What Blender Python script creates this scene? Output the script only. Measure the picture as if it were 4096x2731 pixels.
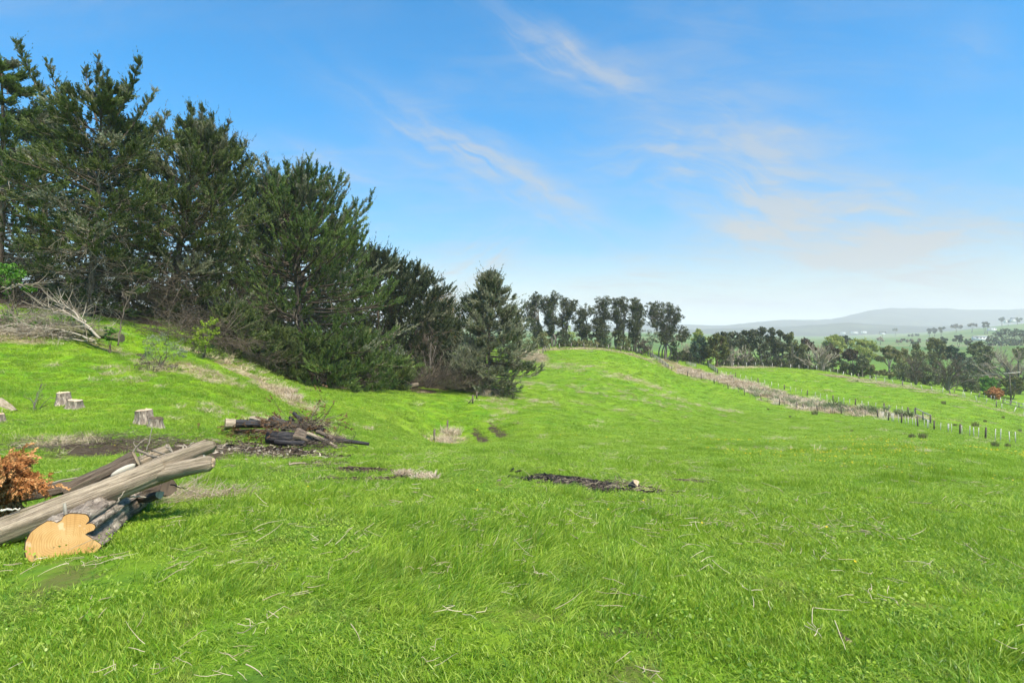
import bpy, math, random
import numpy as np
from mathutils import Vector
R = math.radians
rng = np.random.default_rng(7)
random.seed(7)
for o in list(bpy.data.objects):
    bpy.data.objects.remove(o)
scene = bpy.context.scene
COL = scene.collection

# ------------------------------------------------------------------ camera
# 20 mm lens, level, 1.5 m above the grass; lens shift puts the horizon at row 328 of 682
F_PX, CX, HY, CAM_H = 570.0, 512.0, 328.0, 1.5
cam_d = bpy.data.cameras.new('camera')
cam = bpy.data.objects.new('camera', cam_d)
COL.objects.link(cam)
cam.location = (0, 0, CAM_H)
cam.rotation_euler = (R(90), 0, 0)
cam_d.sensor_width = 36.0
cam_d.lens = 36.0 * F_PX / 1024.0
cam_d.shift_y = -(341.0 - HY) / 1024.0
cam_d.clip_start = 0.05
cam_d.clip_end = 40000
scene.camera = cam

# ------------------------------------------------------------------ sky, sun, exposure
SUN_EL, SUN_AZ = 58.0, 140.0          # azimuth clockwise from +Y (the view direction): behind, to the right
world = bpy.data.worlds.new('World')
scene.world = world
world.use_nodes = True
wt = world.node_tree
wt.nodes.clear()
def wn(t, **kw):
    n = wt.nodes.new(t)
    for k, v in kw.items():
        setattr(n, k, v)
    return n
def wmath(op, a, b=None, c=None, clamp=False):
    n = wn('ShaderNodeMath', operation=op, use_clamp=clamp)
    for i, v in enumerate((a, b, c)):
        if v is None: continue
        if isinstance(v, (int, float)): n.inputs[i].default_value = v
        else: wt.links.new(v, n.inputs[i])
    return n.outputs[0]
def wvec(op, a, b=None):
    n = wn('ShaderNodeVectorMath', operation=op)
    for i, v in enumerate((a, b)):
        if v is None: continue
        if isinstance(v, (tuple, list)): n.inputs[i].default_value = v
        else: wt.links.new(v, n.inputs[i])
    return n
def wramp0(wn):
    tc0 = wn('ShaderNodeTexCoord'); sp0 = wn('ShaderNodeSeparateXYZ'); wt.links.new(tc0.outputs['Generated'], sp0.inputs[0])
    r0 = wn('ShaderNodeMapRange', interpolation_type='SMOOTHSTEP'); r0.inputs[1].default_value = 0.0; r0.inputs[2].default_value = 0.42
    wt.links.new(sp0.outputs[2], r0.inputs[0]); return r0.outputs[0]
sky = wn('ShaderNodeTexSky', sky_type='NISHITA', sun_disc=False)
sky.sun_elevation = R(SUN_EL)
sky.sun_rotation = R(SUN_AZ)
sky.air_density = 1.0
sky.dust_density = 0.4
sky.ozone_density = 2.2
hs = wn('ShaderNodeHueSaturation')
hs.inputs['Hue'].default_value = 0.5
hs.inputs['Saturation'].default_value = 1.6
hs.inputs['Value'].default_value = 0.80
skm = wn('ShaderNodeMix', data_type='RGBA', blend_type='MULTIPLY'); wt.links.new(wramp0(wn), skm.inputs[0])
skm.inputs[7].default_value = (0.05, 0.82, 1.2, 1)      # deeper blue of the clear upper air
wt.links.new(sky.outputs[0], skm.inputs[6]); wt.links.new(skm.outputs[2], hs.inputs['Color'])
tc = wn('ShaderNodeTexCoord')
D = tc.outputs['Generated']
sep = wn('ShaderNodeSeparateXYZ'); wt.links.new(D, sep.inputs[0])
dz = wmath('MAXIMUM', sep.outputs[2], 0.0)
# thin cirrus on a high flat layer: the direction is projected on that layer
den = wmath('ADD', dz, 0.16)
comb = wn('ShaderNodeCombineXYZ')
wt.links.new(wmath('DIVIDE', sep.outputs[0], den), comb.inputs[0])
wt.links.new(wmath('DIVIDE', sep.outputs[1], den), comb.inputs[1])
def wnoise(vec, scale, detail, rough, dist, rot, stretch, off):
    m = wn('ShaderNodeMapping')
    m.inputs['Rotation'].default_value = (0, 0, R(rot))
    m.inputs['Scale'].default_value = stretch
    m.inputs['Location'].default_value = off
    wt.links.new(vec, m.inputs['Vector'])
    n = wn('ShaderNodeTexNoise')
    n.inputs['Scale'].default_value = scale
    n.inputs['Detail'].default_value = detail
    n.inputs['Roughness'].default_value = rough
    n.inputs['Distortion'].default_value = dist
    wt.links.new(m.outputs[0], n.inputs['Vector'])
    return n.outputs[0]
def wramp(v, lo, hi, a=0.0, b=1.0):
    n = wn('ShaderNodeMapRange', interpolation_type='SMOOTHSTEP')
    n.inputs[1].default_value = lo; n.inputs[2].default_value = hi
    n.inputs[3].default_value = a; n.inputs[4].default_value = b
    wt.links.new(v, n.inputs[0])
    return n.outputs[0]
def pxdir(px, py):
    return Vector(((px - CX) / F_PX, 1.0, (HY - py) / F_PX)).normalized()
def streak(p0, p1, width, amt):
    """a wisp along the great circle between two directions"""
    a, b = pxdir(*p0), pxdir(*p1)
    mid = (a + b).normalized(); nrm = a.cross(b).normalized(); al = nrm.cross(mid).normalized()
    half = math.acos(max(-1, min(1, a.dot(b)))) / 2
    across = wvec('DOT_PRODUCT', WARP, tuple(nrm)).outputs['Value']
    along = wvec('DOT_PRODUCT', WARP, tuple(al)).outputs['Value']
    fore = wvec('DOT_PRODUCT', D, tuple(mid)).outputs['Value']
    q = wmath('ADD', wmath('POWER', wmath('DIVIDE', across, width), 2.0), wmath('POWER', wmath('DIVIDE', along, half), 2.0))
    g = wmath('EXPONENT', wmath('MULTIPLY', q, -1.4))
    g = wmath('MULTIPLY', g, wmath('GREATER_THAN', fore, 0.0))
    cc = wn('ShaderNodeCombineXYZ')                                  # fibres drawn out along the wisp
    wt.links.new(wmath('MULTIPLY', along, 3.2), cc.inputs[0]); wt.links.new(wmath('MULTIPLY', across, 17.0), cc.inputs[1]); cc.inputs[2].default_value = p0[0] * 0.37
    nz = wn('ShaderNodeTexNoise'); nz.inputs['Scale'].default_value = 1.7; nz.inputs['Detail'].default_value = 8.0; nz.inputs['Roughness'].default_value = 0.58; nz.inputs['Distortion'].default_value = 0.9
    wt.links.new(cc.outputs[0], nz.inputs['Vector'])
    g = wmath('MULTIPLY', g, wramp(nz.outputs[0], 0.30, 0.70, 0.12, 1.15))
    return wmath('MULTIPLY', g, amt)
wz = wn('ShaderNodeTexNoise'); wz.inputs['Scale'].default_value = 5.0; wz.inputs['Detail'].default_value = 5.0
wt.links.new(D, wz.inputs['Vector'])
WARP = wvec('ADD', D, wvec('MULTIPLY', wvec('SUBTRACT', wz.outputs['Color'], (0.5, 0.5, 0.5)).outputs[0], (0.10, 0.10, 0.10)).outputs[0]).outputs[0]
fine = wnoise(comb.outputs[0], 1.6, 7.0, 0.55, 0.7, 35, (1.0, 2.6, 1.0), (3.1, 1.7, 0))
broad = wnoise(comb.outputs[0], 0.55, 4.0, 0.5, 0.3, 20, (1.0, 1.5, 1.0), (0.4, 6.3, 0))
veil = wmath('MULTIPLY', wramp(broad, 0.40, 0.66), wramp(fine, 0.30, 0.75, 0.25, 1.0))
st = None
for args in [((480, 5), (660, 105), 0.032, 1.1), ((350, 90), (620, 235), 0.05, 1.0), ((600, 150), (950, 245), 0.085, 1.1), ((600, 90), (900, 170), 0.06, 0.5), ((640, 250), (960, 175), 0.035, 0.6),
             ((400, 300), (540, 225), 0.05, 0.8), ((800, 262), (1020, 238), 0.05, 1.1), ((290, 145), (378, 180), 0.012, 1.1),
             ((560, 170), (900, 130), 0.05, 0.35), ((930, 30), (1040, 60), 0.03, 0.25)]:
    s = streak(*args)
    st = s if st is None else wmath('ADD', st, s)
hair = wnoise(comb.outputs[0], 2.6, 9.0, 0.60, 1.6, 62, (0.8, 2.0, 1.0), (8.3, 2.2, 0))
wisps = wmath('MULTIPLY', st, wramp(hair, 0.28, 0.72, 0.7, 1.15))
veil = wmath('MULTIPLY', veil, wramp(hair, 0.30, 0.68, 0.45, 1.3))
cl = wmath('ADD', wmath('MULTIPLY', veil, 0.42), wisps, clamp=True)
cl = wmath('MULTIPLY', cl, 0.68)
low = wmath('POWER', wmath('SUBTRACT', 1.0, wmath('MULTIPLY', dz, 1.35, clamp=True)), 5.0)   # cloud bank thickens to the horizon
cl = wmath('ADD', cl, wmath('MULTIPLY', low, 1.0), clamp=True)
mix = wn('ShaderNodeMix', data_type='RGBA')
wt.links.new(cl, mix.inputs[0])
wt.links.new(hs.outputs[0], mix.inputs[6])
CLOUD_V = 2.45
mix.inputs[7].default_value = (CLOUD_V * 0.90, CLOUD_V * 0.96, CLOUD_V * 1.05, 1)
bg = wn('ShaderNodeBackground'); bg.inputs['Strength'].default_value = 0.13
wt.links.new(mix.outputs[2], bg.inputs['Color'])
wo = wn('ShaderNodeOutputWorld'); wt.links.new(bg.outputs[0], wo.inputs['Surface'])
world.cycles.sampling_method = 'MANUAL'
world.cycles.sample_map_resolution = 512

sun_d = bpy.data.lights.new('sun', 'SUN')
sun_d.energy = 4.8
sun_d.angle = R(14)
sun_d.color = (1.0, 0.91, 0.78)
sun = bpy.data.objects.new('sun', sun_d)
COL.objects.link(sun)
sv = Vector((math.sin(R(SUN_AZ)) * math.cos(R(SUN_EL)), math.cos(R(SUN_AZ)) * math.cos(R(SUN_EL)), math.sin(R(SUN_EL))))
sun.rotation_euler = sv.to_track_quat('Z', 'Y').to_euler()
scene.view_settings.view_transform = 'Standard'
scene.view_settings.look = 'None'
scene.view_settings.gamma = 1.0
scene.view_settings.use_curve_mapping = False
scene.view_settings.exposure = 0.95
cy = scene.cycles
cy.use_denoising = True
cy.max_bounces = 5
cy.use_adaptive_sampling = True
cy.adaptive_threshold = 0.02
cy.diffuse_bounces = 2
cy.glossy_bounces = 1
cy.transmission_bounces = 3
cy.volume_bounces = 1
cy.transparent_max_bounces = 4
cy.caustics_reflective = cy.caustics_refractive = False

# ------------------------------------------------------------------ helpers
def link(o, parent=None):
    COL.objects.link(o)
    if parent is not None: o.parent = parent
    return o
def tag(o, label, cat, group=None):
    o['label'] = label; o['category'] = cat
    if group: o['group'] = group
    return o
def thing(name, label, cat, loc=(0, 0, 0), group=None):
    o = bpy.data.objects.new(name, None)
    o.empty_display_size = 0.2
    o.location = loc
    return tag(link(o), label, cat, group)
def mesh_data(name, V, faces, tint=None, smooth=False, mats=(), mat_idx=None, attrs=None):
    """V (n,3); faces = list of int arrays (m,3) or (m,4)"""
    me = bpy.data.meshes.new(name)
    V = np.asarray(V, dtype=np.float32)
    faces = [np.asarray(f, dtype=np.int32) for f in faces if len(f)]
    tot = np.concatenate([np.full(len(f), f.shape[1], np.int32) for f in faces])
    idx = np.concatenate([f.ravel() for f in faces])
    start = np.concatenate([[0], np.cumsum(tot)[:-1]]).astype(np.int32)
    me.vertices.add(len(V)); me.vertices.foreach_set('co', V.ravel())
    me.loops.add(len(idx)); me.loops.foreach_set('vertex_index', idx)
    me.polygons.add(len(tot)); me.polygons.foreach_set('loop_start', start)
    try: me.polygons.foreach_set('loop_total', tot)
    except Exception: pass
    if smooth: me.polygons.foreach_set('use_smooth', np.ones(len(tot), bool))
    for m in mats: me.materials.append(m)
    if mat_idx is not None: me.polygons.foreach_set('material_index', np.asarray(mat_idx, np.int32))
    me.update(calc_edges=True)
    if tint is not None:
        a = me.attributes.new('tint', 'FLOAT', 'POINT'); a.data.foreach_set('value', np.asarray(tint, np.float32))
    for k, v in (attrs or {}).items():
        a = me.attributes.new(k, 'FLOAT', 'POINT'); a.data.foreach_set('value', np.asarray(v, np.float32))
    return me
class MB:
    """collects arrays into one mesh"""
    def __init__(s): s.V = []; s.F = {3: [], 4: []}; s.T = []; s.n = 0
    def add(s, V, F, tint=None):
        V = np.asarray(V, float).reshape(-1, 3)
        s.V.append(V)
        s.T.append(np.zeros(len(V)) + (0.5 if tint is None else np.asarray(tint, float)))
        for f in (F if isinstance(F, list) else [F]):
            f = np.asarray(f, int)
            if len(f): s.F[f.shape[1]].append(f + s.n)
        s.n += len(V)
        return s
    def build(s, name, mat, parent=None, smooth=False):
        fs = [np.concatenate(s.F[k]) for k in (3, 4) if s.F[k]]
        V = np.concatenate(s.V)
        if parent is not None: V = V - np.array(parent_world(parent))
        me = mesh_data(name, V, fs, np.concatenate(s.T), smooth, [mat])
        return link(bpy.data.objects.new(name, me), parent)
def parent_world(p):
    """world origin of an un-rotated chain"""
    v = Vector((0, 0, 0))
    while p is not None:
        v = v + p.location; p = p.parent
    return v
def rebase(o):
    """put the origin of a one-mesh thing at its base"""
    co = np.empty(len(o.data.vertices) * 3, np.float32); o.data.vertices.foreach_get('co', co); co = co.reshape(-1, 3)
    c = np.array([co[:, 0].mean(), co[:, 1].mean(), co[:, 2].min()])
    o.data.vertices.foreach_set('co', (co - c).astype(np.float32).ravel()); o.location = c
    o.data.update()
    return o
def norm(v):
    v = np.asarray(v, float)
    return v / np.maximum(np.linalg.norm(v, axis=-1, keepdims=True), 1e-9)
def tubes(P, Rr, sides=5, caps=True):
    """P (M,K,3), Rr (M,K): M swept tubes with K rings each"""
    P = np.asarray(P, float); Rr = np.asarray(Rr, float)
    if P.ndim == 2: P = P[None]; Rr = Rr[None]
    M, K, _ = P.shape
    T = norm(np.gradient(P, axis=1))
    ref = np.zeros_like(T[:, :1]); ref[..., 0] = 0.31; ref[..., 1] = 0.24; ref[..., 2] = 0.92
    md = norm(P[:, -1] - P[:, 0])
    steep = np.abs(md[:, 2]) > 0.75
    ref[steep] = np.array([0.9, 0.3, 0.1])
    A = norm(np.cross(T, np.broadcast_to(ref, T.shape))); B = np.cross(T, A)
    a = np.arange(sides) * 2 * np.pi / sides
    V = P[:, :, None] + (A[:, :, None] * np.cos(a)[None, None, :, None] + B[:, :, None] * np.sin(a)[None, None, :, None]) * Rr[:, :, None, None]
    V = V.reshape(-1, 3)
    k, s = np.meshgrid(np.arange(K - 1), np.arange(sides), indexing='ij')
    q = np.stack([k * sides + s, (k + 1) * sides + s, (k + 1) * sides + (s + 1) % sides, k * sides + (s + 1) % sides], -1).reshape(-1, 4)
    F = (q[None] + (np.arange(M) * K * sides)[:, None, None]).reshape(-1, 4)
    out = [F]
    if caps:
        t = np.stack([np.zeros(sides - 2, int), np.arange(1, sides - 1), np.arange(2, sides)], -1)
        c = np.concatenate([t, t[:, ::-1] + (K - 1) * sides])
        out.append((c[None] + (np.arange(M) * K * sides)[:, None, None]).reshape(-1, 3))
    return V, out
def stamp(TV, TF, pos, dirv, roll, scale, upref=None):
    """copies of a template (axis +Y) at pos along dirv"""
    pos = np.asarray(pos, float); n = len(pos)
    y = norm(dirv)
    ref = np.tile(np.array([0.0, 0.0, 1.0]), (n, 1))
    ref[np.abs(y[:, 2]) > 0.93] = (1.0, 0.2, 0.0)
    x = norm(np.cross(y, ref)); z = np.cross(x, y)
    c, s = np.cos(roll)[:, None], np.sin(roll)[:, None]
    x2, z2 = x * c + z * s, -x * s + z * c
    sc = np.asarray(scale, float)
    if sc.ndim == 1: sc = np.repeat(sc[:, None], 3, 1)
    V = pos[:, None] + TV[None, :, 0:1] * (x2 * sc[:, 0:1])[:, None] + TV[None, :, 1:2] * (y * sc[:, 1:2])[:, None] + TV[None, :, 2:3] * (z2 * sc[:, 2:3])[:, None]
    F = (TF[None] + (np.arange(n) * len(TV))[:, None, None]).reshape(-1, TF.shape[1])
    return V.reshape(-1, 3), F
def smooth01(a, b, x):
    t = np.clip((np.asarray(x, float) - a) / (b - a), 0, 1)
    return t * t * (3 - 2 * t)
# value noise
_PERM = np.random.default_rng(3).random((256, 256))
def vnoise(x, y):
    xi, yi = np.floor(x).astype(int), np.floor(y).astype(int)
    fx, fy = x - xi, y - yi
    fx = fx * fx * fx * (fx * (fx * 6 - 15) + 10); fy = fy * fy * fy * (fy * (fy * 6 - 15) + 10)
    g = lambda i, j: _PERM[i % 256, j % 256]
    return (g(xi, yi) * (1 - fx) + g(xi + 1, yi) * fx) * (1 - fy) + (g(xi, yi + 1) * (1 - fx) + g(xi + 1, yi + 1) * fx) * fy
def fbm(x, y, o=4, gain=0.5):
    s = 0; a = 1; t = 0
    for i in range(o):
        s = s + a * vnoise(x * 2 ** i + 17.3 * i, y * 2 ** i - 9.1 * i); t += a; a *= gain
    return s / t
# ------------------------------------------------------------------ terrain: heights through surveyed points
CTRL = [  # (column, row, depth) of points on the land
 (512, 540, 5.1), (512, 500, 7.1), (512, 478, 9.2), (512, 455, 15.3), (512, 447, 23.5), (512, 440, 33.5), (512, 425, 46.6), (512, 400, 68), (512, 380, 95), (530, 362, 128), (552, 349, 150),
 (600, 349, 150), (634, 353, 155), (650, 356.5, 163), (600, 358, 130), (600, 372, 108), (600, 395, 82), (600, 418, 58), (600, 437, 40), (600, 452, 22), (600, 480, 10), (600, 540, 5.3),
 (700, 395, 116), (700, 410, 86), (700, 430, 54), (700, 447, 30), (700, 480, 11), (700, 540, 5.5),
 (800, 425, 76), (800, 438, 50), (800, 455, 24), (800, 490, 10), (800, 560, 4.9), (900, 440, 48), (900, 455, 24), (900, 480, 12), (900, 520, 6.8), (1000, 455, 32), (1000, 475, 16), (1000, 520, 7.0), (1000, 600, 4.0),
 # near gully fence, far gully fence, ridge
 (680, 374, 150), (705, 380, 140), (735, 391, 128), (773, 403.6, 116), (797, 408, 108), (836, 413.5, 98), (877, 417, 92), (901, 423, 82), (929, 428, 74), (961, 434.6, 66), (998, 440.4, 60), (1021, 443, 57),
 (717, 373, 160), (748, 380, 148), (780, 388, 140), (828, 399.5, 125), (857, 405, 115), (886, 409.4, 107), (915, 415, 98),
 (757, 366, 180), (719, 367, 174), (819, 370, 172), (857, 378, 160), (886, 382.6, 152), (928, 390, 142), (954, 395, 136), (989, 405, 126), (1012, 412, 120), (1060, 428, 110),
 # behind the ridge and the crest
 (740, 367.5, 195), (820, 373, 190), (870, 377, 200), (934, 381, 215), (1011, 402, 172), (1024, 396, 190), (700, 362, 185), (665, 356.5, 175), (600, 347, 168), (551, 345, 166), (540, 352, 230), (600, 351, 260), (600, 347, 420),
 (700, 352, 300), (800, 356, 320), (880, 356, 330), (950, 354, 330), (1010, 345.5, 380), (1010, 349, 470), (960, 350, 440), (800, 346, 600), (900, 348, 600), (900, 343, 900), (1000, 342, 800), (800, 340, 1200), (1000, 330, 1500), (1040, 322, 1900), (1000, 325, 2100), (950, 335, 1400), (950, 332, 2200), (900, 336, 2000),
 (700, 338, 900), (700, 334, 2500), (600, 333, 1200), (600, 331, 4000), (800, 333, 4000), (1000, 332, 4500), (900, 331, 6500), (600, 330, 9000), (1000, 330, 9000), (900, 329, 14000), (300, 329, 14000),
 # left bank
 (60, 560, 4.7), (60, 520, 6.3), (150, 500, 7.2), (60, 470, 9.5), (150, 455, 12), (70, 406, 21), (20, 412, 19), (150, 425, 17), (300, 446, 18), (240, 430, 21), (20, 345, 30), (60, 340, 31), (86, 314, 38), (10, 300, 40), (170, 322, 47), (130, 352, 33), (160, 370, 29), (200, 355, 37), (240, 359, 46), (270, 374, 52), (300, 400, 38), (370, 420, 36), (400, 400, 54), (330, 386, 57), (390, 391, 63), (430, 392, 68), (488, 392, 73), (434, 443, 42), (447, 430, 50), (472, 402.5, 62), (380, 445, 24), (400, 470, 11), (300, 480, 9), (300, 540, 5.0), (420, 430, 43),
 (523, 359, 125), (505, 378, 92), (515, 366, 115), (430, 375, 110), (380, 365, 100), (300, 350, 85), (200, 325, 75), (80, 312, 60), (450, 352, 160), (350, 340, 180), (150, 322, 140), (0, 318, 100),
]
C = np.array(CTRL, float)
cu = (C[:, 0] - CX) / F_PX
cphi = np.arctan(cu); cd = C[:, 2] * np.sqrt(1 + cu * cu)
cz = CAM_H - (C[:, 1] - HY) / F_PX * C[:, 2]
cs = cz / cd
extra = []
for ph in (-75, -60, -50, 50, 62, 78):
    for d_, s_ in ((1.5, -0.08), (5, -0.09), (15, -0.11 if ph > 0 else -0.06), (40, -0.16 if ph > 0 else 0.03), (110, -0.15 if ph > 0 else 0.03), (400, -0.03), (2000, -0.003), (9000, -0.002)):
        extra.append((R(ph), d_, s_))
for ph in (-30, -10, 10, 30):
    extra.append((R(ph), 2.6, -0.083)); extra.append((R(ph), 1.3, -0.08)); 
E = np.array(extra)
aphi = np.concatenate([cphi, E[:, 0]]); ad = np.concatenate([cd, E[:, 1]]); as_ = np.concatenate([cs, E[:, 2]])
KP = 2.2
QX, QY = aphi * KP, np.log(ad)
def _U(r2): return np.where(r2 > 1e-12, r2 * np.log(np.maximum(r2, 1e-12)), 0.0)
n_ = len(QX)
A_ = np.zeros((n_ + 3, n_ + 3))
A_[:n_, :n_] = _U((QX[:, None] - QX[None]) ** 2 + (QY[:, None] - QY[None]) ** 2) + np.eye(n_) * 2e-3
A_[:n_, n_:] = np.stack([np.ones(n_), QX, QY], 1); A_[n_:, :n_] = A_[:n_, n_:].T
W_ = np.linalg.solve(A_, np.concatenate([as_, np.zeros(3)]))
def slope_s(phi, d):
    q0, q1 = phi * KP, np.log(d)
    out = np.empty(len(phi))
    for i in range(0, len(phi), 20000):
        a, b = q0[i:i + 20000], q1[i:i + 20000]
        out[i:i + 20000] = _U((a[:, None] - QX[None]) ** 2 + (b[:, None] - QY[None]) ** 2) @ W_[:n_] + W_[n_] + W_[n_ + 1] * a + W_[n_ + 2] * b
    return out
def ground_z(x, y):
    x = np.atleast_1d(np.asarray(x, float)); y = np.atleast_1d(np.asarray(y, float))
    shp = x.shape; x = x.ravel(); y = y.ravel()
    d = np.maximum(np.hypot(x, y), 0.4); phi = np.arctan2(x, y)
    s = slope_s(np.clip(phi, -R(85), R(85)), np.clip(d, 0.8, 15000))
    back = np.interp(np.log(d), np.log([0.4, 10, 60, 400, 15000]), [-0.06, -0.02, 0.01, 0.01, 0.0])
    w = smooth01(R(65), R(105), np.abs(phi))
    z = (s * (1 - w) + back * w) * d
    z = z + (fbm(x / 1.1, y / 1.1, 3) - 0.5) * 0.10 * smooth01(1, 5, d) * (1 - 0.8 * smooth01(25, 60, d))
    z = z + (fbm(x / 6 + 40, y / 6, 3) - 0.5) * 0.26 * smooth01(14, 45, d) * (1 - smooth01(500, 1500, d))
    z = z + (fbm(x / 300 + 11, y / 300, 4) - 0.5) * 10.0 * smooth01(500, 2500, d)
    return z.reshape(shp)
def gz(x, y): return float(ground_z([x], [y])[0])
def at(px, py, dep):
    """point seen at a picture position at a given depth"""
    return np.array([(px - CX) / F_PX * dep, dep, CAM_H + (HY - py) / F_PX * dep])
def foot(px, dep):
    x = (px - CX) / F_PX * dep
    return np.array([x, dep, gz(x, dep)])

# patches of the paddock that are not plain grass, plus tree shade painted under the belt: (column, row, depth, half width m, half depth m, turn deg, kind, strength)
PATCH = [
 (575, 481, 9.5, 1.15, 1.15, -8, 'char', 1.0), (605, 487, 8.8, 0.75, 0.7, -10, 'char', 1.0), (638, 484, 9.1, 0.6, .5, 0, 'straw', .9), (550, 477, 10.0, .6, .5, 0, 'char', 1.0),
 (250, 455, 14.5, 2.3, 2.3, 10, 'mud_and_shade', .85), (300, 449, 17.3, 2.4, 0.9, 0, 'mud_and_shade', 1.0), (225, 445, 16, 1.2, 1.6, 0, 'mud_and_shade', .6), (100, 448, 12.5, 2.0, 1.4, 0, 'mud_and_shade', .75), (150, 440, 14, 1.4, 1.2, 0, 'mud_and_shade', .6), (60, 445, 13, 1.2, 1.0, 0, 'straw', .5), (40, 425, 17, 1.5, 1.2, 0, 'mud_and_shade', .4), (190, 458, 12, 1.0, .8, 0, 'mud_and_shade', .7),
 (369, 470, 11, .9, .7, 20, 'mud_and_shade', 1.), (326, 481, 9.2, .32, .5, 0, 'mud_and_shade', 1.), (354, 480, 9.4, .75, .5, 0, 'mud_and_shade', 1.), (389, 479, 9.6, .55, .5, 0, 'mud_and_shade', 1.), (408, 478, 9.7, .5, .45, 0, 'mud_and_shade', 1.), (345, 490, 8.4, .3, .12, 0, 'mud_and_shade', .6), (330, 462, 12.5, 1.2, .9, 0, 'mud_and_shade', .6), (290, 470, 11, 1.2, .8, 0, 'mud_and_shade', .5), (420, 462, 13, .5, .5, 0, 'mud_and_shade', .4), (232, 487, 8.4, .3, .2, 0, 'mud_and_shade', .6), (690, 473, 11, .55, .4, -25, 'mud_and_shade', .9),
 (481, 424, 44, .55, 9, 8, 'mud_and_shade', .75), (498, 424, 45, .55, 9, 8, 'mud_and_shade', .7), (490, 436, 34, .7, 1.2, 0, 'mud_and_shade', .7), (474, 441, 30, .8, 1.0, 0, 'mud_and_shade', .7), (492, 405, 62, 2.2, 12, 10, 'straw', .55),
 (436, 447, 38, 1.6, 1.0, 0, 'mud_and_shade', .7), (452, 432, 46, 1.5, 1.5, 0, 'straw', .9), (441, 437, 42, 2.0, 1.2, 0, 'straw', .8),
 (185, 500, 7.4, 1.1, .35, 0, 'straw', .95), (75, 580, 4.4, .7, .25, 10, 'straw', .6), (425, 482, 9, .35, .16, 0, 'straw', .9),
 (20, 305, 41, 7, 4, 0, 'mud_and_shade', .95), (90, 312, 42, 6, 3.6, 0, 'mud_and_shade', .95), (170, 322, 49, 7, 4, 0, 'mud_and_shade', .95), (235, 340, 55, 7, 4, 0, 'mud_and_shade', .95), (300, 378, 63, 9, 4.5, 0, 'mud_and_shade', 1.), (360, 388, 68, 9, 4, 0, 'mud_and_shade', 1.), (430, 390, 76, 8, 5, 0, 'mud_and_shade', .95), (490, 391, 75, 3.5, 2.5, 0, 'mud_and_shade', .95),  # shade of the conifer belt, painted on the ground in the mud colour
 (280, 393, 37, 2.2, 3.0, 30, 'straw', 1.), (320, 428, 28, .9, .7, 0, 'straw', .8), (333, 435, 25, .8, .6, 0, 'straw', .7), (360, 426, 31, .7, .8, 0, 'straw', .5), (300, 402, 34, 1.2, 1.2, 0, 'straw', .6), (245, 415, 25, 2.5, 2.0, 0, 'straw', .35),
 (185, 368, 31, 3.0, 2.4, 0, 'straw', .6), (225, 370, 38, 2.8, 2.4, 35, 'straw', .75), (250, 372, 42, 2.2, 1.4, 35, 'straw', .6), (60, 342, 32, 5, 1.6, 0, 'straw', .55), (10, 345, 31, 3, 2, 0, 'straw', .6), (110, 372, 27, 2.5, 1.5, 0, 'straw', .25),
 (625, 376, 108, 9, 5, 0, 'straw', .75), (560, 368, 118, 9, 7, 0, 'straw', .5), (640, 398, 84, 12, 4, 0, 'straw', .5), (690, 397, 95, 12, 4, 0, 'straw', .5), (600, 388, 90, 8, 4, 0, 'straw', .35), (540, 402, 70, 8, 4, 0, 'straw', .4), (505, 402, 66, 5, 8, 0, 'straw', .45), (520, 385, 88, 5, 6, 0, 'straw', .5), (760, 440, 45, 9, 2.0, 0, 'straw', .12), (840, 452, 28, 9, 1.6, 0, 'straw', .12),
 (590, 349.5, 150, 25, 2.6, 0, 'straw', .8), (530, 355, 138, 4, 12, 12, 'straw', 1.),
 (690, 371, 158, 8, 12, 0, 'straw', 1.), (715, 378, 148, 8, 9, 0, 'straw', 1.), (745, 386, 138, 7, 9, 0, 'straw', 1.), (775, 395, 128, 7, 8, 0, 'straw', 1.), (800, 401, 119, 7, 8, 0, 'straw', .85), (830, 407, 108, 7, 7, 0, 'straw', .8), (865, 412, 100, 7, 6, 0, 'straw', .7), (895, 415, 95, 6, 5, 0, 'straw', .55), (740, 369, 176, 12, 4, 0, 'straw', .7),
 (850, 379, 158, 9, 2.2, -15, 'straw', 1.), (875, 383, 150, 8, 2.0, -15, 'straw', 1.), (905, 389, 143, 7, 1.8, -15, 'straw', .9), (940, 395, 136, 7, 1.4, -15, 'straw', .7), (975, 403, 128, 6, 1.2, -15, 'straw', .6), (1005, 413, 119, 6, 1.2, -15, 'straw', .7),
 (640, 620, 3.3, .3, .12, 0, 'mud_and_shade', .5), (700, 560, 4.6, .3, .15, 0, 'mud_and_shade', .45), (630, 650, 2.9, .25, .1, 0, 'mud_and_shade', .5), (470, 660, 2.9, .35, .15, 0, 'straw', .4), (755, 530, 5.8, .25, .12, 0, 'mud_and_shade', .7), (825, 530, 5.9, .2, .1, 0, 'mud_and_shade', .6), (805, 522, 6.3, .2, .1, 0, 'mud_and_shade', .6), (590, 520, 6.2, .35, .2, 0, 'straw', .6), (680, 506, 7.0, .35, .2, 0, 'straw', .6), (545, 510, 6.6, .8, .4, 0, 'straw', .35), (780, 525, 6.1, 1.4, .8, 0, 'straw', .25), (250, 580, 4.4, .6, .3, 0, 'straw', .5), (200, 665, 2.9, .5, .15, 0, 'straw', .5), (455, 590, 4.2, .35, .18, 0, 'straw', .45),
]
PW = [((px - CX) / F_PX * dp, dp, a, b, R(t), k, s * (0.62 if k == 'straw' and dp > 50 and px < 695 and s < 0.8 else 1.0)) for px, py, dp, a, b, t, k, s in PATCH]
PHASE = None
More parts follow.
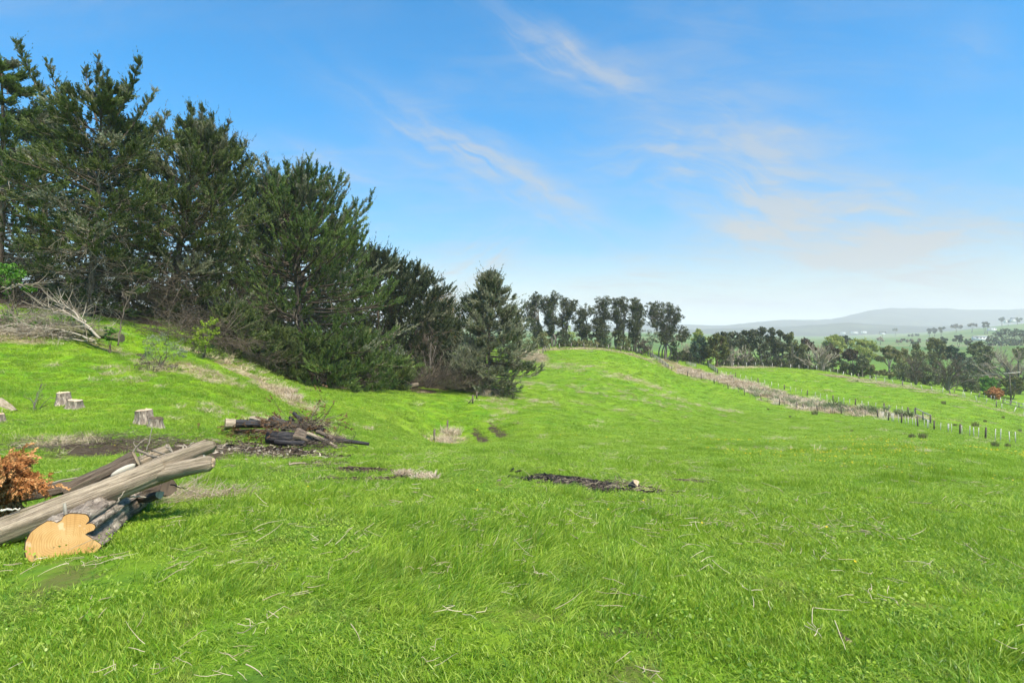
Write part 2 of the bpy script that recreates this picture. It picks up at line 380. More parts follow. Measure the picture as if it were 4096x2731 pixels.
def patch_mask(kind, x, y):
    m = np.zeros(np.shape(x))
    for px_, py_, a, b, t, k, s in PW:
        if k != kind: continue
        dx, dy = x - px_, y - py_
        ok = (np.abs(dx) < 2.2 * max(a, b)) & (np.abs(dy) < 2.2 * max(a, b))
        if not ok.any(): continue
        u = (dx * math.cos(t) + dy * math.sin(t)) / a; v = (-dx * math.sin(t) + dy * math.cos(t)) / b
        sc = 1.6 / max(0.12, min(a, b))
        r = np.sqrt(u * u + v * v) + (fbm(x * sc + 5, y * sc, 3) - 0.5) * 1.1
        m = np.maximum(m, s * smooth01(1.15, 0.55, r) * ok)
    return m

az = np.concatenate([np.linspace(-180, -62, 40, endpoint=False), np.linspace(-62, 62, 330, endpoint=False), np.linspace(62, 180, 40, endpoint=False)])
rings = np.concatenate([np.geomspace(0.7, 250, 330, endpoint=False), np.geomspace(250, 16000, 90)])
PH, DD = np.meshgrid(R(1) * az, rings, indexing='xy')
GX, GY = DD * np.sin(PH), DD * np.cos(PH)
GZ = ground_z(GX, GY)
na, nr = len(az), len(rings)
i, j = np.meshgrid(np.arange(nr - 1), np.arange(na), indexing='ij')
q = np.stack([i * na + j, i * na + (j + 1) % na, (i + 1) * na + (j + 1) % na, (i + 1) * na + j], -1).reshape(-1, 4)[:, ::-1]
V = np.stack([GX, GY, GZ], -1).reshape(-1, 3)
V = np.concatenate([V, [[0, 0, gz(0.01, 0.4)]]])
cap = np.stack([np.full(na, len(V) - 1), (np.arange(na) + 1) % na, np.arange(na)], -1)
_dv = np.hypot(V[:, 0], V[:, 1])
masks = {k: patch_mask(k, V[:, 0], V[:, 1]) for k in ('mud_and_shade', 'straw', 'char')}
masks['straw'] = masks['straw'] * (0.25 + 0.75 * smooth01(6, 13, _dv))
# ------------------------------------------------------------------ materials
class NT:
    def __init__(s, name):
        s.m = bpy.data.materials.new(name); s.m.use_nodes = True; s.t = s.m.node_tree; s.t.nodes.clear()
        s.out = s.t.nodes.new('ShaderNodeOutputMaterial')
    def n(s, t, **kw):
        x = s.t.nodes.new(t)
        for k, v in kw.items(): setattr(x, k, v)
        return x
    def l(s, a, b): s.t.links.new(a, b)
    def setin(s, node, key, v):
        if isinstance(v, (int, float)): node.inputs[key].default_value = v
        elif isinstance(v, (tuple, list)): node.inputs[key].default_value = tuple(v) + ((1,) if len(v) == 3 and node.inputs[key].type == 'RGBA' else ())
        else: s.l(v, node.inputs[key])
    def pos(s): return s.n('ShaderNodeNewGeometry').outputs['Position']
    def obj(s): return s.n('ShaderNodeTexCoord').outputs['Object']
    def attr(s, name, typ='GEOMETRY'): return s.n('ShaderNodeAttribute', attribute_name=name, attribute_type=typ).outputs['Fac']
    def rand(s): return s.n('ShaderNodeObjectInfo').outputs['Random']
    def mapv(s, v, scale=(1, 1, 1), rot=(0, 0, 0)):
        m = s.n('ShaderNodeMapping'); m.inputs['Scale'].default_value = scale; m.inputs['Rotation'].default_value = rot
        s.l(v, m.inputs['Vector']); return m.outputs[0]
    def noise(s, v, scale, detail=4, rough=0.55, dist=0.0):
        x = s.n('ShaderNodeTexNoise'); s.l(v, x.inputs['Vector'])
        x.inputs['Scale'].default_value = scale; x.inputs['Detail'].default_value = detail
        x.inputs['Roughness'].default_value = rough; x.inputs['Distortion'].default_value = dist
        return x.outputs[0]
    def ramp(s, f, stops, interp='LINEAR'):
        x = s.n('ShaderNodeValToRGB'); x.color_ramp.interpolation = interp
        e = x.color_ramp.elements
        while len(e) < len(stops): e.new(0.5)
        for k, (p, c) in enumerate(stops):
            e[k].position = p; e[k].color = tuple(c) + (1,)
        s.l(f, x.inputs[0]); return x.outputs[0]
    def rng(s, f, lo, hi, a=0.0, b=1.0):
        x = s.n('ShaderNodeMapRange', interpolation_type='SMOOTHSTEP')
        for k, v in zip((1, 2, 3, 4), (lo, hi, a, b)): x.inputs[k].default_value = v
        s.l(f, x.inputs[0]); return x.outputs[0]
    def mix(s, f, a, b, blend='MIX'):
        x = s.n('ShaderNodeMix', data_type='RGBA', blend_type=blend)
        s.setin(x, 0, f); s.setin(x, 6, a); s.setin(x, 7, b); return x.outputs[2]
    def math(s, op, a, b=None, clamp=False):
        x = s.n('ShaderNodeMath', operation=op, use_clamp=clamp)
        s.setin(x, 0, a)
        if b is not None: s.setin(x, 1, b)
        return x.outputs[0]
    def bump(s, h, strength=0.5, dist=0.02):
        x = s.n('ShaderNodeBump'); x.inputs['Strength'].default_value = strength; x.inputs['Distance'].default_value = dist
        s.l(h, x.inputs['Height']); return x.outputs[0]
    def bsdf(s, col, rough=0.8, normal=None, spec=0.3):
        b = s.n('ShaderNodeBsdfPrincipled'); s.setin(b, 'Base Color', col); s.setin(b, 'Roughness', rough)
        b.inputs['Specular IOR Level'].default_value = spec
        if normal is not None: s.l(normal, b.inputs['Normal'])
        s.l(b.outputs[0], s.out.inputs['Surface']); return b
    def leaf(s, col, trans=0.3, rough=0.6, tcol=None):
        b = s.bsdf(col, rough, None, 0.25)
        t = s.n('ShaderNodeBsdfTranslucent'); s.setin(t, 'Color', tcol if tcol is not None else col)
        mx = s.n('ShaderNodeMixShader'); mx.inputs[0].default_value = trans
        s.l(b.outputs[0], mx.inputs[1]); s.l(t.outputs[0], mx.inputs[2]); s.l(mx.outputs[0], s.out.inputs['Surface'])

def grass_colour(t, p):
    """pasture colour: patches of lush, yellowish and bluish green over the land"""
    big = t.noise(p, 0.045, 4, 0.6); mid = t.noise(p, 0.55, 4, 0.62); small = t.noise(p, 3.2, 3, 0.6)
    c = t.ramp(mid, [(0.30, (0.096, 0.240, 0.012)), (0.45, (0.173, 0.348, 0.013)), (0.58, (0.247, 0.411, 0.016)), (0.72, (0.305, 0.430, 0.043))])
    c = t.mix(t.rng(big, 0.44, 0.64, 0, 0.5), c, (0.319, 0.451, 0.029))
    spots = t.noise(t.mapv(p, (1, 1, 0.2)), 1.3, 6, 0.75)
    c = t.mix(t.rng(spots, 0.52, 0.64, 0, 0.72), c, (0.073, 0.186, 0.016))
    c = t.mix(t.rng(t.noise(p, 0.16, 5, 0.7), 0.52, 0.70, 0, 0.5), c, (0.301, 0.362, 0.061))
    c = t.mix(t.rng(small, 0.50, 0.72, 0, 0.55), c, (0.091, 0.255, 0.026))
    c = t.mix(t.rng(t.noise(p, 1.9, 4, 0.7), 0.50, 0.70, 0, 0.5), c, (0.274, 0.313, 0.068))
    return c

# the ground sheet
t = NT('pasture'); p = t.pos()
g = grass_colour(t, p)
fine = t.noise(p, 9.0, 5, 0.7); tuft = t.noise(t.mapv(p, (1, 1, 0.3)), 1.6, 5, 0.65)
g = t.mix(t.rng(fine, 0.40, 0.72, 0, 0.35), g, (0.070, 0.150, 0.018))
farf = t.rng(t.n('ShaderNodeVectorMath', operation='LENGTH').outputs['Value'], 190, 420)
vl = [x for x in t.t.nodes if x.bl_idname == 'ShaderNodeVectorMath'][0]; t.l(p, vl.inputs[0])
field = t.ramp(t.noise(p, 0.006, 2, 0.4), [(0.38, (0.100, 0.185, 0.055)), (0.52, (0.150, 0.225, 0.075)), (0.64, (0.195, 0.225, 0.105))])
g = t.mix(farf, g, field)
thatch = t.rng(t.noise(p, 1.9, 4, 0.7), 0.50, 0.72, 0, 0.65)
soil = t.mix(t.noise(p, 6.0, 4, 0.7), (0.040, 0.045, 0.018), (0.110, 0.120, 0.040))
g = t.mix(t.rng(vl.outputs['Value'], 22, 8, 0, 0.35), g, soil)
g = t.mix(t.math('MULTIPLY', thatch, t.rng(vl.outputs['Value'], 60, 20)), g, (0.13, 0.115, 0.045))
straw = t.mix(t.noise(p, 7.0, 4, 0.7), (0.27, 0.21, 0.11), (0.62, 0.52, 0.35))
straw = t.mix(t.rng(t.noise(p, 1.3, 3), 0.45, 0.65), straw, (0.30, 0.26, 0.09))
brk = t.noise(p, 2.6, 5, 0.7)
def breakup(a, w=0.5):
    return t.rng(t.math('ADD', t.attr(a), t.math('MULTIPLY', t.math('SUBTRACT', brk, 0.5), w)), 0.34, 0.62)
c = t.mix(breakup('straw', 0.9), g, straw)
mud_and_shade = t.mix(t.noise(p, 5.0, 5, 0.7), (0.035, 0.024, 0.016), (0.15, 0.11, 0.075))  # bare mud, and the tree shade painted under the belt
c = t.mix(breakup('mud_and_shade', 0.9), c, mud_and_shade)
char = t.mix(t.rng(t.noise(p, 6.0, 5, 0.7), 0.45, 0.7), (0.014, 0.012, 0.011), (0.10, 0.078, 0.06))
c = t.mix(breakup('char', 0.6), c, char)
h = t.math('ADD', t.math('MULTIPLY', tuft, 0.7), t.math('MULTIPLY', fine, 0.25))
t.bsdf(t.mix(1.0, c, (0.70, 0.72, 0.66), 'MULTIPLY'), 0.95, t.bump(h, 0.9, 0.13), 0.1)
M_GROUND = t.m

def blade_mat(name, dead=False):
    t = NT(name); p = t.pos()
    if dead:
        c = t.mix(t.rand(), (0.36, 0.29, 0.17), (0.66, 0.56, 0.39))
        c = t.mix(t.rng(t.noise(p, 3.0, 2), 0.4, 0.7, 0, 0.5), c, (0.27, 0.21, 0.11))
        t.leaf(c, 0.15, 0.7)
    else:
        c = grass_colour(t, p)
        c = t.mix(t.rng(t.rand(), 0.35, 1.0, 0, 0.75), c, (0.400, 0.540, 0.050))
        c = t.mix(t.rng(t.rand(), 0.30, 0.0, 0, 0.7), c, (0.065, 0.185, 0.028))
        c = t.mix(t.rng(t.attr('hue'), 0.45, 1.0, 0, 0.7), c, (0.520, 0.620, 0.120))
        c = t.mix(t.rng(t.attr('hue'), 0.40, 0.0, 0, 0.65), c, (0.045, 0.130, 0.016))
        c = t.mix(t.attr('tint'), (0.130, 0.200, 0.026), c)
        t.leaf(c, 0.45, 0.38, t.mix(0.6, c, (0.40, 0.56, 0.03)))
    return t.m
M_BLADE = blade_mat('grass_blade'); M_DEADBLADE = blade_mat('dry_grass_blade', True)

def foliage_mat(name, stops, trans=0.22, patch=None, rough=0.6):
    t = NT(name)
    c = t.ramp(t.attr('tint'), stops)
    n1 = t.noise(t.pos(), 0.5, 3, 0.6)
    c = t.mix(t.rng(n1, 0.35, 0.7, 0, 0.35), c, stops[0][1])
    if patch: c = t.mix(t.rng(t.noise(t.pos(), 0.7, 3, 0.6), patch[0], patch[1], 0, 0.8), c, patch[2])
    t.leaf(c, trans, rough)
    return t.m
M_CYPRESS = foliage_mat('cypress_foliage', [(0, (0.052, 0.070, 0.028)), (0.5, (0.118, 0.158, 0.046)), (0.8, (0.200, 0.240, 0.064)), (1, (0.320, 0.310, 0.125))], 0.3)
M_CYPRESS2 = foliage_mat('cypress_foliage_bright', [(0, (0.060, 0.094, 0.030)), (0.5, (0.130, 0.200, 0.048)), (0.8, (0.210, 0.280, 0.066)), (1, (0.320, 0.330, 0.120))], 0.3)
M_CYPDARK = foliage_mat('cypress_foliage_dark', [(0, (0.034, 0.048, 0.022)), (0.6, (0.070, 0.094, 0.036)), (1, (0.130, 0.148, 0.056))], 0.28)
M_RTDARK = foliage_mat('broadleaf_deep', [(0, (0.060, 0.078, 0.034)), (0.5, (0.115, 0.140, 0.058)), (1, (0.200, 0.215, 0.095))])
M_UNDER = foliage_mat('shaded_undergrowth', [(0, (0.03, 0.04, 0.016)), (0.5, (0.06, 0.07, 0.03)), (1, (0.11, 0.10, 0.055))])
M_LICHEN = foliage_mat('lichen_foliage', [(0, (0.13, 0.135, 0.08)), (0.5, (0.25, 0.255, 0.155)), (1, (0.43, 0.44, 0.30))])
M_RUST = foliage_mat('dead_cypress_foliage', [(0, (0.26, 0.100, 0.030)), (0.5, (0.48, 0.205, 0.062)), (1, (0.66, 0.36, 0.14))], 0.2)
M_RUSTDARK = foliage_mat('dry_brown_foliage', [(0, (0.09, 0.045, 0.02)), (0.5, (0.17, 0.09, 0.04)), (1, (0.27, 0.16, 0.075))], 0.2)
M_PURIRI = foliage_mat('broadleaf_dark', [(0, (0.044, 0.052, 0.028)), (0.5, (0.080, 0.094, 0.046)), (1, (0.140, 0.150, 0.078))], 0.2)
M_TEAL = foliage_mat('broadleaf_bluegreen', [(0, (0.018, 0.045, 0.028)), (0.5, (0.034, 0.078, 0.046)), (1, (0.060, 0.115, 0.065))])
M_GOLD = foliage_mat('broadleaf_golden', [(0, (0.048, 0.058, 0.014)), (0.5, (0.105, 0.118, 0.026)), (1, (0.19, 0.19, 0.05))])
M_OLIVE = foliage_mat('broadleaf_olive', [(0, (0.080, 0.092, 0.032)), (0.5, (0.155, 0.170, 0.060)), (1, (0.250, 0.260, 0.110))])
M_LIME = foliage_mat('willow_lime', [(0, (0.20, 0.25, 0.045)), (0.5, (0.32, 0.37, 0.08)), (1, (0.46, 0.48, 0.16))], 0.35)
M_MAROON = foliage_mat('manuka_brown', [(0, (0.040, 0.026, 0.018)), (0.5, (0.075, 0.050, 0.034)), (1, (0.115, 0.085, 0.05))])
M_TWIG = foliage_mat('bare_twig', [(0, (0.19, 0.155, 0.11)), (0.5, (0.33, 0.28, 0.21)), (1, (0.52, 0.46, 0.36))], 0.1, None, 0.8)
M_TWIGDARK = foliage_mat('bare_twig_brown', [(0, (0.060, 0.045, 0.034)), (0.5, (0.115, 0.090, 0.066)), (1, (0.20, 0.165, 0.12))], 0.1, None, 0.8)
M_SILVER = foliage_mat('silver_leaf', [(0, (0.11, 0.13, 0.08)), (0.5, (0.21, 0.24, 0.155)), (1, (0.36, 0.38, 0.27))])
M_FRESH = foliage_mat('fresh_leaf', [(0, (0.05, 0.14, 0.015)), (0.5, (0.10, 0.25, 0.025)), (1, (0.20, 0.38, 0.05))], 0.35)
M_YELLOWLEAF = foliage_mat('yellow_green_leaf', [(0, (0.15, 0.24, 0.02)), (0.5, (0.28, 0.38, 0.03)), (1, (0.42, 0.48, 0.08))], 0.35)
M_TAWNY = foliage_mat('tawny_reed', [(0, (0.14, 0.085, 0.025)), (0.5, (0.26, 0.165, 0.05)), (1, (0.36, 0.26, 0.10))], 0.25)
M_PALEGRASS = foliage_mat('pale_dry_grass', [(0, (0.36, 0.27, 0.17)), (0.5, (0.58, 0.48, 0.34)), (1, (0.76, 0.66, 0.51))], 0.35)
M_RUSH = foliage_mat('rush', [(0, (0.12, 0.13, 0.045)), (0.5, (0.21, 0.22, 0.08)), (1, (0.34, 0.30, 0.15))], 0.4)
M_FLAX = foliage_mat('flax_leaf', [(0, (0.12, 0.16, 0.065)), (0.5, (0.21, 0.26, 0.11)), (1, (0.34, 0.37, 0.20))])
M_PETAL = foliage_mat('buttercup_petal', [(0, (0.62, 0.42, 0.01)), (1, (0.80, 0.60, 0.02))])
M_FAR = foliage_mat('far_tree', [(0, (0.018, 0.030, 0.014)), (0.5, (0.034, 0.052, 0.022)), (1, (0.06, 0.08, 0.035))])

def bark_mat(name, dark, light, sc=1.0, lichen=None, stretch=6.0, bump=0.5):
    t = NT(name); p = t.obj()
    n1 = t.noise(t.mapv(p, (stretch * sc, stretch * sc, sc)), 2.0, 6, 0.7, 0.4); n2 = t.noise(p, 1.7 * sc, 4)
    c = t.mix(t.rng(n1, 0.3, 0.7), dark, light)
    if lichen: c = t.mix(t.rng(n2, 0.5, 0.68, 0, 0.8), c, lichen)
    t.bsdf(c, 0.9, t.bump(n1, bump, 0.03), 0.15)
    return t.m
M_BARK = bark_mat('conifer_bark', (0.045, 0.034, 0.026), (0.19, 0.145, 0.105), 1.0, (0.23, 0.21, 0.16))
M_BARKGREY = bark_mat('broadleaf_bark', (0.075, 0.066, 0.055), (0.23, 0.21, 0.18), 0.6)
M_BARKRED = bark_mat('reddish_bark', (0.09, 0.045, 0.028), (0.24, 0.135, 0.085), 0.6)
M_POST = bark_mat('weathered_post', (0.10, 0.088, 0.072), (0.26, 0.235, 0.195), 3.0, None, 3.0)
M_POSTDARK = bark_mat('dark_post', (0.055, 0.045, 0.036), (0.17, 0.14, 0.11), 3.0, None, 3.0)
M_BATTEN = bark_mat('pale_batten', (0.42, 0.40, 0.36), (0.66, 0.64, 0.58), 3.0, None, 3.0)
M_RAIL = bark_mat('weathered_rail', (0.34, 0.31, 0.27), (0.60, 0.56, 0.50), 2.0, None, 2.0)
# ------------------------------------------------------------------ ground, mountains, haze
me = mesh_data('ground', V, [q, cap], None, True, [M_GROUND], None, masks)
ground = link(bpy.data.objects.new('ground', me)); ground['kind'] = 'structure'

def ridge(name, prof, near, crest, far, base_z, mat, seed, rough):
    pr = np.array(prof, float)
    u = np.linspace(pr[0, 0], pr[-1, 0], 420)
    py = np.interp(u, pr[:, 0], pr[:, 1])
    k = np.exp(-0.5 * (np.arange(-6, 7) / 2.2) ** 2); k /= k.sum()
    py = np.convolve(np.pad(py, 6, 'edge'), k, 'valid')
    dep = np.concatenate([np.linspace(near, crest, 26), np.linspace(crest, far, 10)[1:]])
    U, Dp = np.meshgrid(u, dep)
    X = (U - CX) / F_PX * Dp
    top = CAM_H + (HY - py)[None] / F_PX * crest
    w = np.where(Dp <= crest, smooth01(near, crest, Dp) ** 0.8, 1 - smooth01(crest, far, Dp))
    nz = fbm(X / 700 + seed, Dp / 700, 5) - 0.5; nf = fbm(X / 90 + seed, Dp / 90, 3) - 0.5
    Z = base_z + (top - base_z) * w + nz * rough * 4 * w * (1 - w) + nf * rough * 0.22 * w
    Vv = np.stack([X, Dp, Z], -1).reshape(-1, 3); nu, nd = len(u), len(dep)
    i, j = np.meshgrid(np.arange(nd - 1), np.arange(nu - 1), indexing='ij')
    Q = np.stack([i * nu + j, i * nu + j + 1, (i + 1) * nu + j + 1, (i + 1) * nu + j], -1).reshape(-1, 4)
    o = link(bpy.data.objects.new(name, mesh_data(name, Vv, [Q], None, True, [mat]))); o['kind'] = 'structure'
    return o
t = NT('mountain_bush'); p = t.pos()
c = t.ramp(t.noise(p, 0.004, 5, 0.6), [(0.35, (0.030, 0.036, 0.036)), (0.55, (0.050, 0.056, 0.050)), (0.7, (0.085, 0.10, 0.065))])
t.bsdf(c, 0.95, None, 0.1)
M_MOUNT = t.m
ridge('mountains', [(-420, 322), (100, 325), (400, 324), (600, 325), (684, 323.8), (705, 325), (722, 326), (735, 324), (767, 320.8), (794, 318.8), (805, 320.6), (840, 318.3), (854, 313.6), (873, 309), (893, 307.5), (913, 308.3), (941, 307.7), (968, 309.8), (983, 309), (1004, 309.8), (1024, 308.5), (1100, 306), (1250, 312), (1500, 318)], 3700, 5200, 6600, -45, M_MOUNT, 3, 70)
ridge('foothills', [(560, 331), (700, 329), (760, 327), (800, 325.5), (850, 322), (880, 324), (930, 326), (960, 325), (1000, 327), (1060, 324), (1300, 326)], 2700, 3500, 4400, -45, M_MOUNT, 9, 40)

hz = link(bpy.data.objects.new('haze', mesh_data('haze', [(x, y, z) for x in (-15500, 15500) for y in (-300, 15900) for z in (-140, 245)],
     [np.array([(0, 1, 3, 2), (4, 6, 7, 5), (0, 4, 5, 1), (2, 3, 7, 6), (0, 2, 6, 4), (1, 5, 7, 3)])])))
hz['kind'] = 'stuff'; tag(hz, 'pale valley haze fading the far fields and mountains', 'haze')
t = NT('haze_air')
pv = t.n('ShaderNodeVolumePrincipled'); pv.inputs['Color'].default_value = (0.95, 0.96, 0.97, 1); pv.inputs['Density'].default_value = 2.0e-4
pv.inputs['Anisotropy'].default_value = 0.0
t.l(pv.outputs[0], t.out.inputs['Volume'])
hz.data.materials.append(t.m)
hz.display_type = 'WIRE'
# ------------------------------------------------------------------ conifers
def plume_template(levels=6, spread=0.42, seed=0):
    g = np.random.default_rng(seed); V = []; F = []
    for k in range(levels):
        u = 0.06 + 0.80 * k / (levels - 1)
        ll = 0.40 * (1 - 0.55 * u)
        for s in range(3):
            a = g.random() * 6.283; sp = spread * (0.7 + 0.6 * g.random())
            d = np.array([math.cos(a) * math.sin(sp), math.cos(sp), math.sin(a) * math.sin(sp)])
            w = np.cross(d, g.normal(size=3)); w /= np.linalg.norm(w)
            b = np.array([0, u, 0]); m = b + d * ll * 0.55; e = b + d * ll
            n = len(V); wd = 0.064 * (1.15 - 0.5 * u)
            V += [b, m + w * wd, e, m - w * wd]; F += [(n, n + 1, n + 2), (n, n + 2, n + 3)]
    n = len(V); V += [np.array([0.03, 0.75, 0]), np.array([-0.03, 0.75, 0.01]), np.array([0, 1.05, 0])]; F.append((n, n + 1, n + 2))
    return np.array(V), np.array(F)
PLUMES = [plume_template(6, 0.54, s) for s in range(4)]
PLUMES_LO = [plume_template(3, 0.55, s) for s in range(4)]
def bez(a, b, c, K):
    t = np.linspace(0, 1, K)[None, :, None]
    return a[:, None] * (1 - t) ** 2 + 2 * b[:, None] * t * (1 - t) + c[:, None] * t * t
def bez_t(a, b, c, t):
    t = t[:, None]
    return a * (1 - t) ** 2 + 2 * b * t * (1 - t) + c * t * t, norm(2 * (1 - t) * (b - a) + 2 * t * (c - b))
def axis_pts(p0, p1, bow, K=12):
    p0, p1 = np.asarray(p0, float), np.asarray(p1, float); t = np.linspace(0, 1, K)[:, None]
    return p0 * (1 - t) + p1 * t + np.asarray(bow) * (4 * t * (1 - t))
def interp_axis(P, t):
    k = np.clip(t, 0, 1) * (len(P) - 1); i = np.minimum(k.astype(int), len(P) - 2); f = (k - i)[:, None]
    return P[i] * (1 - f) + P[i + 1] * f
def conifer(label, base, top, rad, prof, seed, nb=110, ns=8, npl=4, alpha=(0.05, 0.75), droop=0.10, plume=(0.55, 1.0), t0=0.06, leaders=(), mat=None, side=None, twigs=200, twig_mat=None, lo=False, name='cypress_tree', group='cypress shelterbelt', bare_low=0.0, trunk_r=None, extra_mat=None, extra_frac=0.0, scarce=1.0, up=0.45):
    g = np.random.default_rng(seed)
    b = foot(*base); tp = at(top[0], top[1], base[1])
    H = tp[2] - b[2]
    root = thing(name, label, 'tree', b, group)
    bow = g.normal(size=3) * np.array([0.02, 0.02, 0]) * H
    main = axis_pts(b - np.array([0, 0, 0.3]), tp, bow, 14)
    r0 = trunk_r or H * 0.016
    tb = MB()
    rr = r0 * (1 - np.linspace(0, 1, 14)) ** 0.8 + 0.02; rr[0] *= 1.5
    tb.add(*tubes(main, rr, 8))
    axes = [(main, rad, prof, nb, t0, alpha)]
    for (lp, ly, ld, ts, lr, ln) in leaders:     # (col, row, depth offset, start on trunk, radius, branches)
        s = interp_axis(main, np.array([ts]))[0]; e = at(lp, ly, base[1] + ld)
        L = np.linalg.norm(e - s)
        P = axis_pts(s, e, np.array([0, 0, -0.07 * L]), 10)
        tb.add(*tubes(P, r0 * (1 - ts) ** 0.6 * 0.75 * (1 - np.linspace(0, 1, 10)) + 0.012, 6))
        axes.append((P, lr * 0.62, [(0, 1), (0.5, 0.75), (1, 0.10)], max(8, int(ln * 0.8)), 0.25, (0.65, 1.05)))
    br = MB(); fol = MB(); fol2 = MB(); tw = MB()
    TPL = PLUMES_LO if lo else PLUMES
    for ai, (P, rd, pf, n, ts, al) in enumerate(axes):
        ns_, psc = (ns, 1.0) if ai == 0 else (3, 0.55)
        t = ts + (0.985 - ts) * (np.arange(n) + g.random(n)) / n
        azm = np.arange(n) * 2.39996 + g.normal(size=n) * 0.5
        pf = np.array(pf, float)
        L = rd * np.interp(t, pf[:, 0], pf[:, 1]) * (0.62 + 0.55 * g.random(n))
        hd = np.stack([np.cos(azm), np.sin(azm), np.zeros(n)], 1)
        if side is not None:
            L = L * np.where(hd[:, 0] > 0, 1 + (side[1] - 1) * hd[:, 0], 1 + (side[0] - 1) * -hd[:, 0])
        a = al[0] + (al[1] - al[0]) * t + g.normal(size=n) * 0.12
        S = interp_axis(P, t)
        E_ = S + hd * (L * np.cos(a))[:, None] + np.array([0, 0, 1.0]) * (L * np.sin(a))[:, None]
        Cc = S + hd * (L * 0.6 * np.cos(a))[:, None] + np.array([0, 0, 1.0]) * (L * 0.55 * np.sin(a) - droop * L)[:, None] + g.normal(size=(n, 3)) * (0.06 * L)[:, None]
        br.add(*tubes(bez(S, Cc, E_, 6), (0.012 * L + 0.012)[:, None] * np.linspace(1, 0.25, 6)[None] + 0.004, 4, False))
        # secondary branchlets
        bi = np.repeat(np.arange(n), ns_); m = len(bi)
        u = (0.22 + 0.78 * np.tile((np.arange(ns_) + 0.5) / ns_, n)) + g.normal(size=m) * 0.03; u = np.clip(u, 0.15, 1)
        B0, Tg = bez_t(S[bi], Cc[bi], E_[bi], u)
        lat = norm(np.cross(Tg, np.array([0, 0, 1.0]))) * np.where(np.arange(m) % 2, 1, -1)[:, None]
        d2 = norm(Tg * (0.75 + 0.4 * g.random((m, 1))) + lat * (0.32 + 0.5 * g.random((m, 1))) + np.array([0, 0, 1.0]) * (up * 0.7) + g.normal(size=(m, 3)) * 0.22)
        l2 = np.clip((0.42 - 0.22 * u) * L[bi] * (0.7 + 0.6 * g.random(m)), 0.25, 2.4)
        E2 = B0 + d2 * l2[:, None] + np.array([0, 0, 0.12]) * l2[:, None]
        C2 = B0 + d2 * (l2 * 0.5)[:, None] - np.array([0, 0, 0.05]) * l2[:, None]
        br.add(*tubes(bez(B0, C2, E2, 3), np.tile(np.array([[0.016, 0.011, 0.006]]), (m, 1)), 3, False), tint=None)
        keep = np.repeat(g.random(n) < scarce, ns_) & ((t[bi] > bare_low) | (g.random(m) < 0.45))
        hl = g.random(m)
        ks = np.nonzero(keep)[0]
        pi = np.repeat(ks, npl); k = len(pi)
        u2 = 0.25 + 0.75 * g.random(k)
        P0, T2 = bez_t(B0[pi], C2[pi], E2[pi], u2)
        dd = norm(T2 + np.array([0, 0, 1.0]) * (up * g.random((k, 1)) * 1.3) + g.normal(size=(k, 3)) * 0.24)
        sc = (plume[0] + (plume[1] - plume[0]) * g.random(k)) * psc
        own = bi[pi]; tin = hl[pi]
        # pointed, upturned tips carry every branch end
        nt = 8; ti = np.repeat(np.nonzero(t > bare_low * 0.8)[0], nt); q_ = np.tile(np.arange(nt), len(ti) // nt) / (nt - 1)
        tg = norm(E_ - Cc)[ti]; tl = (1.1 + 1.3 * g.random(n))[ti] * (psc if ai == 0 else 0.8) * plume[1]
        TP = E_[ti] + tg * (tl * (q_ - 0.35))[:, None] + np.array([0, 0, 1.0]) * (up * 0.8 * tl * np.maximum(q_ - 0.1, 0) ** 1.6)[:, None] + g.normal(size=(len(ti), 3)) * 0.05
        TD = norm(tg + np.array([0, 0, 1.0]) * (up * (0.4 + 1.4 * q_))[:, None] + g.normal(size=(len(ti), 3)) * 0.16)
        P0 = np.concatenate([P0, TP]); dd = np.concatenate([dd, TD]); sc = np.concatenate([sc, plume[0] * (psc if ai == 0 else 0.75) * (1.25 - 0.72 * q_)]); own = np.concatenate([own, ti]); tin = np.concatenate([tin, g.random(n)[ti] * 0.6 + 0.3]); k = len(P0)
        ex = (g.random(n) < extra_frac)[own] if extra_frac else np.zeros(k, bool)
        vid = g.integers(0, 4, k)
        tint = np.clip(0.12 + 0.30 * tin + 0.30 * g.random(n)[own] + g.normal(size=k) * 0.15, 0, 1)
        for v in range(4):
            for sel, buf in ((vid == v) & ~ex, fol), ((vid == v) & ex, fol2):
                if not sel.any(): continue
                TV, TF = TPL[v]
                s_ = sc[sel]
                VV, FF = stamp(TV, TF, P0[sel], dd[sel], g.random(sel.sum()) * 6.28, np.stack([s_ * 0.95, s_, s_ * 0.95], 1))
                buf.add(VV, FF, np.repeat(tint[sel], len(TV)))
        if twigs and ai == 0:
            k = max(4, int(twigs * n / nb)); bi2 = np.minimum(g.integers(0, n, k), g.integers(0, int(n * 0.85), k))
            B0, Tg = bez_t(S[bi2], Cc[bi2], E_[bi2], 0.1 + 0.62 * g.random(k))
            d3 = norm(Tg + g.normal(size=(k, 3)) * 0.6 + np.array([0, 0, -0.12])); l3 = np.minimum(0.4 + 1.2 * g.random(k), 0.45 * L[bi2])
            M2 = B0 + d3 * (l3 * 0.5)[:, None] + g.normal(size=(k, 3)) * 0.10
            E3 = B0 + d3 * l3[:, None] + g.normal(size=(k, 3)) * 0.22
            tw.add(*tubes(bez(B0, M2, E3, 4), np.tile(np.array([[0.017, 0.014, 0.010, 0.005]]), (k, 1)) * (0.7 + 0.8 * g.random((k, 1))), 3, False), tint=np.repeat(g.random(k), 12))
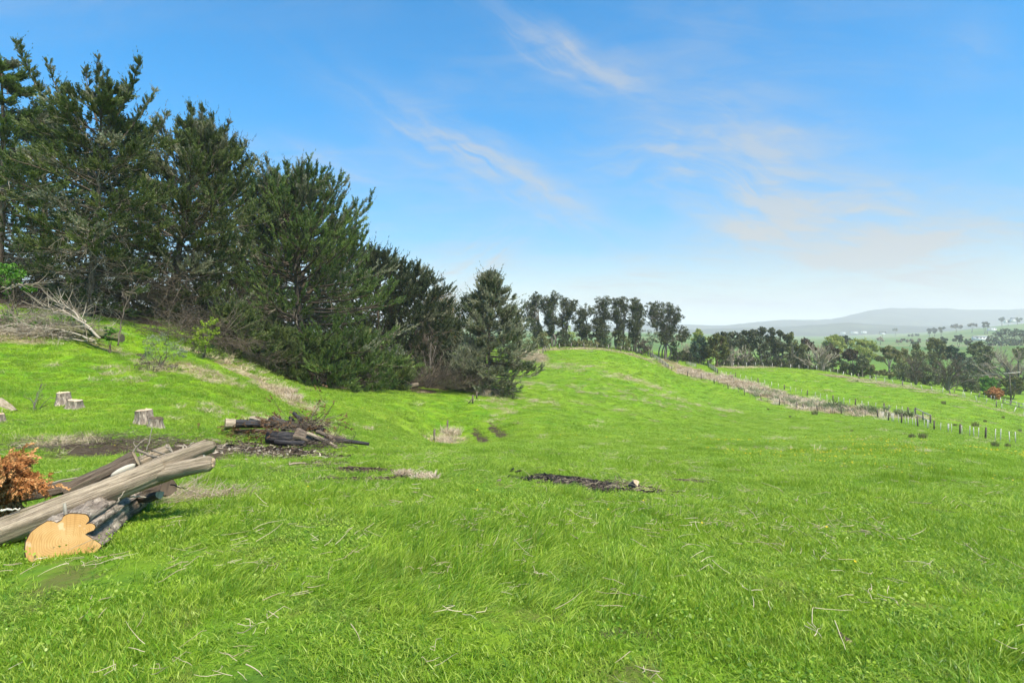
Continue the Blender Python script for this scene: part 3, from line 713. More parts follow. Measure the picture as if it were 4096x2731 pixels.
            # forked side twigs
            for f in (0.45, 0.7):
                Q, Tq = bez_t(B0, M2, E3, np.full(k, f)); d4 = norm(Tq + g.normal(size=(k, 3)) * 0.6); l4 = l3 * 0.4
                tw.add(*tubes(bez(Q, Q + d4 * (l4 * 0.5)[:, None], Q + d4 * l4[:, None] + g.normal(size=(k, 3)) * 0.08, 3), np.tile(np.array([[0.010, 0.008, 0.004]]), (k, 1)), 3, False), tint=np.repeat(g.random(k), 9))
    tb.build('trunk', M_BARK, root, True)
    br.build('branches', M_TWIGDARK, root)['kind'] = 'stuff'
    fol.build('crown', mat or M_CYPRESS, root)
    if fol2.n: fol2.build('dead_foliage', extra_mat or M_LICHEN, root)
    if tw.n: tw.build('bare_twigs', twig_mat or M_TWIG, root)['kind'] = 'stuff'
    return root

CONE = [(0, 0.55), (0.12, 0.9), (0.3, 1.0), (0.55, 0.78), (0.8, 0.42), (1, 0.08)]
BROAD = [(0, 0.5), (0.15, 0.95), (0.4, 1.0), (0.65, 0.85), (0.85, 0.55), (1, 0.12)]
OPEN = [(0, 0.2), (0.2, 0.5), (0.4, 0.9), (0.6, 1.0), (0.8, 0.7), (1, 0.15)]
# the row on the bank, left to right
conifer('tall yellowish-green cypress cut off by the left edge of the photo', (-6, 41), (0, 58), 5.0, [(0, 0.5), (0.2, 1.0), (0.45, 1.0), (0.65, 0.78), (0.82, 0.42), (1, 0.08)], 11, nb=92, ns=12, npl=6, alpha=(-0.14, 0.22), droop=0.02, plume=(0.38, 0.72), bare_low=0.34, mat=M_CYPRESS2, twigs=700, trunk_r=0.30, up=0.28, extra_frac=0.06)
conifer('cypress with one long bare-tipped limb pointing up to the left', (87, 38), (101, 96), 4.7, [(0, 0.3), (0.2, 0.75), (0.4, 1.0), (0.62, 0.95), (0.8, 0.7), (1, 0.2)], 12, nb=90, ns=12, npl=6, alpha=(-0.16, 0.40), droop=0.03, plume=(0.36, 0.70),
        leaders=[(15, 40, 0, 0.60, 0.6, 60), (47, 62, 1.2, 0.66, 0.7, 30), (62, 84, -1.2, 0.62, 0.8, 26), (84, 66, 0.6, 0.84, 0.5, 16), (98, 60, 0, 0.92, 0.5, 18), (107, 76, -0.8, 0.9, 0.5, 14), (141, 60, -0.6, 0.78, 0.7, 34), (128, 84, 0.8, 0.8, 0.7, 20), (155, 92, 1.0, 0.72, 0.7, 26), (170, 112, -0.5, 0.62, 0.9, 26)], bare_low=0.22, twigs=900, mat=M_CYPRESS, extra_frac=0.16, trunk_r=0.24, scarce=0.95, up=0.3)
conifer('dense dark cypress with a cluster of upright pointed tips', (166, 47), (200, 134), 5.6, [(0, 0.5), (0.15, 0.95), (0.4, 1.0), (0.65, 0.85), (0.85, 0.5), (1, 0.15)], 13, nb=116, ns=11, npl=6, alpha=(-0.15, 0.72), droop=0.06, plume=(0.42, 0.80),
        leaders=[(176, 122, 1, 0.66, 0.9, 26), (191, 105, 0, 0.8, 0.8, 30), (203, 108, 1, 0.78, 0.8, 30), (213, 117, -1, 0.72, 0.9, 30), (222, 130, 0.8, 0.66, 0.9, 26), (229, 124, 0.5, 0.66, 0.9, 34), (238, 140, -0.5, 0.58, 1.0, 30), (246, 142, -0.5, 0.55, 1.1, 34), (252, 156, 0.6, 0.48, 1.1, 30), (257, 165, 0, 0.45, 1.2, 34)], bare_low=0.12, twigs=800, extra_frac=0.14, trunk_r=0.3, up=0.42)
conifer('broad fan-shaped cypress reaching down to the grass, largest of the row', (305, 61), (286, 188), 9.4, [(0, 0.75), (0.1, 0.95), (0.3, 1.0), (0.5, 0.90), (0.7, 0.78), (0.88, 0.5), (1, 0.15)], 14, nb=175, ns=11, npl=6, alpha=(-0.15, 0.75), droop=0.10, plume=(0.5, 0.95), t0=0.02,
        leaders=[(246, 204, 1, 0.55, 1.2, 26), (255, 188, -1, 0.62, 1.2, 28), (264, 178, 1, 0.7, 1.1, 28), (276, 170, -1, 0.78, 1.0, 28), (287, 163, 0, 0.85, 1.0, 30), (298, 168, 1, 0.8, 1.0, 26), (309, 171, -1, 0.74, 1.1, 30), (321, 179, 1, 0.68, 1.1, 28), (334, 182, 0, 0.6, 1.3, 36), (343, 197, 1, 0.5, 1.3, 34), (351, 213, -1, 0.45, 1.3, 34), (360, 224, 1, 0.4, 1.3, 30), (368, 231, 0, 0.34, 1.4, 34)], twigs=1200, side=(0.85, 1.16), mat=M_CYPRESS2, extra_frac=0.15, trunk_r=0.42, up=0.45)
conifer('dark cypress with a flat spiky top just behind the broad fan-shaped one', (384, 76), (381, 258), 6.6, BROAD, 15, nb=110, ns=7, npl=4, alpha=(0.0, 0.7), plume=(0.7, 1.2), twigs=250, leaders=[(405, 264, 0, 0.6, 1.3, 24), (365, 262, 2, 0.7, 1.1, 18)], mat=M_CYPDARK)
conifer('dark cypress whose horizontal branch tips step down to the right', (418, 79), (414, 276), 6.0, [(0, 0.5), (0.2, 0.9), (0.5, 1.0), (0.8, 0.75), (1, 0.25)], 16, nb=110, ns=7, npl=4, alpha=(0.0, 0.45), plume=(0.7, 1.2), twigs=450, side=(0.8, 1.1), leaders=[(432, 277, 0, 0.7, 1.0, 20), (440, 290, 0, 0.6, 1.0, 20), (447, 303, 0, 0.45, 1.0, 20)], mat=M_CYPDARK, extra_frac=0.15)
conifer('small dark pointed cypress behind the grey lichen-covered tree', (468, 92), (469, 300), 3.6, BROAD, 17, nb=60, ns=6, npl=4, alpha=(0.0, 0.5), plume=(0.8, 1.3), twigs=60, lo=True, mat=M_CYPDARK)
conifer('half-dead cypress grey with lichen with a green pointed top', (490, 73), (490, 277), 4.6, [(0, 0.9), (0.25, 1.0), (0.5, 0.75), (0.7, 0.5), (0.85, 0.32), (1, 0.1)], 18, nb=150, ns=8, npl=4, alpha=(-0.25, 0.75), droop=0.02, plume=(0.6, 1.1), twigs=2000, twig_mat=M_LICHEN, mat=M_RTDARK, extra_mat=M_LICHEN, extra_frac=0.8, scarce=0.95, side=(1.05, 1.25))
# the second row that closes the belt behind
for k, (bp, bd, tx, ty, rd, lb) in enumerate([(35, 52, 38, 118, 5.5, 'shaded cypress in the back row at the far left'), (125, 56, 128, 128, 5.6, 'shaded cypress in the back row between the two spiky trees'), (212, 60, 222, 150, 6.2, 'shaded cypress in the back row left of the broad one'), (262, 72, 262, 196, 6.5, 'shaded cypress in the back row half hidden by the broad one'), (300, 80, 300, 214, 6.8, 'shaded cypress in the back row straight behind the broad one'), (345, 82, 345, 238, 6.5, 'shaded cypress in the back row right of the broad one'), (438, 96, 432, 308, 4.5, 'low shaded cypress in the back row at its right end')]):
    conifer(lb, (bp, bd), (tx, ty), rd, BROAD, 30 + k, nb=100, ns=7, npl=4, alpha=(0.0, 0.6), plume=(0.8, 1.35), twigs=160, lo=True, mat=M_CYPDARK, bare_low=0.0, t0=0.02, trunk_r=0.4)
# young cypress growth along the foot of the belt
for k, (bp, bd, ty, rd, lb) in enumerate([(232, 45, 320, 2.6, 'low cypress growth at the belt foot below the back row'), (270, 53, 340, 3.2, 'low dense cypress growth left of the broad cypress base'), (318, 56, 352, 3.6, 'low bright cypress growth in front of the broad cypress base'), (358, 60, 345, 3.6, 'low bright cypress growth right of the broad cypress base'), (392, 66, 362, 2.6, 'low cypress growth at the right end of the belt foot')]):
    conifer(lb, (bp, bd), (bp + 3, ty), rd, [(0, 1), (0.4, 0.95), (0.8, 0.6), (1, 0.2)], 50 + k, nb=52, ns=7, npl=4, alpha=(0.0, 0.9), plume=(0.6, 1.0), twigs=160, t0=0.02, mat=M_CYPRESS2 if k in (2, 3) else M_CYPRESS, name='young_cypress', group='low cypress growth', trunk_r=0.09)

# ------------------------------------------------------------------ broadleaved trees
def leaf_tpl():
    return np.array([[0, -0.5, 0], [0.34, 0, 0.06], [0, 0.5, 0], [-0.34, 0, 0.06]]), np.array([[0, 1, 2], [0, 2, 3]])
LT, LF = leaf_tpl()
def leaves(buf, C_, Rd, n, size, g, tint0=0.5, flat=0.75, tdev=0.2):
    """n leaf faces spread through balls at C_ (M,3) of radius Rd (M,)"""
    M_ = len(C_)
    v = norm(g.normal(size=(M_, n, 3))) * (0.35 + 0.65 * g.random((M_, n, 1)) ** 0.5)
    v[..., 2] *= flat
    P = (C_[:, None] + v * Rd[:, None, None]).reshape(-1, 3)
    d = norm(v.reshape(-1, 3) * 0.6 + g.normal(size=(M_ * n, 3)))
    s = size * (0.6 + 0.8 * g.random(M_ * n))
    VV, FF = stamp(LT, LF, P, d, g.random(M_ * n) * 6.28, s)
    ct = np.clip(tint0 + g.normal(size=M_) * tdev, 0, 1)
    buf.add(VV, FF, np.repeat(np.clip(np.repeat(ct, n) + g.normal(size=M_ * n) * 0.12, 0, 1), 4))
def blob_tree(name, label, bpx, dep, blobs, mat, seed, conv=None, bark=None, nsub=7, nleaf=34, leaf_px=1.5, stems=3, group=None, cat='tree', r_stem=None, sub_r=0.42, spread=0.5, depth_jit=0.55, sink=0.0, flat=0.75, tdev=0.2):
    g = np.random.default_rng(seed)
    if conv: blobs = [conv(*b) for b in blobs]; bpx = conv(bpx, 0, 0)[0]
    b = foot(bpx, dep); b[2] -= sink
    root = thing(name, label, cat, b, group)
    px2m = dep / F_PX
    Bc, Br = [], []
    w = (max(x[0] + x[2] for x in blobs) - min(x[0] - x[2] for x in blobs)) * 0.5 * px2m
    for (x, y, r) in blobs:
        off = (g.random() - 0.5) * 2 * w * depth_jit
        c = at(x, y, dep); c[1] += off; c[0] += off * (x - CX) / F_PX
        Bc.append(c); Br.append(r * px2m)
    Bc, Br = np.array(Bc), np.array(Br)
    # sub clumps
    sv = norm(g.normal(size=(len(Bc), nsub, 3))) * (0.45 + 0.5 * g.random((len(Bc), nsub, 1)))
    Sc = (Bc[:, None] + sv * Br[:, None, None]).reshape(-1, 3); Sr = np.repeat(Br, nsub) * sub_r * (0.7 + 0.6 * g.random(len(Sc)))
    cr = MB(); leaves(cr, Sc, Sr, nleaf, leaf_px * px2m, g, flat=flat, tdev=tdev)
    tb = MB()
    H = max(Bc[:, 2].max() - b[2], 0.5)
    rs = r_stem or max(0.035 * H ** 0.9, 0.03)
    # stems: every blob is fed by a curved limb leaving one of a few stems
    so = g.normal(size=(stems, 3)) * np.array([rs * 1.2, rs * 1.2, 0]); so[0] = 0
    fork = []
    for k in range(stems):
        mine = Bc[k::stems] if len(Bc[k::stems]) else Bc
        m = mine.mean(0); f = b + (m - b) * np.array([spread, spread, 0.38 + 0.12 * g.random()]) + so[k]
        fork.append(f)
        P = axis_pts(b + so[k] - np.array([0, 0, 0.3]), f, np.array([so[k][0], so[k][1], 0]) * 0.5 + g.normal(size=3) * 0.03 * H * np.array([1, 1, 0]), 6)
        tb.add(*tubes(P, rs / math.sqrt(stems) * 1.3 * np.linspace(1.15, 0.7, 6), 7))
    for k, c in enumerate(Bc):
        f = fork[k % stems]
        P = bez(f[None], (f + (c - f) * np.array([0.35, 0.35, 0.65]) + g.normal(size=3) * 0.05 * H)[None], c[None], 6)
        tb.add(*tubes(P, (rs / math.sqrt(stems) * np.linspace(0.75, 0.18, 6))[None], 5))
        S_ = Sc.reshape(len(Bc), nsub, 3)[k]; c0 = np.repeat((c * 0.75 + f * 0.25)[None], len(S_), 0)
        tb.add(*tubes(bez(c0, c0 * 0.4 + S_ * 0.6 + g.normal(size=S_.shape) * 0.15 * Br[k], S_, 4), np.tile(rs * np.linspace(0.14, 0.05, 4), (len(S_), 1)), 3, False))
    tb.build('trunk', bark or M_BARKGREY, root, True)
    cr.build('crown', mat, root)
    return root
def bare_tree(name, label, bpx, dep, fan, top_py, seed, mat=None, conv=None, n1=9, n2=7, n3=9, group=None, wid=0.035, tips=None, cat='tree', lean=0.0):
    """leafless tree: limbs fanning from the base, branches, fine twigs"""
    g = np.random.default_rng(seed)
    if conv: fan = (conv(fan[0], 0, 0)[0], conv(fan[1], 0, 0)[0]); top_py = conv(0, top_py, 0)[1]; bpx = conv(bpx, 0, 0)[0]
    b = foot(bpx, dep); root = thing(name, label, cat, b, group); px2m = dep / F_PX
    H = at(bpx, top_py, dep)[2] - b[2]
    xl, xr = (fan[0] - bpx) * px2m, (fan[1] - bpx) * px2m
    k = np.linspace(0, 1, n1); g.shuffle(k)
    az_y = (g.random(n1) - 0.5) * (xr - xl) * 0.8
    ex = xl + (xr - xl) * k; q = 1 - (2 * k - 1) ** 2
    E_ = b + np.stack([ex * 0.85, az_y, H * (0.45 + 0.5 * q) * (0.8 + 0.25 * g.random(n1))], 1)
    S = b + g.normal(size=(n1, 3)) * np.array([0.1, 0.1, 0]) - np.array([0, 0, 0.2])
    Cc = S + (E_ - S) * np.array([0.25, 0.25, 0.6])
    tb = MB(); tw = MB()
    tb.add(*tubes(bez(S, Cc, E_, 7), np.tile(np.linspace(0.022, 0.006, 7) * H, (n1, 1)) * (0.6 + 0.7 * g.random((n1, 1))), 5))
    i2 = np.repeat(np.arange(n1), n2); m = len(i2)
    B0, T0 = bez_t(S[i2], Cc[i2], E_[i2], 0.3 + 0.7 * g.random(m))
    d2 = norm(T0 + g.normal(size=(m, 3)) * 0.5 + np.array([0, 0, 0.15])); l2 = H * (0.18 + 0.22 * g.random(m))
    E2 = B0 + d2 * l2[:, None]; C2 = B0 + d2 * (l2 * 0.5)[:, None] + g.normal(size=(m, 3)) * 0.03 * H
    tw.add(*tubes(bez(B0, C2, E2, 4), np.tile(np.array([[1.6, 1.3, 1.0, 0.7]]) * wid, (m, 1)), 3, False), tint=np.repeat(g.random(m), 12))
    i3 = np.repeat(np.arange(m), n3); n = len(i3)
    B1, T1 = bez_t(B0[i3], C2[i3], E2[i3], 0.25 + 0.75 * g.random(n))
    d3 = norm(T1 + g.normal(size=(n, 3)) * 0.55 + np.array([0, 0, 0.15])); l3 = H * (0.05 + 0.09 * g.random(n))
    tw.add(*tubes(bez(B1, B1 + d3 * (l3 * 0.5)[:, None], B1 + d3 * l3[:, None] + g.normal(size=(n, 3)) * 0.012 * H, 3), np.tile(np.array([[0.8, 0.65, 0.35]]) * wid, (n, 1)), 3, False), tint=np.repeat(g.random(n), 9))
    tb.build('trunk', M_BARKGREY, root, True); tw.build('twigs', mat or M_TWIG, root)['kind'] = 'stuff'
    if tips is not None:
        cr = MB(); e = B1 + d3 * l3[:, None]; sel = g.random(n) < tips[1]
        leaves(cr, e[sel], np.full(sel.sum(), 0.045 * H), tips[2], tips[3] * px2m, g); cr.build('crown', tips[0], root)
    return root
r2 = lambda x, y, r: (500 + x * .08503, 275 + y * .08503, r * .08503)
r7 = lambda x, y, r: (650 + x * .08503, 300 + y * .08503, r * .08503)
r8 = lambda x, y, r: (824 + x * .08503, 300 + y * .08503, r * .08503)
CG = 'tall dark trees along the hill crest'
def crest(label, bx, dep, blobs, seed, **kw):
    blobs = [(x, y, r * 1.28) for x, y, r in blobs] + [(bx + dx, yy, 40) for dx, yy in ((-45, 690), (40, 720), (0, 650), (-15, 770))] + [((blobs[i][0] + blobs[i + 1][0]) / 2, (blobs[i][1] + blobs[i + 1][1]) / 2 + 25, (blobs[i][2] + blobs[i + 1][2]) / 2) for i in range(len(blobs) - 1)]
    return blob_tree('broadleaf_tree', label, bx, dep, blobs, kw.pop('mat', M_PURIRI), seed, r2, M_BARKGREY, group=CG, nsub=18, nleaf=28, leaf_px=1.0, sub_r=0.36, **kw)
crest('thin dark tree half hidden behind the grey lichen-covered cypress', 195, 165, [(180, 430, 50), (225, 450, 40), (200, 540, 45), (170, 610, 45)], 101, stems=2)
crest('leftmost tall crest tree with a rounded open crown', 470, 163, [(300, 340, 50), (400, 275, 60), (440, 240, 40), (330, 430, 55), (440, 380, 60), (300, 500, 45), (390, 500, 50), (420, 580, 50)], 102, stems=3)
crest('tallest crest tree, its top a round knob above the rest', 605, 158, [(480, 290, 60), (550, 310, 65), (640, 240, 50), (620, 330, 65), (540, 430, 60), (620, 440, 60), (660, 540, 45), (570, 540, 55), (600, 630, 40), (500, 380, 50)], 103, stems=4)
crest('crest tree leaning right beside the tallest one', 745, 162, [(720, 300, 60), (790, 310, 45), (870, 325, 45), (840, 400, 45), (760, 400, 55), (820, 480, 38), (730, 480, 45), (710, 570, 40)], 104, stems=4)
crest('low wide crest tree with a crooked trunk and open leaf clusters', 1030, 158, [(1000, 390, 55), (920, 430, 50), (1060, 430, 50), (890, 530, 45), (960, 520, 50), (980, 610, 50), (1070, 590, 60), (900, 620, 40), (1010, 680, 45), (940, 690, 35)], 105, stems=2)
crest('dense dark crest tree, fullest of the row', 1165, 160, [(1170, 310, 55), (1250, 310, 55), (1210, 400, 70), (1275, 470, 50), (1150, 500, 65), (1230, 560, 75), (1180, 650, 75), (1260, 660, 60), (1125, 410, 50), (1120, 590, 55)], 106, stems=3)
crest('crest tree with several thin upright stems and twin tops', 1400, 160, [(1340, 305, 42), (1395, 300, 36), (1460, 300, 46), (1480, 370, 45), (1420, 400, 50), (1340, 420, 48), (1360, 520, 50), (1450, 500, 45), (1430, 600, 48), (1380, 650, 40)], 107, stems=5)
crest('crest tree with a tall narrow knobbly top', 1590, 160, [(1580, 295, 46), (1560, 370, 52), (1610, 340, 45), (1660, 385, 46), (1640, 460, 52), (1550, 480, 52), (1600, 560, 60), (1680, 540, 42), (1550, 620, 48), (1640, 660, 45), (1500, 560, 35)], 108, stems=4)
crest('rightmost crest tree, broad and fan-shaped on many grey stems', 1940, 168, [(1780, 350, 46), (1870, 345, 50), (1750, 440, 50), (1830, 430, 50), (1980, 365, 48), (2060, 405, 50), (2110, 500, 50), (2040, 490, 50), (1950, 460, 60), (1860, 520, 60), (1790, 560, 48), (2040, 600, 55), (1930, 590, 65), (2150, 635, 50), (2190, 710, 42), (2120, 740, 42), (1880, 680, 60), (1990, 690, 50)], 109, stems=6, spread=0.4)
blob_tree('small_tree', 'small silvery-leaved tree in front of the broad right crest tree', 1765, 162, [(1760, 700, 50), (1830, 690, 45), (1720, 770, 45), (1800, 770, 50), (1760, 830, 38), (1840, 760, 40)], M_SILVER, 110, r2, M_BARKGREY, stems=3, nleaf=22, leaf_px=1.2)
blob_tree('sapling', 'thin pale sapling in front of the crest fence', 1303, 148, [(1300, 760, 20), (1312, 740, 16), (1300, 795, 18)], M_SILVER, 111, r2, stems=1, nsub=4, nleaf=14, leaf_px=1.0, r_stem=0.05)
SG = 'shrubs beneath the crest trees'
for k, (bx, dep, bl, m, lb) in enumerate([
    (740, 156, [(740, 700, 40), (720, 760, 50), (770, 760, 50), (740, 810, 50)], M_CYPDARK, 'dark cone-shaped shrub under the leaning crest tree'),
    (525, 152, [(510, 690, 35), (500, 750, 45), (545, 790, 45), (520, 830, 40)], M_RUSH, 'brownish upright shrub left of the tallest crest tree'),
    (360, 150, [(300, 790, 50), (370, 780, 55), (420, 800, 45), (340, 840, 45), (400, 840, 40)], M_OLIVE, 'olive grassy bush at the left end of the crest'),
    (400, 158, [(360, 560, 45), (410, 590, 60), (450, 640, 50), (380, 660, 60), (420, 700, 45)], M_CYPDARK, 'dark round bush behind the leftmost crest tree'),
    (1240, 157, [(1210, 770, 50), (1270, 780, 50), (1240, 830, 45), (1190, 830, 40)], M_CYPDARK, 'dark shrub at the foot of the densest crest tree'),
    (1450, 158, [(1430, 760, 50), (1480, 790, 50), (1420, 830, 45), (1500, 840, 40)], M_OLIVE, 'mid-green shrub right of the thin upright stems'),
    (1540, 160, [(1520, 760, 50), (1550, 820, 50), (1500, 850, 40)], M_CYPDARK, 'dark shrub at the foot of the knobbly crest tree'),
    (1660, 160, [(1640, 790, 45), (1690, 820, 50), (1660, 870, 45), (1720, 870, 35)], M_TWIGDARK, 'brown twiggy shrub left of the silvery tree'),
    (2060, 170, [(2030, 860, 50), (2080, 900, 55), (2050, 950, 45), (2110, 950, 35), (2060, 800, 40)], M_CYPDARK, 'dark shrub right of the broad fan-shaped crest tree'),
    (1000, 156, [(930, 790, 35), (1000, 800, 35), (1070, 810, 35), (1120, 820, 35)], M_RUSH, 'low dark scrub under the crooked crest tree'),
    (870, 157, [(850, 780, 30), (890, 800, 30), (930, 800, 30), (820, 810, 30)], M_RUSH, 'low dark scrub right of the cone-shaped shrub')]):
    bl = [(x, y, r * 1.35) for x, y, r in bl]
    blob_tree('shrub', lb, bx, dep, bl, m, 120 + k, r2, M_BARKGREY, nsub=14, nleaf=22, leaf_px=1.2, stems=2, group=SG, cat='shrub', depth_jit=0.3)
blob_tree('bush', 'pale olive bush across the paddock seen between the crest trees', 800, 270, [(760, 570, 30), (800, 640, 55), (850, 690, 50), (770, 700, 45), (830, 740, 40)], M_LIME, 133, r2, nsub=6, nleaf=20, stems=2, cat='bush')
RG = 'trees behind the right-hand ridge'
def rt(label, bx, dep, bl, m, seed, conv=r7, name='broadleaf_tree', **kw):
    kw['nsub'] = max(20, kw.get('nsub', 8) * 2); kw.setdefault('nleaf', 28)
    return blob_tree(name, label, bx, dep, bl, m, seed, conv, kw.pop('bark', M_BARKGREY), leaf_px=kw.pop('leaf_px', 1.3), sub_r=0.46, group=RG, **kw)
rt('rounded blue-green tree left of the golden one', 605, 178, [(600, 470, 50), (530, 530, 50), (640, 540, 50), (500, 600, 42), (580, 600, 60), (670, 620, 45), (540, 650, 45), (620, 650, 45)], M_TEAL, 201, nsub=12)
rt('rounded golden-green tree with a reddish forked trunk', 775, 176, [(780, 435, 50), (720, 470, 50), (850, 470, 52), (760, 530, 65), (885, 540, 52), (700, 580, 52), (840, 600, 62), (905, 620, 42), (760, 630, 55), (690, 640, 40), (860, 660, 40)], M_GOLD, 202, bark=M_BARKRED, nsub=13, nleaf=32)
rt('lime-green poplar rising behind the blue-green tree', 570, 260, [(570, 360, 30), (600, 390, 35), (540, 400, 35), (580, 440, 45), (620, 460, 40), (530, 460, 40), (560, 520, 45)], M_LIME, 203, stems=1)
rt('dark spreading tree right of the golden one', 970, 192, [(870, 405, 40), (950, 405, 50), (1040, 425, 50), (920, 470, 50), (1010, 490, 50), (1090, 460, 42), (960, 540, 45), (1060, 530, 40)], M_PURIRI, 204, stems=5)
rt('tallest dark tree of the middle clump with a ragged top', 1330, 195, [(1115, 380, 35), (1190, 375, 48), (1250, 390, 45), (1310, 365, 50), (1180, 450, 55), (1280, 450, 60), (1220, 530, 55), (1350, 530, 60), (1140, 510, 45), (1300, 600, 50), (1380, 450, 50)], M_PURIRI, 205, stems=4)
rt('dark tree with pale curved stems in the middle clump', 1520, 194, [(1440, 365, 45), (1530, 385, 45), (1420, 450, 55), (1500, 480, 58), (1460, 570, 52), (1560, 550, 52), (1590, 430, 40)], M_PURIRI, 206, stems=5)
rt('dark tree at the right end of the middle clump leaning right', 1650, 193, [(1655, 410, 42), (1640, 470, 45), (1700, 530, 58), (1620, 550, 52), (1750, 590, 52), (1800, 560, 50), (1690, 620, 50)], M_OLIVE, 207, stems=4)
rt('dark green conifer-like bush below the middle clump', 1790, 196, [(1780, 640, 55), (1700, 680, 55), (1830, 710, 55), (1760, 750, 50), (1690, 740, 45), (1840, 770, 40)], M_RTDARK, 208, stems=1)
rt('brown-tipped manuka above the fan-shaped bare tree', 1870, 205, [(1820, 480, 40), (1880, 510, 45), (1840, 560, 45), (1920, 560, 40)], M_MAROON, 209, stems=3)
bare_tree('bare_tree', 'leafless fan-shaped tree with pale twigs on the ridge fence', 2010, 178, (1840, 2240), 545, 210, M_TWIG, r7, n1=15, n2=9, n3=10, group=RG, wid=0.06)
rt('maroon-brown manuka behind the fan-shaped bare tree', 2150, 200, [(2110, 560, 50), (2180, 600, 50), (2080, 620, 45), (2200, 660, 45), (2130, 680, 45)], M_MAROON, 211, stems=3)
for k, (bx, fan, ty) in enumerate([(960, (880, 1010), 560), (1100, (1000, 1200), 560), (420, (330, 500), 500), (880, (830, 950), 680)]):
    bare_tree('bare_shrub', ['pale leafless shrub under the dark spreading tree', 'pale leafless shrub beneath the ragged-topped tree', 'tawny leafless shrub left of the blue-green tree', 'low grey leafless shrub right of the golden tree'][k], bx, 182 + 4 * k, fan, ty, 215 + k, M_TWIG, r7, n1=9, n2=6, n3=7, group='leafless shrubs behind the ridge', wid=0.055, cat='shrub')
rt('lime-green willow, left of the two', 130, 285, [(120, 440, 50), (60, 470, 52), (190, 480, 52), (20, 520, 42), (130, 520, 60), (220, 540, 42), (70, 570, 52), (170, 590, 52)], M_LIME, 221, r8, 'willow_tree', stems=3, nsub=10)
rt('wide yellow-green willow, right of the two', 520, 275, [(330, 510, 42), (390, 500, 50), (480, 490, 55), (560, 510, 52), (600, 570, 42), (410, 570, 52), (500, 590, 60), (560, 650, 50), (450, 640, 45), (500, 700, 42)], M_LIME, 222, r8, 'willow_tree', stems=3, nsub=10)
rt('dark domed tree behind the two willows', 240, 420, [(210, 445, 35), (250, 455, 42), (300, 470, 32), (260, 490, 40)], M_FAR, 223, r8)
rt('maroon-brown manuka in front of the willows', 340, 188, [(300, 605, 45), (250, 640, 42), (350, 630, 42), (300, 670, 42), (370, 680, 32)], M_MAROON, 224, r8, stems=4)
rt('small dark conifer left of the gap in the trees', 450, 184, [(450, 670, 36), (430, 710, 46), (480, 720, 42), (420, 760, 46), (500, 760, 36), (450, 790, 40)], M_RTDARK, 225, r8, 'small_conifer', stems=1)
rt('umbrella-shaped tree with a thin leaning trunk', 770, 205, [(760, 575, 42), (700, 585, 36), (820, 590, 36), (860, 610, 32), (740, 640, 40), (790, 650, 40), (640, 680, 32), (690, 690, 32), (840, 660, 32)], M_RUSH, 226, r8, stems=2)
rt('brownish feathery tree left in the big dark clump', 890, 208, [(880, 630, 48), (950, 605, 45), (900, 700, 60), (860, 780, 55), (980, 690, 52), (930, 790, 55)], M_RUSH, 227, r8)
rt('dark pyramid tree in the big dark clump', 1080, 212, [(1090, 545, 36), (1080, 610, 55), (1150, 660, 62), (1050, 700, 60), (1120, 770, 65), (1030, 810, 55), (1180, 780, 55), (1090, 850, 55)], M_OLIVE, 228, r8, nsub=10)
rt('tallest pale-topped tree of the big dark clump', 1300, 225, [(1270, 480, 42), (1330, 500, 50), (1240, 540, 50), (1390, 530, 50), (1320, 590, 65), (1260, 640, 62), (1430, 590, 52), (1390, 660, 60), (1300, 720, 65), (1240, 800, 55), (1340, 820, 60)], M_OLIVE, 229, r8, nsub=10)
rt('olive tree right of the tallest one in the big clump', 1560, 215, [(1480, 560, 42), (1540, 590, 46), (1500, 650, 58), (1590, 650, 52), (1560, 730, 65), (1660, 740, 60), (1630, 690, 52), (1700, 800, 55), (1600, 820, 60)], M_TEAL, 230, r8, nsub=10)
rt('dark green double-topped tree on the right of the big clump', 1820, 222, [(1750, 540, 42), (1830, 520, 46), (1730, 600, 50), (1830, 610, 60), (1920, 580, 50), (1980, 640, 46), (1900, 680, 60), (1800, 690, 55)], M_RTDARK, 231, r8, nsub=10)
rt('very dark cone-shaped tree left of the pale bare tree', 1900, 205, [(1930, 670, 40), (1900, 730, 55), (1960, 770, 50), (1860, 800, 55), (1930, 850, 60), (1840, 880, 55), (1980, 880, 46)], M_RTDARK, 232, r8, nsub=10)
rt('grey-green tree between the double-topped and the cone-shaped trees', 1720, 208, [(1640, 740, 42), (1700, 700, 42), (1760, 760, 50), (1690, 820, 55), (1780, 840, 50)], M_SILVER, 233, r8)
rt('dark low trees filling below the big clump', 1200, 196, [(960, 860, 40), (1060, 900, 40), (1160, 880, 45), (1230, 900, 45), (1320, 920, 40)], M_RTDARK, 234, r8, stems=5)
rt('dark low scrub at the foot of the right trees', 1660, 190, [(1600, 900, 45), (1680, 900, 50), (1740, 940, 45), (1650, 960, 40), (1720, 870, 45)], M_RTDARK, 235, r8, stems=4)
bare_tree('kanuka_tree', 'smaller brown feathery tree with bare pale stems', 1080, 178, (930, 1160), 710, 236, M_TWIGDARK, r8, n1=9, n2=7, n3=9, group=RG, wid=0.05, tips=(M_MAROON, 0.3, 3, 0.9))
bare_tree('kanuka_tree', 'wide brown feathery tree with bare pale stems', 1450, 172, (1260, 1680), 705, 237, M_TWIGDARK, r8, n1=13, n2=8, n3=9, group=RG, wid=0.05, tips=(M_MAROON, 0.3, 3, 0.9))
bare_tree('bare_tree', 'large pale leafless tree behind the power pole', 2290, 195, (1930, 2480), 610, 238, M_TWIG, r8, n1=17, n2=9, n3=11, group=RG, wid=0.065)
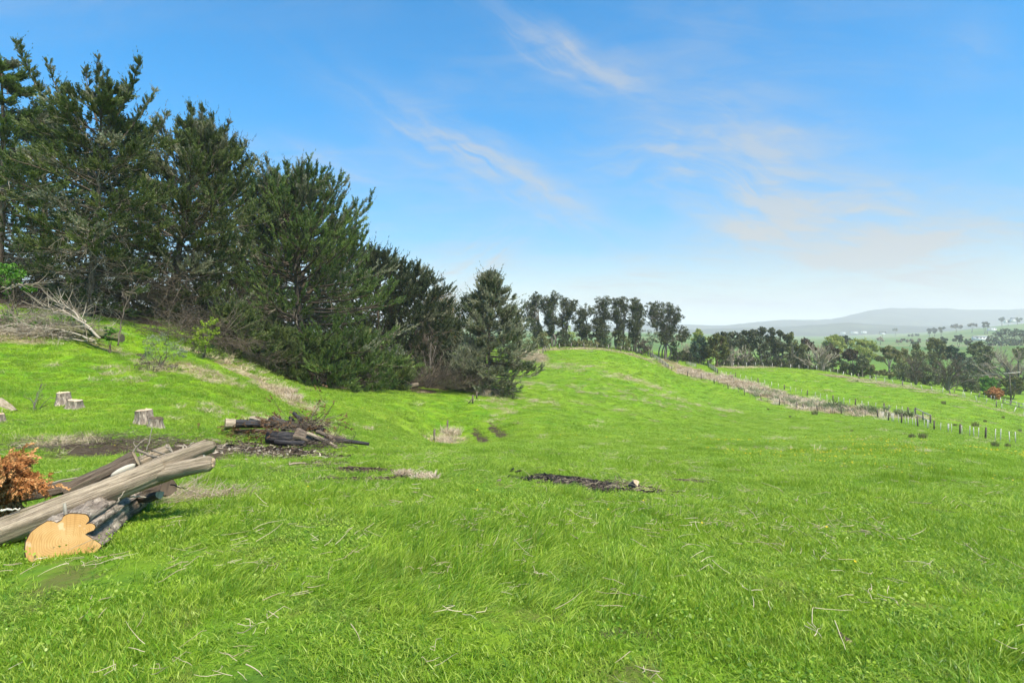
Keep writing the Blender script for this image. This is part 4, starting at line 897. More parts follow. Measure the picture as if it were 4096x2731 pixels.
rt('bright green rounded bush left of the power pole', 1930, 178, [(1900, 1040, 40), (1960, 1050, 40), (1880, 950, 42), (1940, 930, 46), (1990, 960, 42), (1900, 1000, 42), (1970, 1010, 42)], M_FRESH, 239, r8, 'bush', cat='bush')
rt('reddish-brown bush beside the lower fence', 2000, 160, [(1970, 1125, 30), (2040, 1130, 30), (1940, 1070, 32), (2000, 1050, 36), (2060, 1070, 36), (2010, 1090, 32), (2080, 1100, 25)], M_RUST, 240, r8, 'bush', cat='bush', bark=M_BARKRED, r_stem=0.06)
rt('olive conifer-like tree right beside the power pole', 2200, 182, [(2140, 950, 46), (2230, 930, 50), (2310, 950, 50), (2170, 1020, 50), (2270, 1030, 55), (2340, 1030, 42), (2200, 1080, 42)], M_GOLD, 241, r8, stems=2)
rt('dark tree cut off by the right edge above the pale bare tree', 2310, 240, [(2260, 600, 40), (2320, 590, 46), (2370, 620, 46), (2300, 650, 42)], M_OLIVE, 242, r8)
rt('dark undergrowth left of the gap in the trees', 600, 180, [(540, 820, 36), (600, 840, 36), (660, 850, 36), (720, 860, 36), (790, 880, 32), (560, 790, 30)], M_RUSH, 243, r8, 'shrub', cat='shrub')
rt('dark scrub under the maroon manuka', 270, 186, [(240, 750, 40), (290, 780, 40), (330, 790, 35), (230, 800, 32)], M_RTDARK, 244, r8, 'shrub', cat='shrub')
# trees and scrub that close the gaps of the right-hand band
for k, (bx, dep, w, ty, m, lb) in enumerate([
    (480, 205, 60, 560, M_OLIVE, 'background tree left behind the blue-green tree'), (880, 230, 70, 480, M_PURIRI, 'background tree behind the gap right of the golden tree'), (1130, 225, 80, 520, M_OLIVE, 'background tree behind the ragged-topped tree'), (1420, 225, 90, 470, M_PURIRI, 'background tree behind the middle of the dark clump'), (1600, 228, 80, 520, M_OLIVE, 'background tree behind the right of the dark clump'), (1760, 226, 80, 600, M_RTDARK, 'background tree behind the conifer-like bush')]):
    bl = [(bx + dx * w, ty + fy * (790 - ty), w * .45) for dx, fy in ((-.6, .25), (0, .08), (.6, .22), (-.9, .6), (-.2, .5), (.5, .5), (.95, .65), (-.5, .85), (.3, .85))]
    rt(lb, bx, dep, bl, m, 270 + k, r7, 'background_tree', stems=3)
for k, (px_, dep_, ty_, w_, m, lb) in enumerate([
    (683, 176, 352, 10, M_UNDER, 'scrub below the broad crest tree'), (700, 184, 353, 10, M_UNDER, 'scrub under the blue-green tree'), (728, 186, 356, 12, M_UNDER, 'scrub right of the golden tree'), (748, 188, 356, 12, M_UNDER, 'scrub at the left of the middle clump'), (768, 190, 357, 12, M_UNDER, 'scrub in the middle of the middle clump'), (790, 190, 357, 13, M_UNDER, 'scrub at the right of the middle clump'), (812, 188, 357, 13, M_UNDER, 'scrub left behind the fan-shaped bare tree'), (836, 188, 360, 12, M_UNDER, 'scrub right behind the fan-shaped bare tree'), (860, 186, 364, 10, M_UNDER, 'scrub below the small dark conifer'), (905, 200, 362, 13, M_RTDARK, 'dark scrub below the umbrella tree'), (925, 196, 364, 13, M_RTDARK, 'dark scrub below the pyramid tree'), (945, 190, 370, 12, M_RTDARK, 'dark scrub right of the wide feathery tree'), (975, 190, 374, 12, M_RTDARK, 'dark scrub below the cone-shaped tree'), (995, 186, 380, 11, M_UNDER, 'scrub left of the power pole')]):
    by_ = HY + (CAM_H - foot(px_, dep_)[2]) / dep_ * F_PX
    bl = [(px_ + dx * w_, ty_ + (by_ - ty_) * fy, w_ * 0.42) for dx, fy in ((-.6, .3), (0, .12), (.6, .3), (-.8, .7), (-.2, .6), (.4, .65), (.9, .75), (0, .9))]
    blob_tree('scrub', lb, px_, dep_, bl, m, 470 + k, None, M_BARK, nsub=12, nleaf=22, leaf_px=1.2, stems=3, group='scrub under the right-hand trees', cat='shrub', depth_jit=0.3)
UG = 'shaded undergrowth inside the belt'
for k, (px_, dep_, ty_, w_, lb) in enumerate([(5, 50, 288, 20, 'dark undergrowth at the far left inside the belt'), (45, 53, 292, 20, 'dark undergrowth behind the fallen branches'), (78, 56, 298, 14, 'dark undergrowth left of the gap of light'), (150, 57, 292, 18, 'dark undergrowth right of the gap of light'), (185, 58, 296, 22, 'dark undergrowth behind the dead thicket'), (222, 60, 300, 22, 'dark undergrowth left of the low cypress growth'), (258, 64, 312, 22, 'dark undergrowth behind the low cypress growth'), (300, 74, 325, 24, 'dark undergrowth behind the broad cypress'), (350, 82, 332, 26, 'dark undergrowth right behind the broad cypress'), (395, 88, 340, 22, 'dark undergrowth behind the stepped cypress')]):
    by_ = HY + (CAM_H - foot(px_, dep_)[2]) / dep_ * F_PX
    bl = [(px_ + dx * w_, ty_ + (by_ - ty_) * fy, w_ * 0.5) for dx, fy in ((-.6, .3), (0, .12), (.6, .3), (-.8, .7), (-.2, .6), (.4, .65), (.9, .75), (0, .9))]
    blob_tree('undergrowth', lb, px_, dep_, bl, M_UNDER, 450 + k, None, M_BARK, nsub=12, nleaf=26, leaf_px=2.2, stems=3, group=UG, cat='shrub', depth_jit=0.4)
# ------------------------------------------------------------------ distant trees across the valley
FG = 'far trees across the valley'
far_specs = [
 (2080, 700, [(2040, 400, 42), (2090, 380, 42), (2150, 370, 46), (2120, 430, 50)], 'dark domed tree at the left of the far right wood'), (2250, 720, [(2220, 390, 42), (2270, 375, 46), (2240, 440, 52)], 'dark domed tree in the middle of the far right wood'), (2330, 690, [(2320, 385, 42), (2360, 400, 46), (2330, 450, 52)], 'dark domed tree at the right edge of the far right wood'),
 (1980, 660, [(1950, 460, 36), (2000, 450, 40), (1930, 500, 36), (1980, 500, 40)], 'grey-green tree at the lower left of the far right wood'), (2090, 650, [(2060, 500, 36), (2120, 490, 40), (2100, 530, 36)], 'grey-green tree low in the front of the far right wood'), (2230, 640, [(2190, 490, 40), (2250, 490, 42), (2220, 530, 36)], 'dark tree low in the front of the far right wood'), (2330, 640, [(2300, 500, 40), (2350, 500, 40), (2330, 540, 32)], 'dark tree low at the right of the far right wood'),
 (1585, 620, [(1560, 440, 26), (1600, 435, 28), (1540, 465, 24), (1610, 470, 28)], 'single dark tree on the green slope'), (1690, 600, [(1670, 480, 24), (1710, 475, 26), (1690, 500, 26)], 'smaller dark tree right of the single one'), (1410, 560, [(1390, 450, 20), (1430, 460, 18), (1420, 485, 20)], 'dark tree just above the big clump'), (1070, 560, [(1050, 505, 20), (1090, 505, 20), (1070, 525, 18)], 'small blue-green tree left of the big clump'),
 (835, 2300, [(820, 345, 12), (840, 340, 13), (850, 350, 10)], 'far dome-shaped tree in the misty fields'), (690, 1900, [(665, 378, 8), (690, 376, 9), (715, 378, 8)], 'far low dark hedge tree near the sheds'), (1060, 1500, [(1000, 412, 10), (1040, 408, 12), (1080, 403, 13), (1105, 405, 10)], 'far dark shelter trees in the middle of the fields'), (930, 1000, [(915, 465, 10), (940, 460, 12)], 'far small dark tree left of the shelter trees'), (660, 800, [(640, 455, 20), (670, 445, 20), (690, 465, 18)], 'far pale tree above the right willow'),
 (2090, 1750, [(2070, 220, 16), (2100, 213, 18), (2090, 235, 14)], 'far tree on the skyline slope, left of the house'), (2170, 1720, [(2150, 245, 12), (2180, 245, 12)], 'far low tree left beside the hilltop house'), (2280, 1750, [(2210, 215, 14), (2260, 215, 18), (2310, 220, 18), (2290, 245, 14)], 'far dark trees around the hilltop house'), (1885, 1350, [(1875, 270, 16), (1895, 265, 12), (1880, 300, 16)], 'far tall thin tree, left of the pair on the slope'), (1925, 1350, [(1915, 265, 13), (1930, 275, 13), (1920, 300, 14)], 'far tall thin tree, right of the pair on the slope'),
 (1240, 1400, [(1230, 350, 14), (1250, 345, 14), (1240, 375, 14)], 'far thin tree at the left of the slope row'), (1300, 1400, [(1290, 340, 16), (1315, 345, 14), (1300, 370, 16)], 'far thin tree in the middle of the slope row'), (1380, 1400, [(1360, 330, 16), (1400, 325, 18), (1380, 355, 16)], 'far thin tree at the right of the slope row'), (1550, 1500, [(1520, 310, 22), (1560, 300, 24), (1600, 315, 20)], 'far brown bare wood below the mountain'), (1740, 1450, [(1710, 290, 18), (1750, 280, 18), (1790, 290, 16)], 'far brown bare trees right of the brown wood'),
 (1250, 640, [(1230, 470, 22), (1270, 460, 22), (1300, 475, 20)], 'pale bare tree behind the top of the big clump'), (1000, 700, [(980, 475, 18), (1030, 468, 18), (1120, 470, 20)], 'pale bare trees on the flat left of the big clump'), (880, 800, [(860, 480, 14), (900, 478, 14)], 'far pale scrub on the flat above the umbrella tree')]
for k, (bx, dep, bl, lb) in enumerate(far_specs):
    m = M_FAR if 'pale' not in lb and 'brown' not in lb else (M_TWIG if 'pale' in lb else M_TWIGDARK)
    blob_tree('far_tree', lb, bx, dep, bl, m, 300 + k, r8, nsub=9, nleaf=16, leaf_px=1.3, stems=2, group=FG, sub_r=0.55, depth_jit=0.4)
# ------------------------------------------------------------------ logs, stumps, burnt heap
def wood_mat(name, dark, light, fine=26.0, along=1.4, patch=None, bump=0.6, rough=0.85):
    t = NT(name)
    a, l = t.attr('ang'), t.attr('len')
    cb = t.n('ShaderNodeCombineXYZ')
    t.l(t.math('MULTIPLY', t.math('COSINE', a), 0.28), cb.inputs[0]); t.l(t.math('MULTIPLY', t.math('SINE', a), 0.28), cb.inputs[1]); t.l(l, cb.inputs[2])
    v = t.mapv(cb.outputs[0], (1, 1, along / fine))
    n1 = t.noise(v, fine, 8, 0.75, 0.9); n2 = t.noise(t.mapv(cb.outputs[0], (1, 1, 0.35)), 6.0, 4, 0.6)
    c = t.mix(t.rng(n1, 0.32, 0.70), dark, light)
    if patch: c = t.mix(t.rng(n2, patch[0], patch[1], 0, patch[3]), c, patch[2])
    n3 = t.noise(t.mapv(cb.outputs[0], (1, 1, 0.12)), fine * 2.2, 5, 0.7, 0.5)
    c = t.mix(t.rng(n3, 0.47, 0.38, 0, 0.6), c, tuple(x * 0.45 for x in dark))
    h = t.math('ADD', t.math('ADD', n1, n3), t.math('MULTIPLY', n2, 0.6))
    t.bsdf(c, rough, t.bump(h, bump, 0.02), 0.2)
    return t.m
M_LOGGREY = wood_mat('weathered_log', (0.12, 0.088, 0.055), (0.64, 0.525, 0.375), 34, 1.2, (0.5, 0.66, (0.15, 0.13, 0.07), 0.5), 0.8)
M_LOGROUGH = wood_mat('flaky_bark', (0.05, 0.038, 0.028), (0.58, 0.49, 0.38), 16, 6.0, (0.45, 0.6, (0.17, 0.13, 0.10), 0.6), 1.0)
M_LOGBROWN = wood_mat('brown_log', (0.06, 0.042, 0.03), (0.29, 0.225, 0.165), 22, 2.5, (0.5, 0.65, (0.10, 0.10, 0.055), 0.5), 0.9)
M_CHARLOG = wood_mat('charred_log', (0.008, 0.008, 0.009), (0.075, 0.072, 0.075), 18, 2.0, (0.52, 0.7, (0.11, 0.085, 0.066), 0.6), 0.9, 0.7)
M_PALEWOOD = wood_mat('bare_white_wood', (0.38, 0.34, 0.26), (0.58, 0.55, 0.45), 20, 1.0, None, 0.3)
M_MOSSLOG = wood_mat('mossy_log', (0.055, 0.06, 0.025), (0.19, 0.20, 0.075), 16, 3.0, (0.5, 0.65, (0.16, 0.115, 0.07), 0.7), 0.9)
def cut_mat(name, a, b, dark, spots=0.5):
    t = NT(name)
    r = t.attr('rad'); p = t.obj()
    n = t.noise(p, 7.0, 4, 0.6)
    w = t.math('SINE', t.math('MULTIPLY', t.math('ADD', r, t.math('MULTIPLY', n, 0.16)), 95.0))
    c = t.mix(t.rng(t.noise(p, 5.0, 3), 0.35, 0.7), a, b)
    c = t.mix(t.math('MULTIPLY', t.math('ADD', t.math('MULTIPLY', w, 0.5), 0.5), 0.42), c, dark)
    c = t.mix(t.rng(t.noise(t.mapv(p, (40, 3, 3), (0, 0, 0.3)), 1.5, 3), 0.52, 0.74, 0, 0.55), c, dark)
    c = t.mix(t.rng(t.noise(p, 11.0, 2), 0.64, 0.70, 0, spots), c, (0.80, 0.68, 0.48))
    c = t.mix(t.rng(r, 0.955, 0.985), c, (0.03, 0.020, 0.014))
    t.bsdf(c, 0.75, t.bump(n, 0.15, 0.01), 0.2)
    return t.m
M_CUT = cut_mat('fresh_cut_wood', (0.58, 0.33, 0.12), (0.68, 0.44, 0.19), (0.40, 0.19, 0.06), 0.35)
M_CUTOLD = cut_mat('grey_cut_wood', (0.40, 0.31, 0.20), (0.56, 0.46, 0.32), (0.24, 0.17, 0.10), 0.25)
M_CUTPALE = cut_mat('pale_cut_wood', (0.56, 0.44, 0.29), (0.70, 0.58, 0.41), (0.34, 0.24, 0.14), 0.4)
M_CUTDARK = cut_mat('dark_cut_wood', (0.085, 0.062, 0.042), (0.16, 0.12, 0.085), (0.04, 0.03, 0.02), 0.0)
M_CUTCHAR = cut_mat('charred_cut_wood', (0.02, 0.018, 0.016), (0.06, 0.05, 0.045), (0.008, 0.008, 0.008), 0.0)

def cap_mesh(ring, normal_out, name, mat, parent, loops=7, bulge=0.0, jag=0.0, g=None):
    """end grain: concentric loops from the rim to the middle"""
    ring = np.asarray(ring); n = len(ring); c = ring.mean(0); V = []; rad = []
    for k in range(loops):
        f = 1 - k / loops
        off = 0 if g is None else g.normal(size=(n, 1)) * jag
        V.append(c + (ring - c) * f + np.asarray(normal_out) * (bulge * (1 - f * f) + 0.002 + (off if k else 0))); rad.append(np.full(n, f))
    V = np.concatenate(V + [c[None] + np.asarray(normal_out) * (bulge + 0.002)]); rad = np.concatenate(rad + [[0.0]])
    F4 = np.array([(k * n + i, k * n + (i + 1) % n, (k + 1) * n + (i + 1) % n, (k + 1) * n + i) for k in range(loops - 1) for i in range(n)])
    F3 = np.array([((loops - 1) * n + i, (loops - 1) * n + (i + 1) % n, len(V) - 1) for i in range(n)])
    V = V - np.array(parent_world(parent))
    o = bpy.data.objects.new(name, mesh_data(name, V, [F4, F3], None, True, [mat], None, {'rad': rad}))
    return link(o, parent)
def swept(P, ring_fn, mat, name, parent=None, len0=0.0):
    """P (K,3) spine; ring_fn(k, ang)->radius; returns the object and its rings"""
    P = np.asarray(P, float); K = len(P); T = norm(np.gradient(P, axis=0))
    up = np.array([0, 0, 1.0]) if abs(T[:, 2].mean()) < 0.8 else np.array([1.0, 0, 0])
    A = norm(np.cross(T, up)); B = np.cross(A, T)
    S = 36; ang = np.arange(S) * 2 * np.pi / S
    V = []; aa = []; ll = []; L = np.concatenate([[0], np.cumsum(np.linalg.norm(np.diff(P, axis=0), axis=1))])
    for k in range(K):
        r = ring_fn(k, ang)
        V.append(P[k] + A[k] * (np.cos(ang) * r)[:, None] + B[k] * (np.sin(ang) * r)[:, None]); aa.append(ang); ll.append(np.full(S, L[k] + len0))
    Vc = np.concatenate(V)
    F = np.array([(k * S + i, (k + 1) * S + i, (k + 1) * S + (i + 1) % S, k * S + (i + 1) % S) for k in range(K - 1) for i in range(S)])
    off = np.array(parent_world(parent)) if parent is not None else P.mean(0) * np.array([1, 1, 0]) + np.array([0, 0, Vc[:, 2].min()])
    o = bpy.data.objects.new(name, mesh_data(name, Vc - off, [F], None, True, [mat], None, {'ang': np.concatenate(aa), 'len': np.concatenate(ll)}))
    link(o, parent)
    if parent is None: o.location = off
    return o, V, T
def log(name, label, p0, p1, r0, r1, mat, seed, caps=(None, None), bend=0.03, rough=0.08, cat='log', group=None, parent=None, K=22, flute=0.06, knots=2):
    g = np.random.default_rng(seed)
    p0, p1 = np.asarray(p0, float), np.asarray(p1, float); L = np.linalg.norm(p1 - p0)
    P = axis_pts(p0, p1, g.normal(size=3) * bend * L * 0.5, K)
    ph = g.random(4) * 6.28
    kn = [(g.random() * 6.28, g.random(), 0.25 + 0.3 * g.random()) for _ in range(knots)]
    def ring(k, a):
        u = k / (K - 1); r = r0 + (r1 - r0) * u
        m = 1 + flute * np.sin(3 * a + ph[0] + 1.5 * u) + flute * 0.6 * np.sin(5 * a + ph[1] - 2 * u) + 0.04 * math.sin(9 * u + ph[2])
        m = m + rough * (vnoise(a * 4.0 + seed, np.full_like(a, u * L / max(r0, 0.02) * 0.8 + seed)) - 0.5)
        for ka, ku, kh in kn:
            da = np.abs((a - ka + np.pi) % (2 * np.pi) - np.pi)
            m = m + kh * np.exp(-(da / 0.35) ** 2 - ((u - ku) * L / (1.2 * r0)) ** 2)
        return r * m
    o, V, T = swept(P, ring, mat, name, parent)
    if parent is None: tag(o, label, cat, group)
    if caps[0] is not None: cap_mesh(V[0], -T[0], 'cut_face', caps[0], o)
    if caps[1] is not None: cap_mesh(V[-1], T[-1], 'cut_face', caps[1], o)
    return o
def stub(parent, p, d, r, L, mat, cap, seed):
    return log('branch_stub', '', p, np.asarray(p) + np.asarray(d) * L, r, r * 0.8, mat, seed, (None, cap), parent=parent, K=6, knots=0)
rz7 = lambda x, y: (x * .11692, 375 + y * .11692)
def a7(x, y, d): return at(*rz7(x, y), d)

# the log with the fresh lobed cut, lying away from the viewer
outline = [(205, 1500), (212, 1420), (258, 1335), (330, 1280), (400, 1240), (450, 1238), (490, 1258), (528, 1232), (545, 1192), (600, 1172), (690, 1176), (745, 1182), (770, 1210), (765, 1240), (728, 1272), (770, 1258), (810, 1262), (826, 1290), (810, 1318), (760, 1336), (732, 1356), (780, 1384), (882, 1448), (840, 1500), (700, 1580), (500, 1620), (320, 1620), (220, 1580)]
fd = 4.8
f0 = a7(500, 1420, fd); back = np.array([-4.45, 6.75, gz(-4.45, 6.75) + 0.20])
axd = norm(back - f0)
eye = np.array([0, 0, CAM_H])
ring0 = []
for (x, y) in outline:
    dr = a7(x, y, 1.0) - eye
    s = np.dot(f0 - eye, axd) / np.dot(dr, axd); ring0.append(eye + dr * s)
ring0 = np.array(ring0)
# resample the rim evenly
def resample(R_, n):
    Rc = np.concatenate([R_, R_[:1]]); d = np.concatenate([[0], np.cumsum(np.linalg.norm(np.diff(Rc, axis=0), axis=1))])
    t = np.linspace(0, d[-1], n, endpoint=False)
    return np.stack([np.interp(t, d, Rc[:, k]) for k in range(3)], 1)
ring0 = resample(ring0, 72); c0 = ring0.mean(0)
g = np.random.default_rng(5); Vs = []; aa = []; ll = []; K = 30
A1 = norm(np.cross(axd, np.array([0, 0, 1.0]))); B1_ = np.cross(A1, axd)
rel = ring0 - c0; ang = np.arctan2(rel @ B1_, rel @ A1); rad0 = np.hypot(rel @ A1, rel @ B1_)
for k in range(K):
    u = k / (K - 1); w = smooth01(0.0, 0.55, u) * 0.8
    cen = c0 * (1 - u) + back * u
    rr = rad0 * (1 - w) * (1 - 0.25 * u) + 0.19 * w
    rr = rr * (1 + 0.16 * (vnoise(ang * 5 + 9, np.full_like(ang, u * 16)) - 0.5) * (k > 0) + 0.10 * (vnoise(ang * 14, np.full_like(ang, u * 44)) - 0.5) * (k > 0)) * (1.03 if k else 1.0)
    Vs.append(cen + A1 * (np.cos(ang) * rr)[:, None] + B1_ * (np.sin(ang) * rr)[:, None]); aa.append(ang); ll.append(np.full(72, u * 2.1))
Vc = np.concatenate(Vs); off = np.array([Vc[:, 0].mean(), Vc[:, 1].mean(), Vc[:, 2].min()])
Fq = np.array([(k * 72 + i, (k + 1) * 72 + i, (k + 1) * 72 + (i + 1) % 72, k * 72 + (i + 1) % 72) for k in range(K - 1) for i in range(72)])
cutlog = link(bpy.data.objects.new('log', mesh_data('log', Vc - off, [Fq], None, True, [M_LOGROUGH], None, {'ang': np.concatenate(aa), 'len': np.concatenate(ll)})))
cutlog.location = off; tag(cutlog, 'short thick log with a fresh orange lobed cut face, lowest in the near pile', 'log', 'near log pile')
cap_mesh(Vs[0], -axd, 'cut_face', M_CUT, cutlog, 10); cap_mesh(Vs[-1], axd, 'cut_face', M_CUTOLD, cutlog)
stub(cutlog, a7(560, 1180, 5.0), (0.05, -0.2, 1), 0.014, 0.10, M_PALEWOOD, M_CUTOLD, 3)
# the long pale log on top, forked at its raised end
q0 = a7(-260, 1440, 5.25); q1 = a7(700, 1070, 5.55); q2 = a7(1420, 790, 5.85)
P = np.array([q0 * (1 - t) ** 2 + 2 * (q1 * 2 - (q0 + q2) / 2) * t * (1 - t) + q2 * t * t for t in np.linspace(0, 1, 46)])
ph = np.random.default_rng(8).random(6) * 6.28
def ring_main(k, a):
    u = k / 45; r = 0.135 - 0.022 * u
    el = 1 + 0.16 * smooth01(0.6, 1.0, u) * np.cos(2 * (a - 1.3))
    m = 1 + 0.07 * np.sin(2 * a + ph[0] + u) + 0.05 * np.sin(5 * a + ph[1] + 2.5 * u) + 0.022 * np.sin(11 * a + ph[2] - 3 * u) + 0.02 * np.sin(17 * a + ph[3] + 5 * u)
    m = m + 0.05 * (vnoise(a * 7, np.full_like(a, u * 12)) - 0.5)
    return r * m * el
mainlog, Vm, Tm = swept(P, ring_main, M_LOGGREY, 'log')
tag(mainlog, 'long bleached log with a forked raised end, on top of the near pile', 'log', 'near log pile')
def limb(pts, r0, r1, seed, cap):
    pts = [np.asarray(p) for p in pts]; K_ = 18
    Pp = bez(pts[0][None], pts[1][None], pts[2][None], K_)[0]; gg = np.random.default_rng(seed); ps = gg.random(3) * 6.28
    def ring(k, a):
        u = k / (K_ - 1); r = r0 + (r1 - r0) * u
        return r * (1 + 0.10 * np.sin(2 * a + ps[0] + u) + 0.06 * np.sin(5 * a + ps[1]) + 0.03 * np.sin(13 * a + ps[2]) + 0.10 * (vnoise(a * 3 + seed, np.full_like(a, u * 5.0)) - 0.5)) * (1 - 0.35 * smooth01(0.93, 1.0, u))
    o, Vv, Tt = swept(Pp, ring, M_LOGGREY, 'limb', mainlog, 3.0)
    gg2 = np.random.default_rng(seed + 1)
    cap_mesh(Vv[-1], Tt[-1], 'broken_end', cap, o, 5, 0.01, 0.006, gg2)
limb([a7(1330, 790, 5.84), a7(1560, 690, 5.92), a7(1835, 592, 6.05)], 0.088, 0.062, 21, M_LOGGREY)
limb([a7(1330, 850, 5.82), a7(1560, 790, 5.80), a7(1822, 742, 5.82)], 0.085, 0.074, 22, M_CUTOLD)
limb([a7(1400, 820, 5.86), a7(1560, 720, 5.93), a7(1740, 690, 5.98)], 0.05, 0.028, 23, M_PALEWOOD)
limb([a7(1600, 640, 6.0), a7(1680, 580, 6.03), a7(1762, 553, 6.08)], 0.03, 0.008, 24, M_LOGGREY)
# the logs behind and beneath
lg = log('log', 'brown log with a long strip of bare white wood, behind the long forked log', a7(560, 1000, 6.15), a7(1165, 712, 6.45), 0.075, 0.085, M_LOGBROWN, 31, (None, M_CUTOLD), group='near log pile', rough=0.2)
sp0, sp1 = a7(945, 862, 6.19), a7(1160, 758, 6.31)
def ring_strip(k, a): return 0.040 * np.full_like(a, max(0.02, math.sin(math.pi * min(1, max(0, k / 15))) ** 0.45)) * (1 + 0.08 * np.sin(3 * a))
swept(axis_pts(sp0, sp1, (0, 0, 0), 16), ring_strip, M_PALEWOOD, 'bare_strip', lg)
log('log', 'thin grey log ending in a round stub, behind the white-wood log', a7(820, 930, 6.45), a7(1458, 622, 6.75), 0.075, 0.062, M_LOGGREY, 33, (None, M_CUTOLD), group='near log pile', rough=0.15)
log('log', 'grey log lying flat at the back left of the near pile', a7(-150, 1110, 6.0), a7(720, 955, 6.4), 0.07, 0.05, M_LOGBROWN, 34, (None, None), group='near log pile', rough=0.2)
log('log', 'dark brown log lying flat just behind the orange dead sprays', a7(-150, 1020, 6.5), a7(700, 935, 6.7), 0.05, 0.04, M_LOGBROWN, 35, (None, M_CUTOLD), group='near log pile', rough=0.2)
log('log', 'dark shaded log butt propping the forked log', a7(1150, 1010, 6.6), a7(1440, 955, 6.3), 0.095, 0.095, M_LOGBROWN, 36, (None, M_CUTDARK), group='near log pile', rough=0.25)
log('log', 'small grey log end poking out below the dark butt', a7(1150, 1050, 6.3), a7(1365, 1018, 5.9), 0.045, 0.04, M_LOGBROWN, 37, (None, M_CUTOLD), group='near log pile', rough=0.25)
# sticks on the pile
def stick(label, pts, r, seed, mat=None, name='stick', group='sticks on the near log pile'):
    g = np.random.default_rng(seed); pts = np.array(pts)
    t = np.linspace(0, 1, 10); k = np.linspace(0, 1, len(pts))
    P_ = np.stack([np.interp(t, k, pts[:, c]) for c in range(3)], 1) + g.normal(size=(10, 3)) * r * 0.5
    m = MB(); m.add(*tubes(P_, r * np.linspace(1, 0.5, 10), 6), tint=g.random())
    return tag(rebase(m.build(name, mat or M_TWIG, None, True)), label, 'stick', group)
stick('straight pale stick leaning over the grey log', [a7(1170, 640, 6.5), a7(1290, 685, 6.4), a7(1400, 716, 6.2)], 0.017, 1)
stick('pale stick lying across the top of the forked log', [a7(1300, 642, 6.6), a7(1480, 690, 6.3)], 0.013, 2)
stick('short forked stick standing at the round log stub', [a7(1420, 592, 6.6), a7(1490, 678, 6.3)], 0.012, 3)
stick('bent upright stick above the white-wood log', [a7(1110, 692, 6.5), a7(1190, 580, 6.5), a7(1262, 533, 6.5)], 0.012, 4)
stick('thin tall twig rising from the pile', [a7(1245, 655, 6.6), a7(1285, 540, 6.6), a7(1302, 415, 6.6)], 0.007, 5)
stick('thin twig crossing the bent stick', [a7(1150, 535, 6.5), a7(1140, 575, 6.5), a7(1180, 640, 6.5), a7(1230, 720, 6.4)], 0.007, 6)
stick('white peeled stick beneath the orange sprays', [a7(5, 1150, 5.3), a7(175, 1133, 5.35)], 0.012, 7, M_PALEWOOD)
stick('curled pale twig on the fork', [a7(1575, 640, 5.95), a7(1565, 590, 5.95), a7(1600, 620, 5.95), a7(1640, 580, 5.95)], 0.009, 8)
stick('thin stick standing against the long log', [a7(1000, 1085, 5.4), a7(1070, 985, 5.45)], 0.009, 9)
stick('bluish stick on the grass right of the pile', [a7(1465, 930, 6.0), a7(1595, 968, 5.9)], 0.008, 10, M_TWIGDARK)
stick('long thin stick left of the white-wood log', [a7(420, 925, 6.3), a7(600, 880, 6.6), a7(860, 845, 6.9)], 0.011, 11)
stick('pale stick under the fork', [a7(1090, 1035, 5.7), a7(1250, 1035, 5.75)], 0.010, 12)
# the orange dead cypress branch
g = np.random.default_rng(77); root = thing('dead_branch', 'dead cypress branch with rusty orange sprays at the left edge', 'branch', foot(-8, 5.9), 'near log pile')
tb = MB(); cr = MB()
P0 = []; D0 = []
for k, (x0, y0, x1, y1) in enumerate([(-60, 1120, 125, 700), (-60, 1150, 50, 780), (-40, 980, 300, 890), (-60, 950, 380, 915), (-60, 900, 220, 740), (20, 940, 165, 1115), (0, 1050, 15, 1180), (-80, 860, 60, 740), (60, 860, 250, 860)]):
    a, b = a7(x0, y0, 5.85), a7(x1, y1, 5.85 + 0.25 * g.normal())
    Pp = axis_pts(a, b, g.normal(size=3) * 0.05, 8); tb.add(*tubes(Pp, 0.010 * np.linspace(1, 0.3, 8), 4))
    for u in np.linspace(0.2, 1, 9):
        for s in range(4):
            P0.append(interp_axis(Pp, np.array([u]))[0]); D0.append(norm(b - a) * 0.8 + g.normal(size=3) * 0.6 + np.array([0, 0, -0.25]))
P0 = np.array(P0); D0 = np.array(D0)
for v in range(4):
    s = slice(v, None, 4); TV, TF = PLUMES[v]; n = len(P0[s])
    sc = 0.065 + 0.075 * g.random(n)
    for rep in range(4):
        VV, FF = stamp(TV, TF, P0[s] + g.normal(size=(n, 3)) * 0.035, D0[s] + g.normal(size=(n, 3)) * 0.35 + np.array([0, 0, -0.35]), g.random(n) * 6.28, sc); cr.add(VV, FF, np.repeat(g.random(n), len(TV)))
tb.build('twig_stems', M_TWIGDARK, root); cr.build('dead_sprays', M_RUST, root)

# stumps on the bank: two joined stems each
def stump(label, stems, seed):
    base = foot(stems[0][0], stems[0][1]); root = thing('tree_stump', label, 'stump', base, 'stumps on the bank')
    for k, (px, dep, r, h, top) in enumerate(stems):
        b = foot(px, dep); g = np.random.default_rng(seed + k); ph = g.random(4) * 6.28
        def ring(i, a):
            u = i / 9
            fl = 1 + 0.75 * (1 - u) ** 2.4
            return r * fl * (1 - 0.12 * u * np.cos(a - ph[3])) * (1 + 0.10 * (vnoise(a * 6 + seed, np.full_like(a, u * 3)) - 0.5) + (0.10 + 0.10 * (1 - u)) * np.sin(4 * a + ph[0]) + 0.07 * np.sin(7 * a + ph[1]) + 0.05 * np.sin(13 * a + ph[2]))
        P = np.stack([np.full(10, b[0]) + 0.10 * r * (np.arange(10) / 9) ** 2 * (1 if k else -1), np.full(10, b[1]), b[2] - 0.12 + (h + 0.12) * np.arange(10) / 9], 1)
        o, Vv, Tt = swept(P, ring, M_LOGROUGH, 'stem', root)
        cap_mesh(Vv[-1], np.array([0, 0, 1.0]), 'cut_face', top, o, 5, 0.02, 0.018, g)
    return root
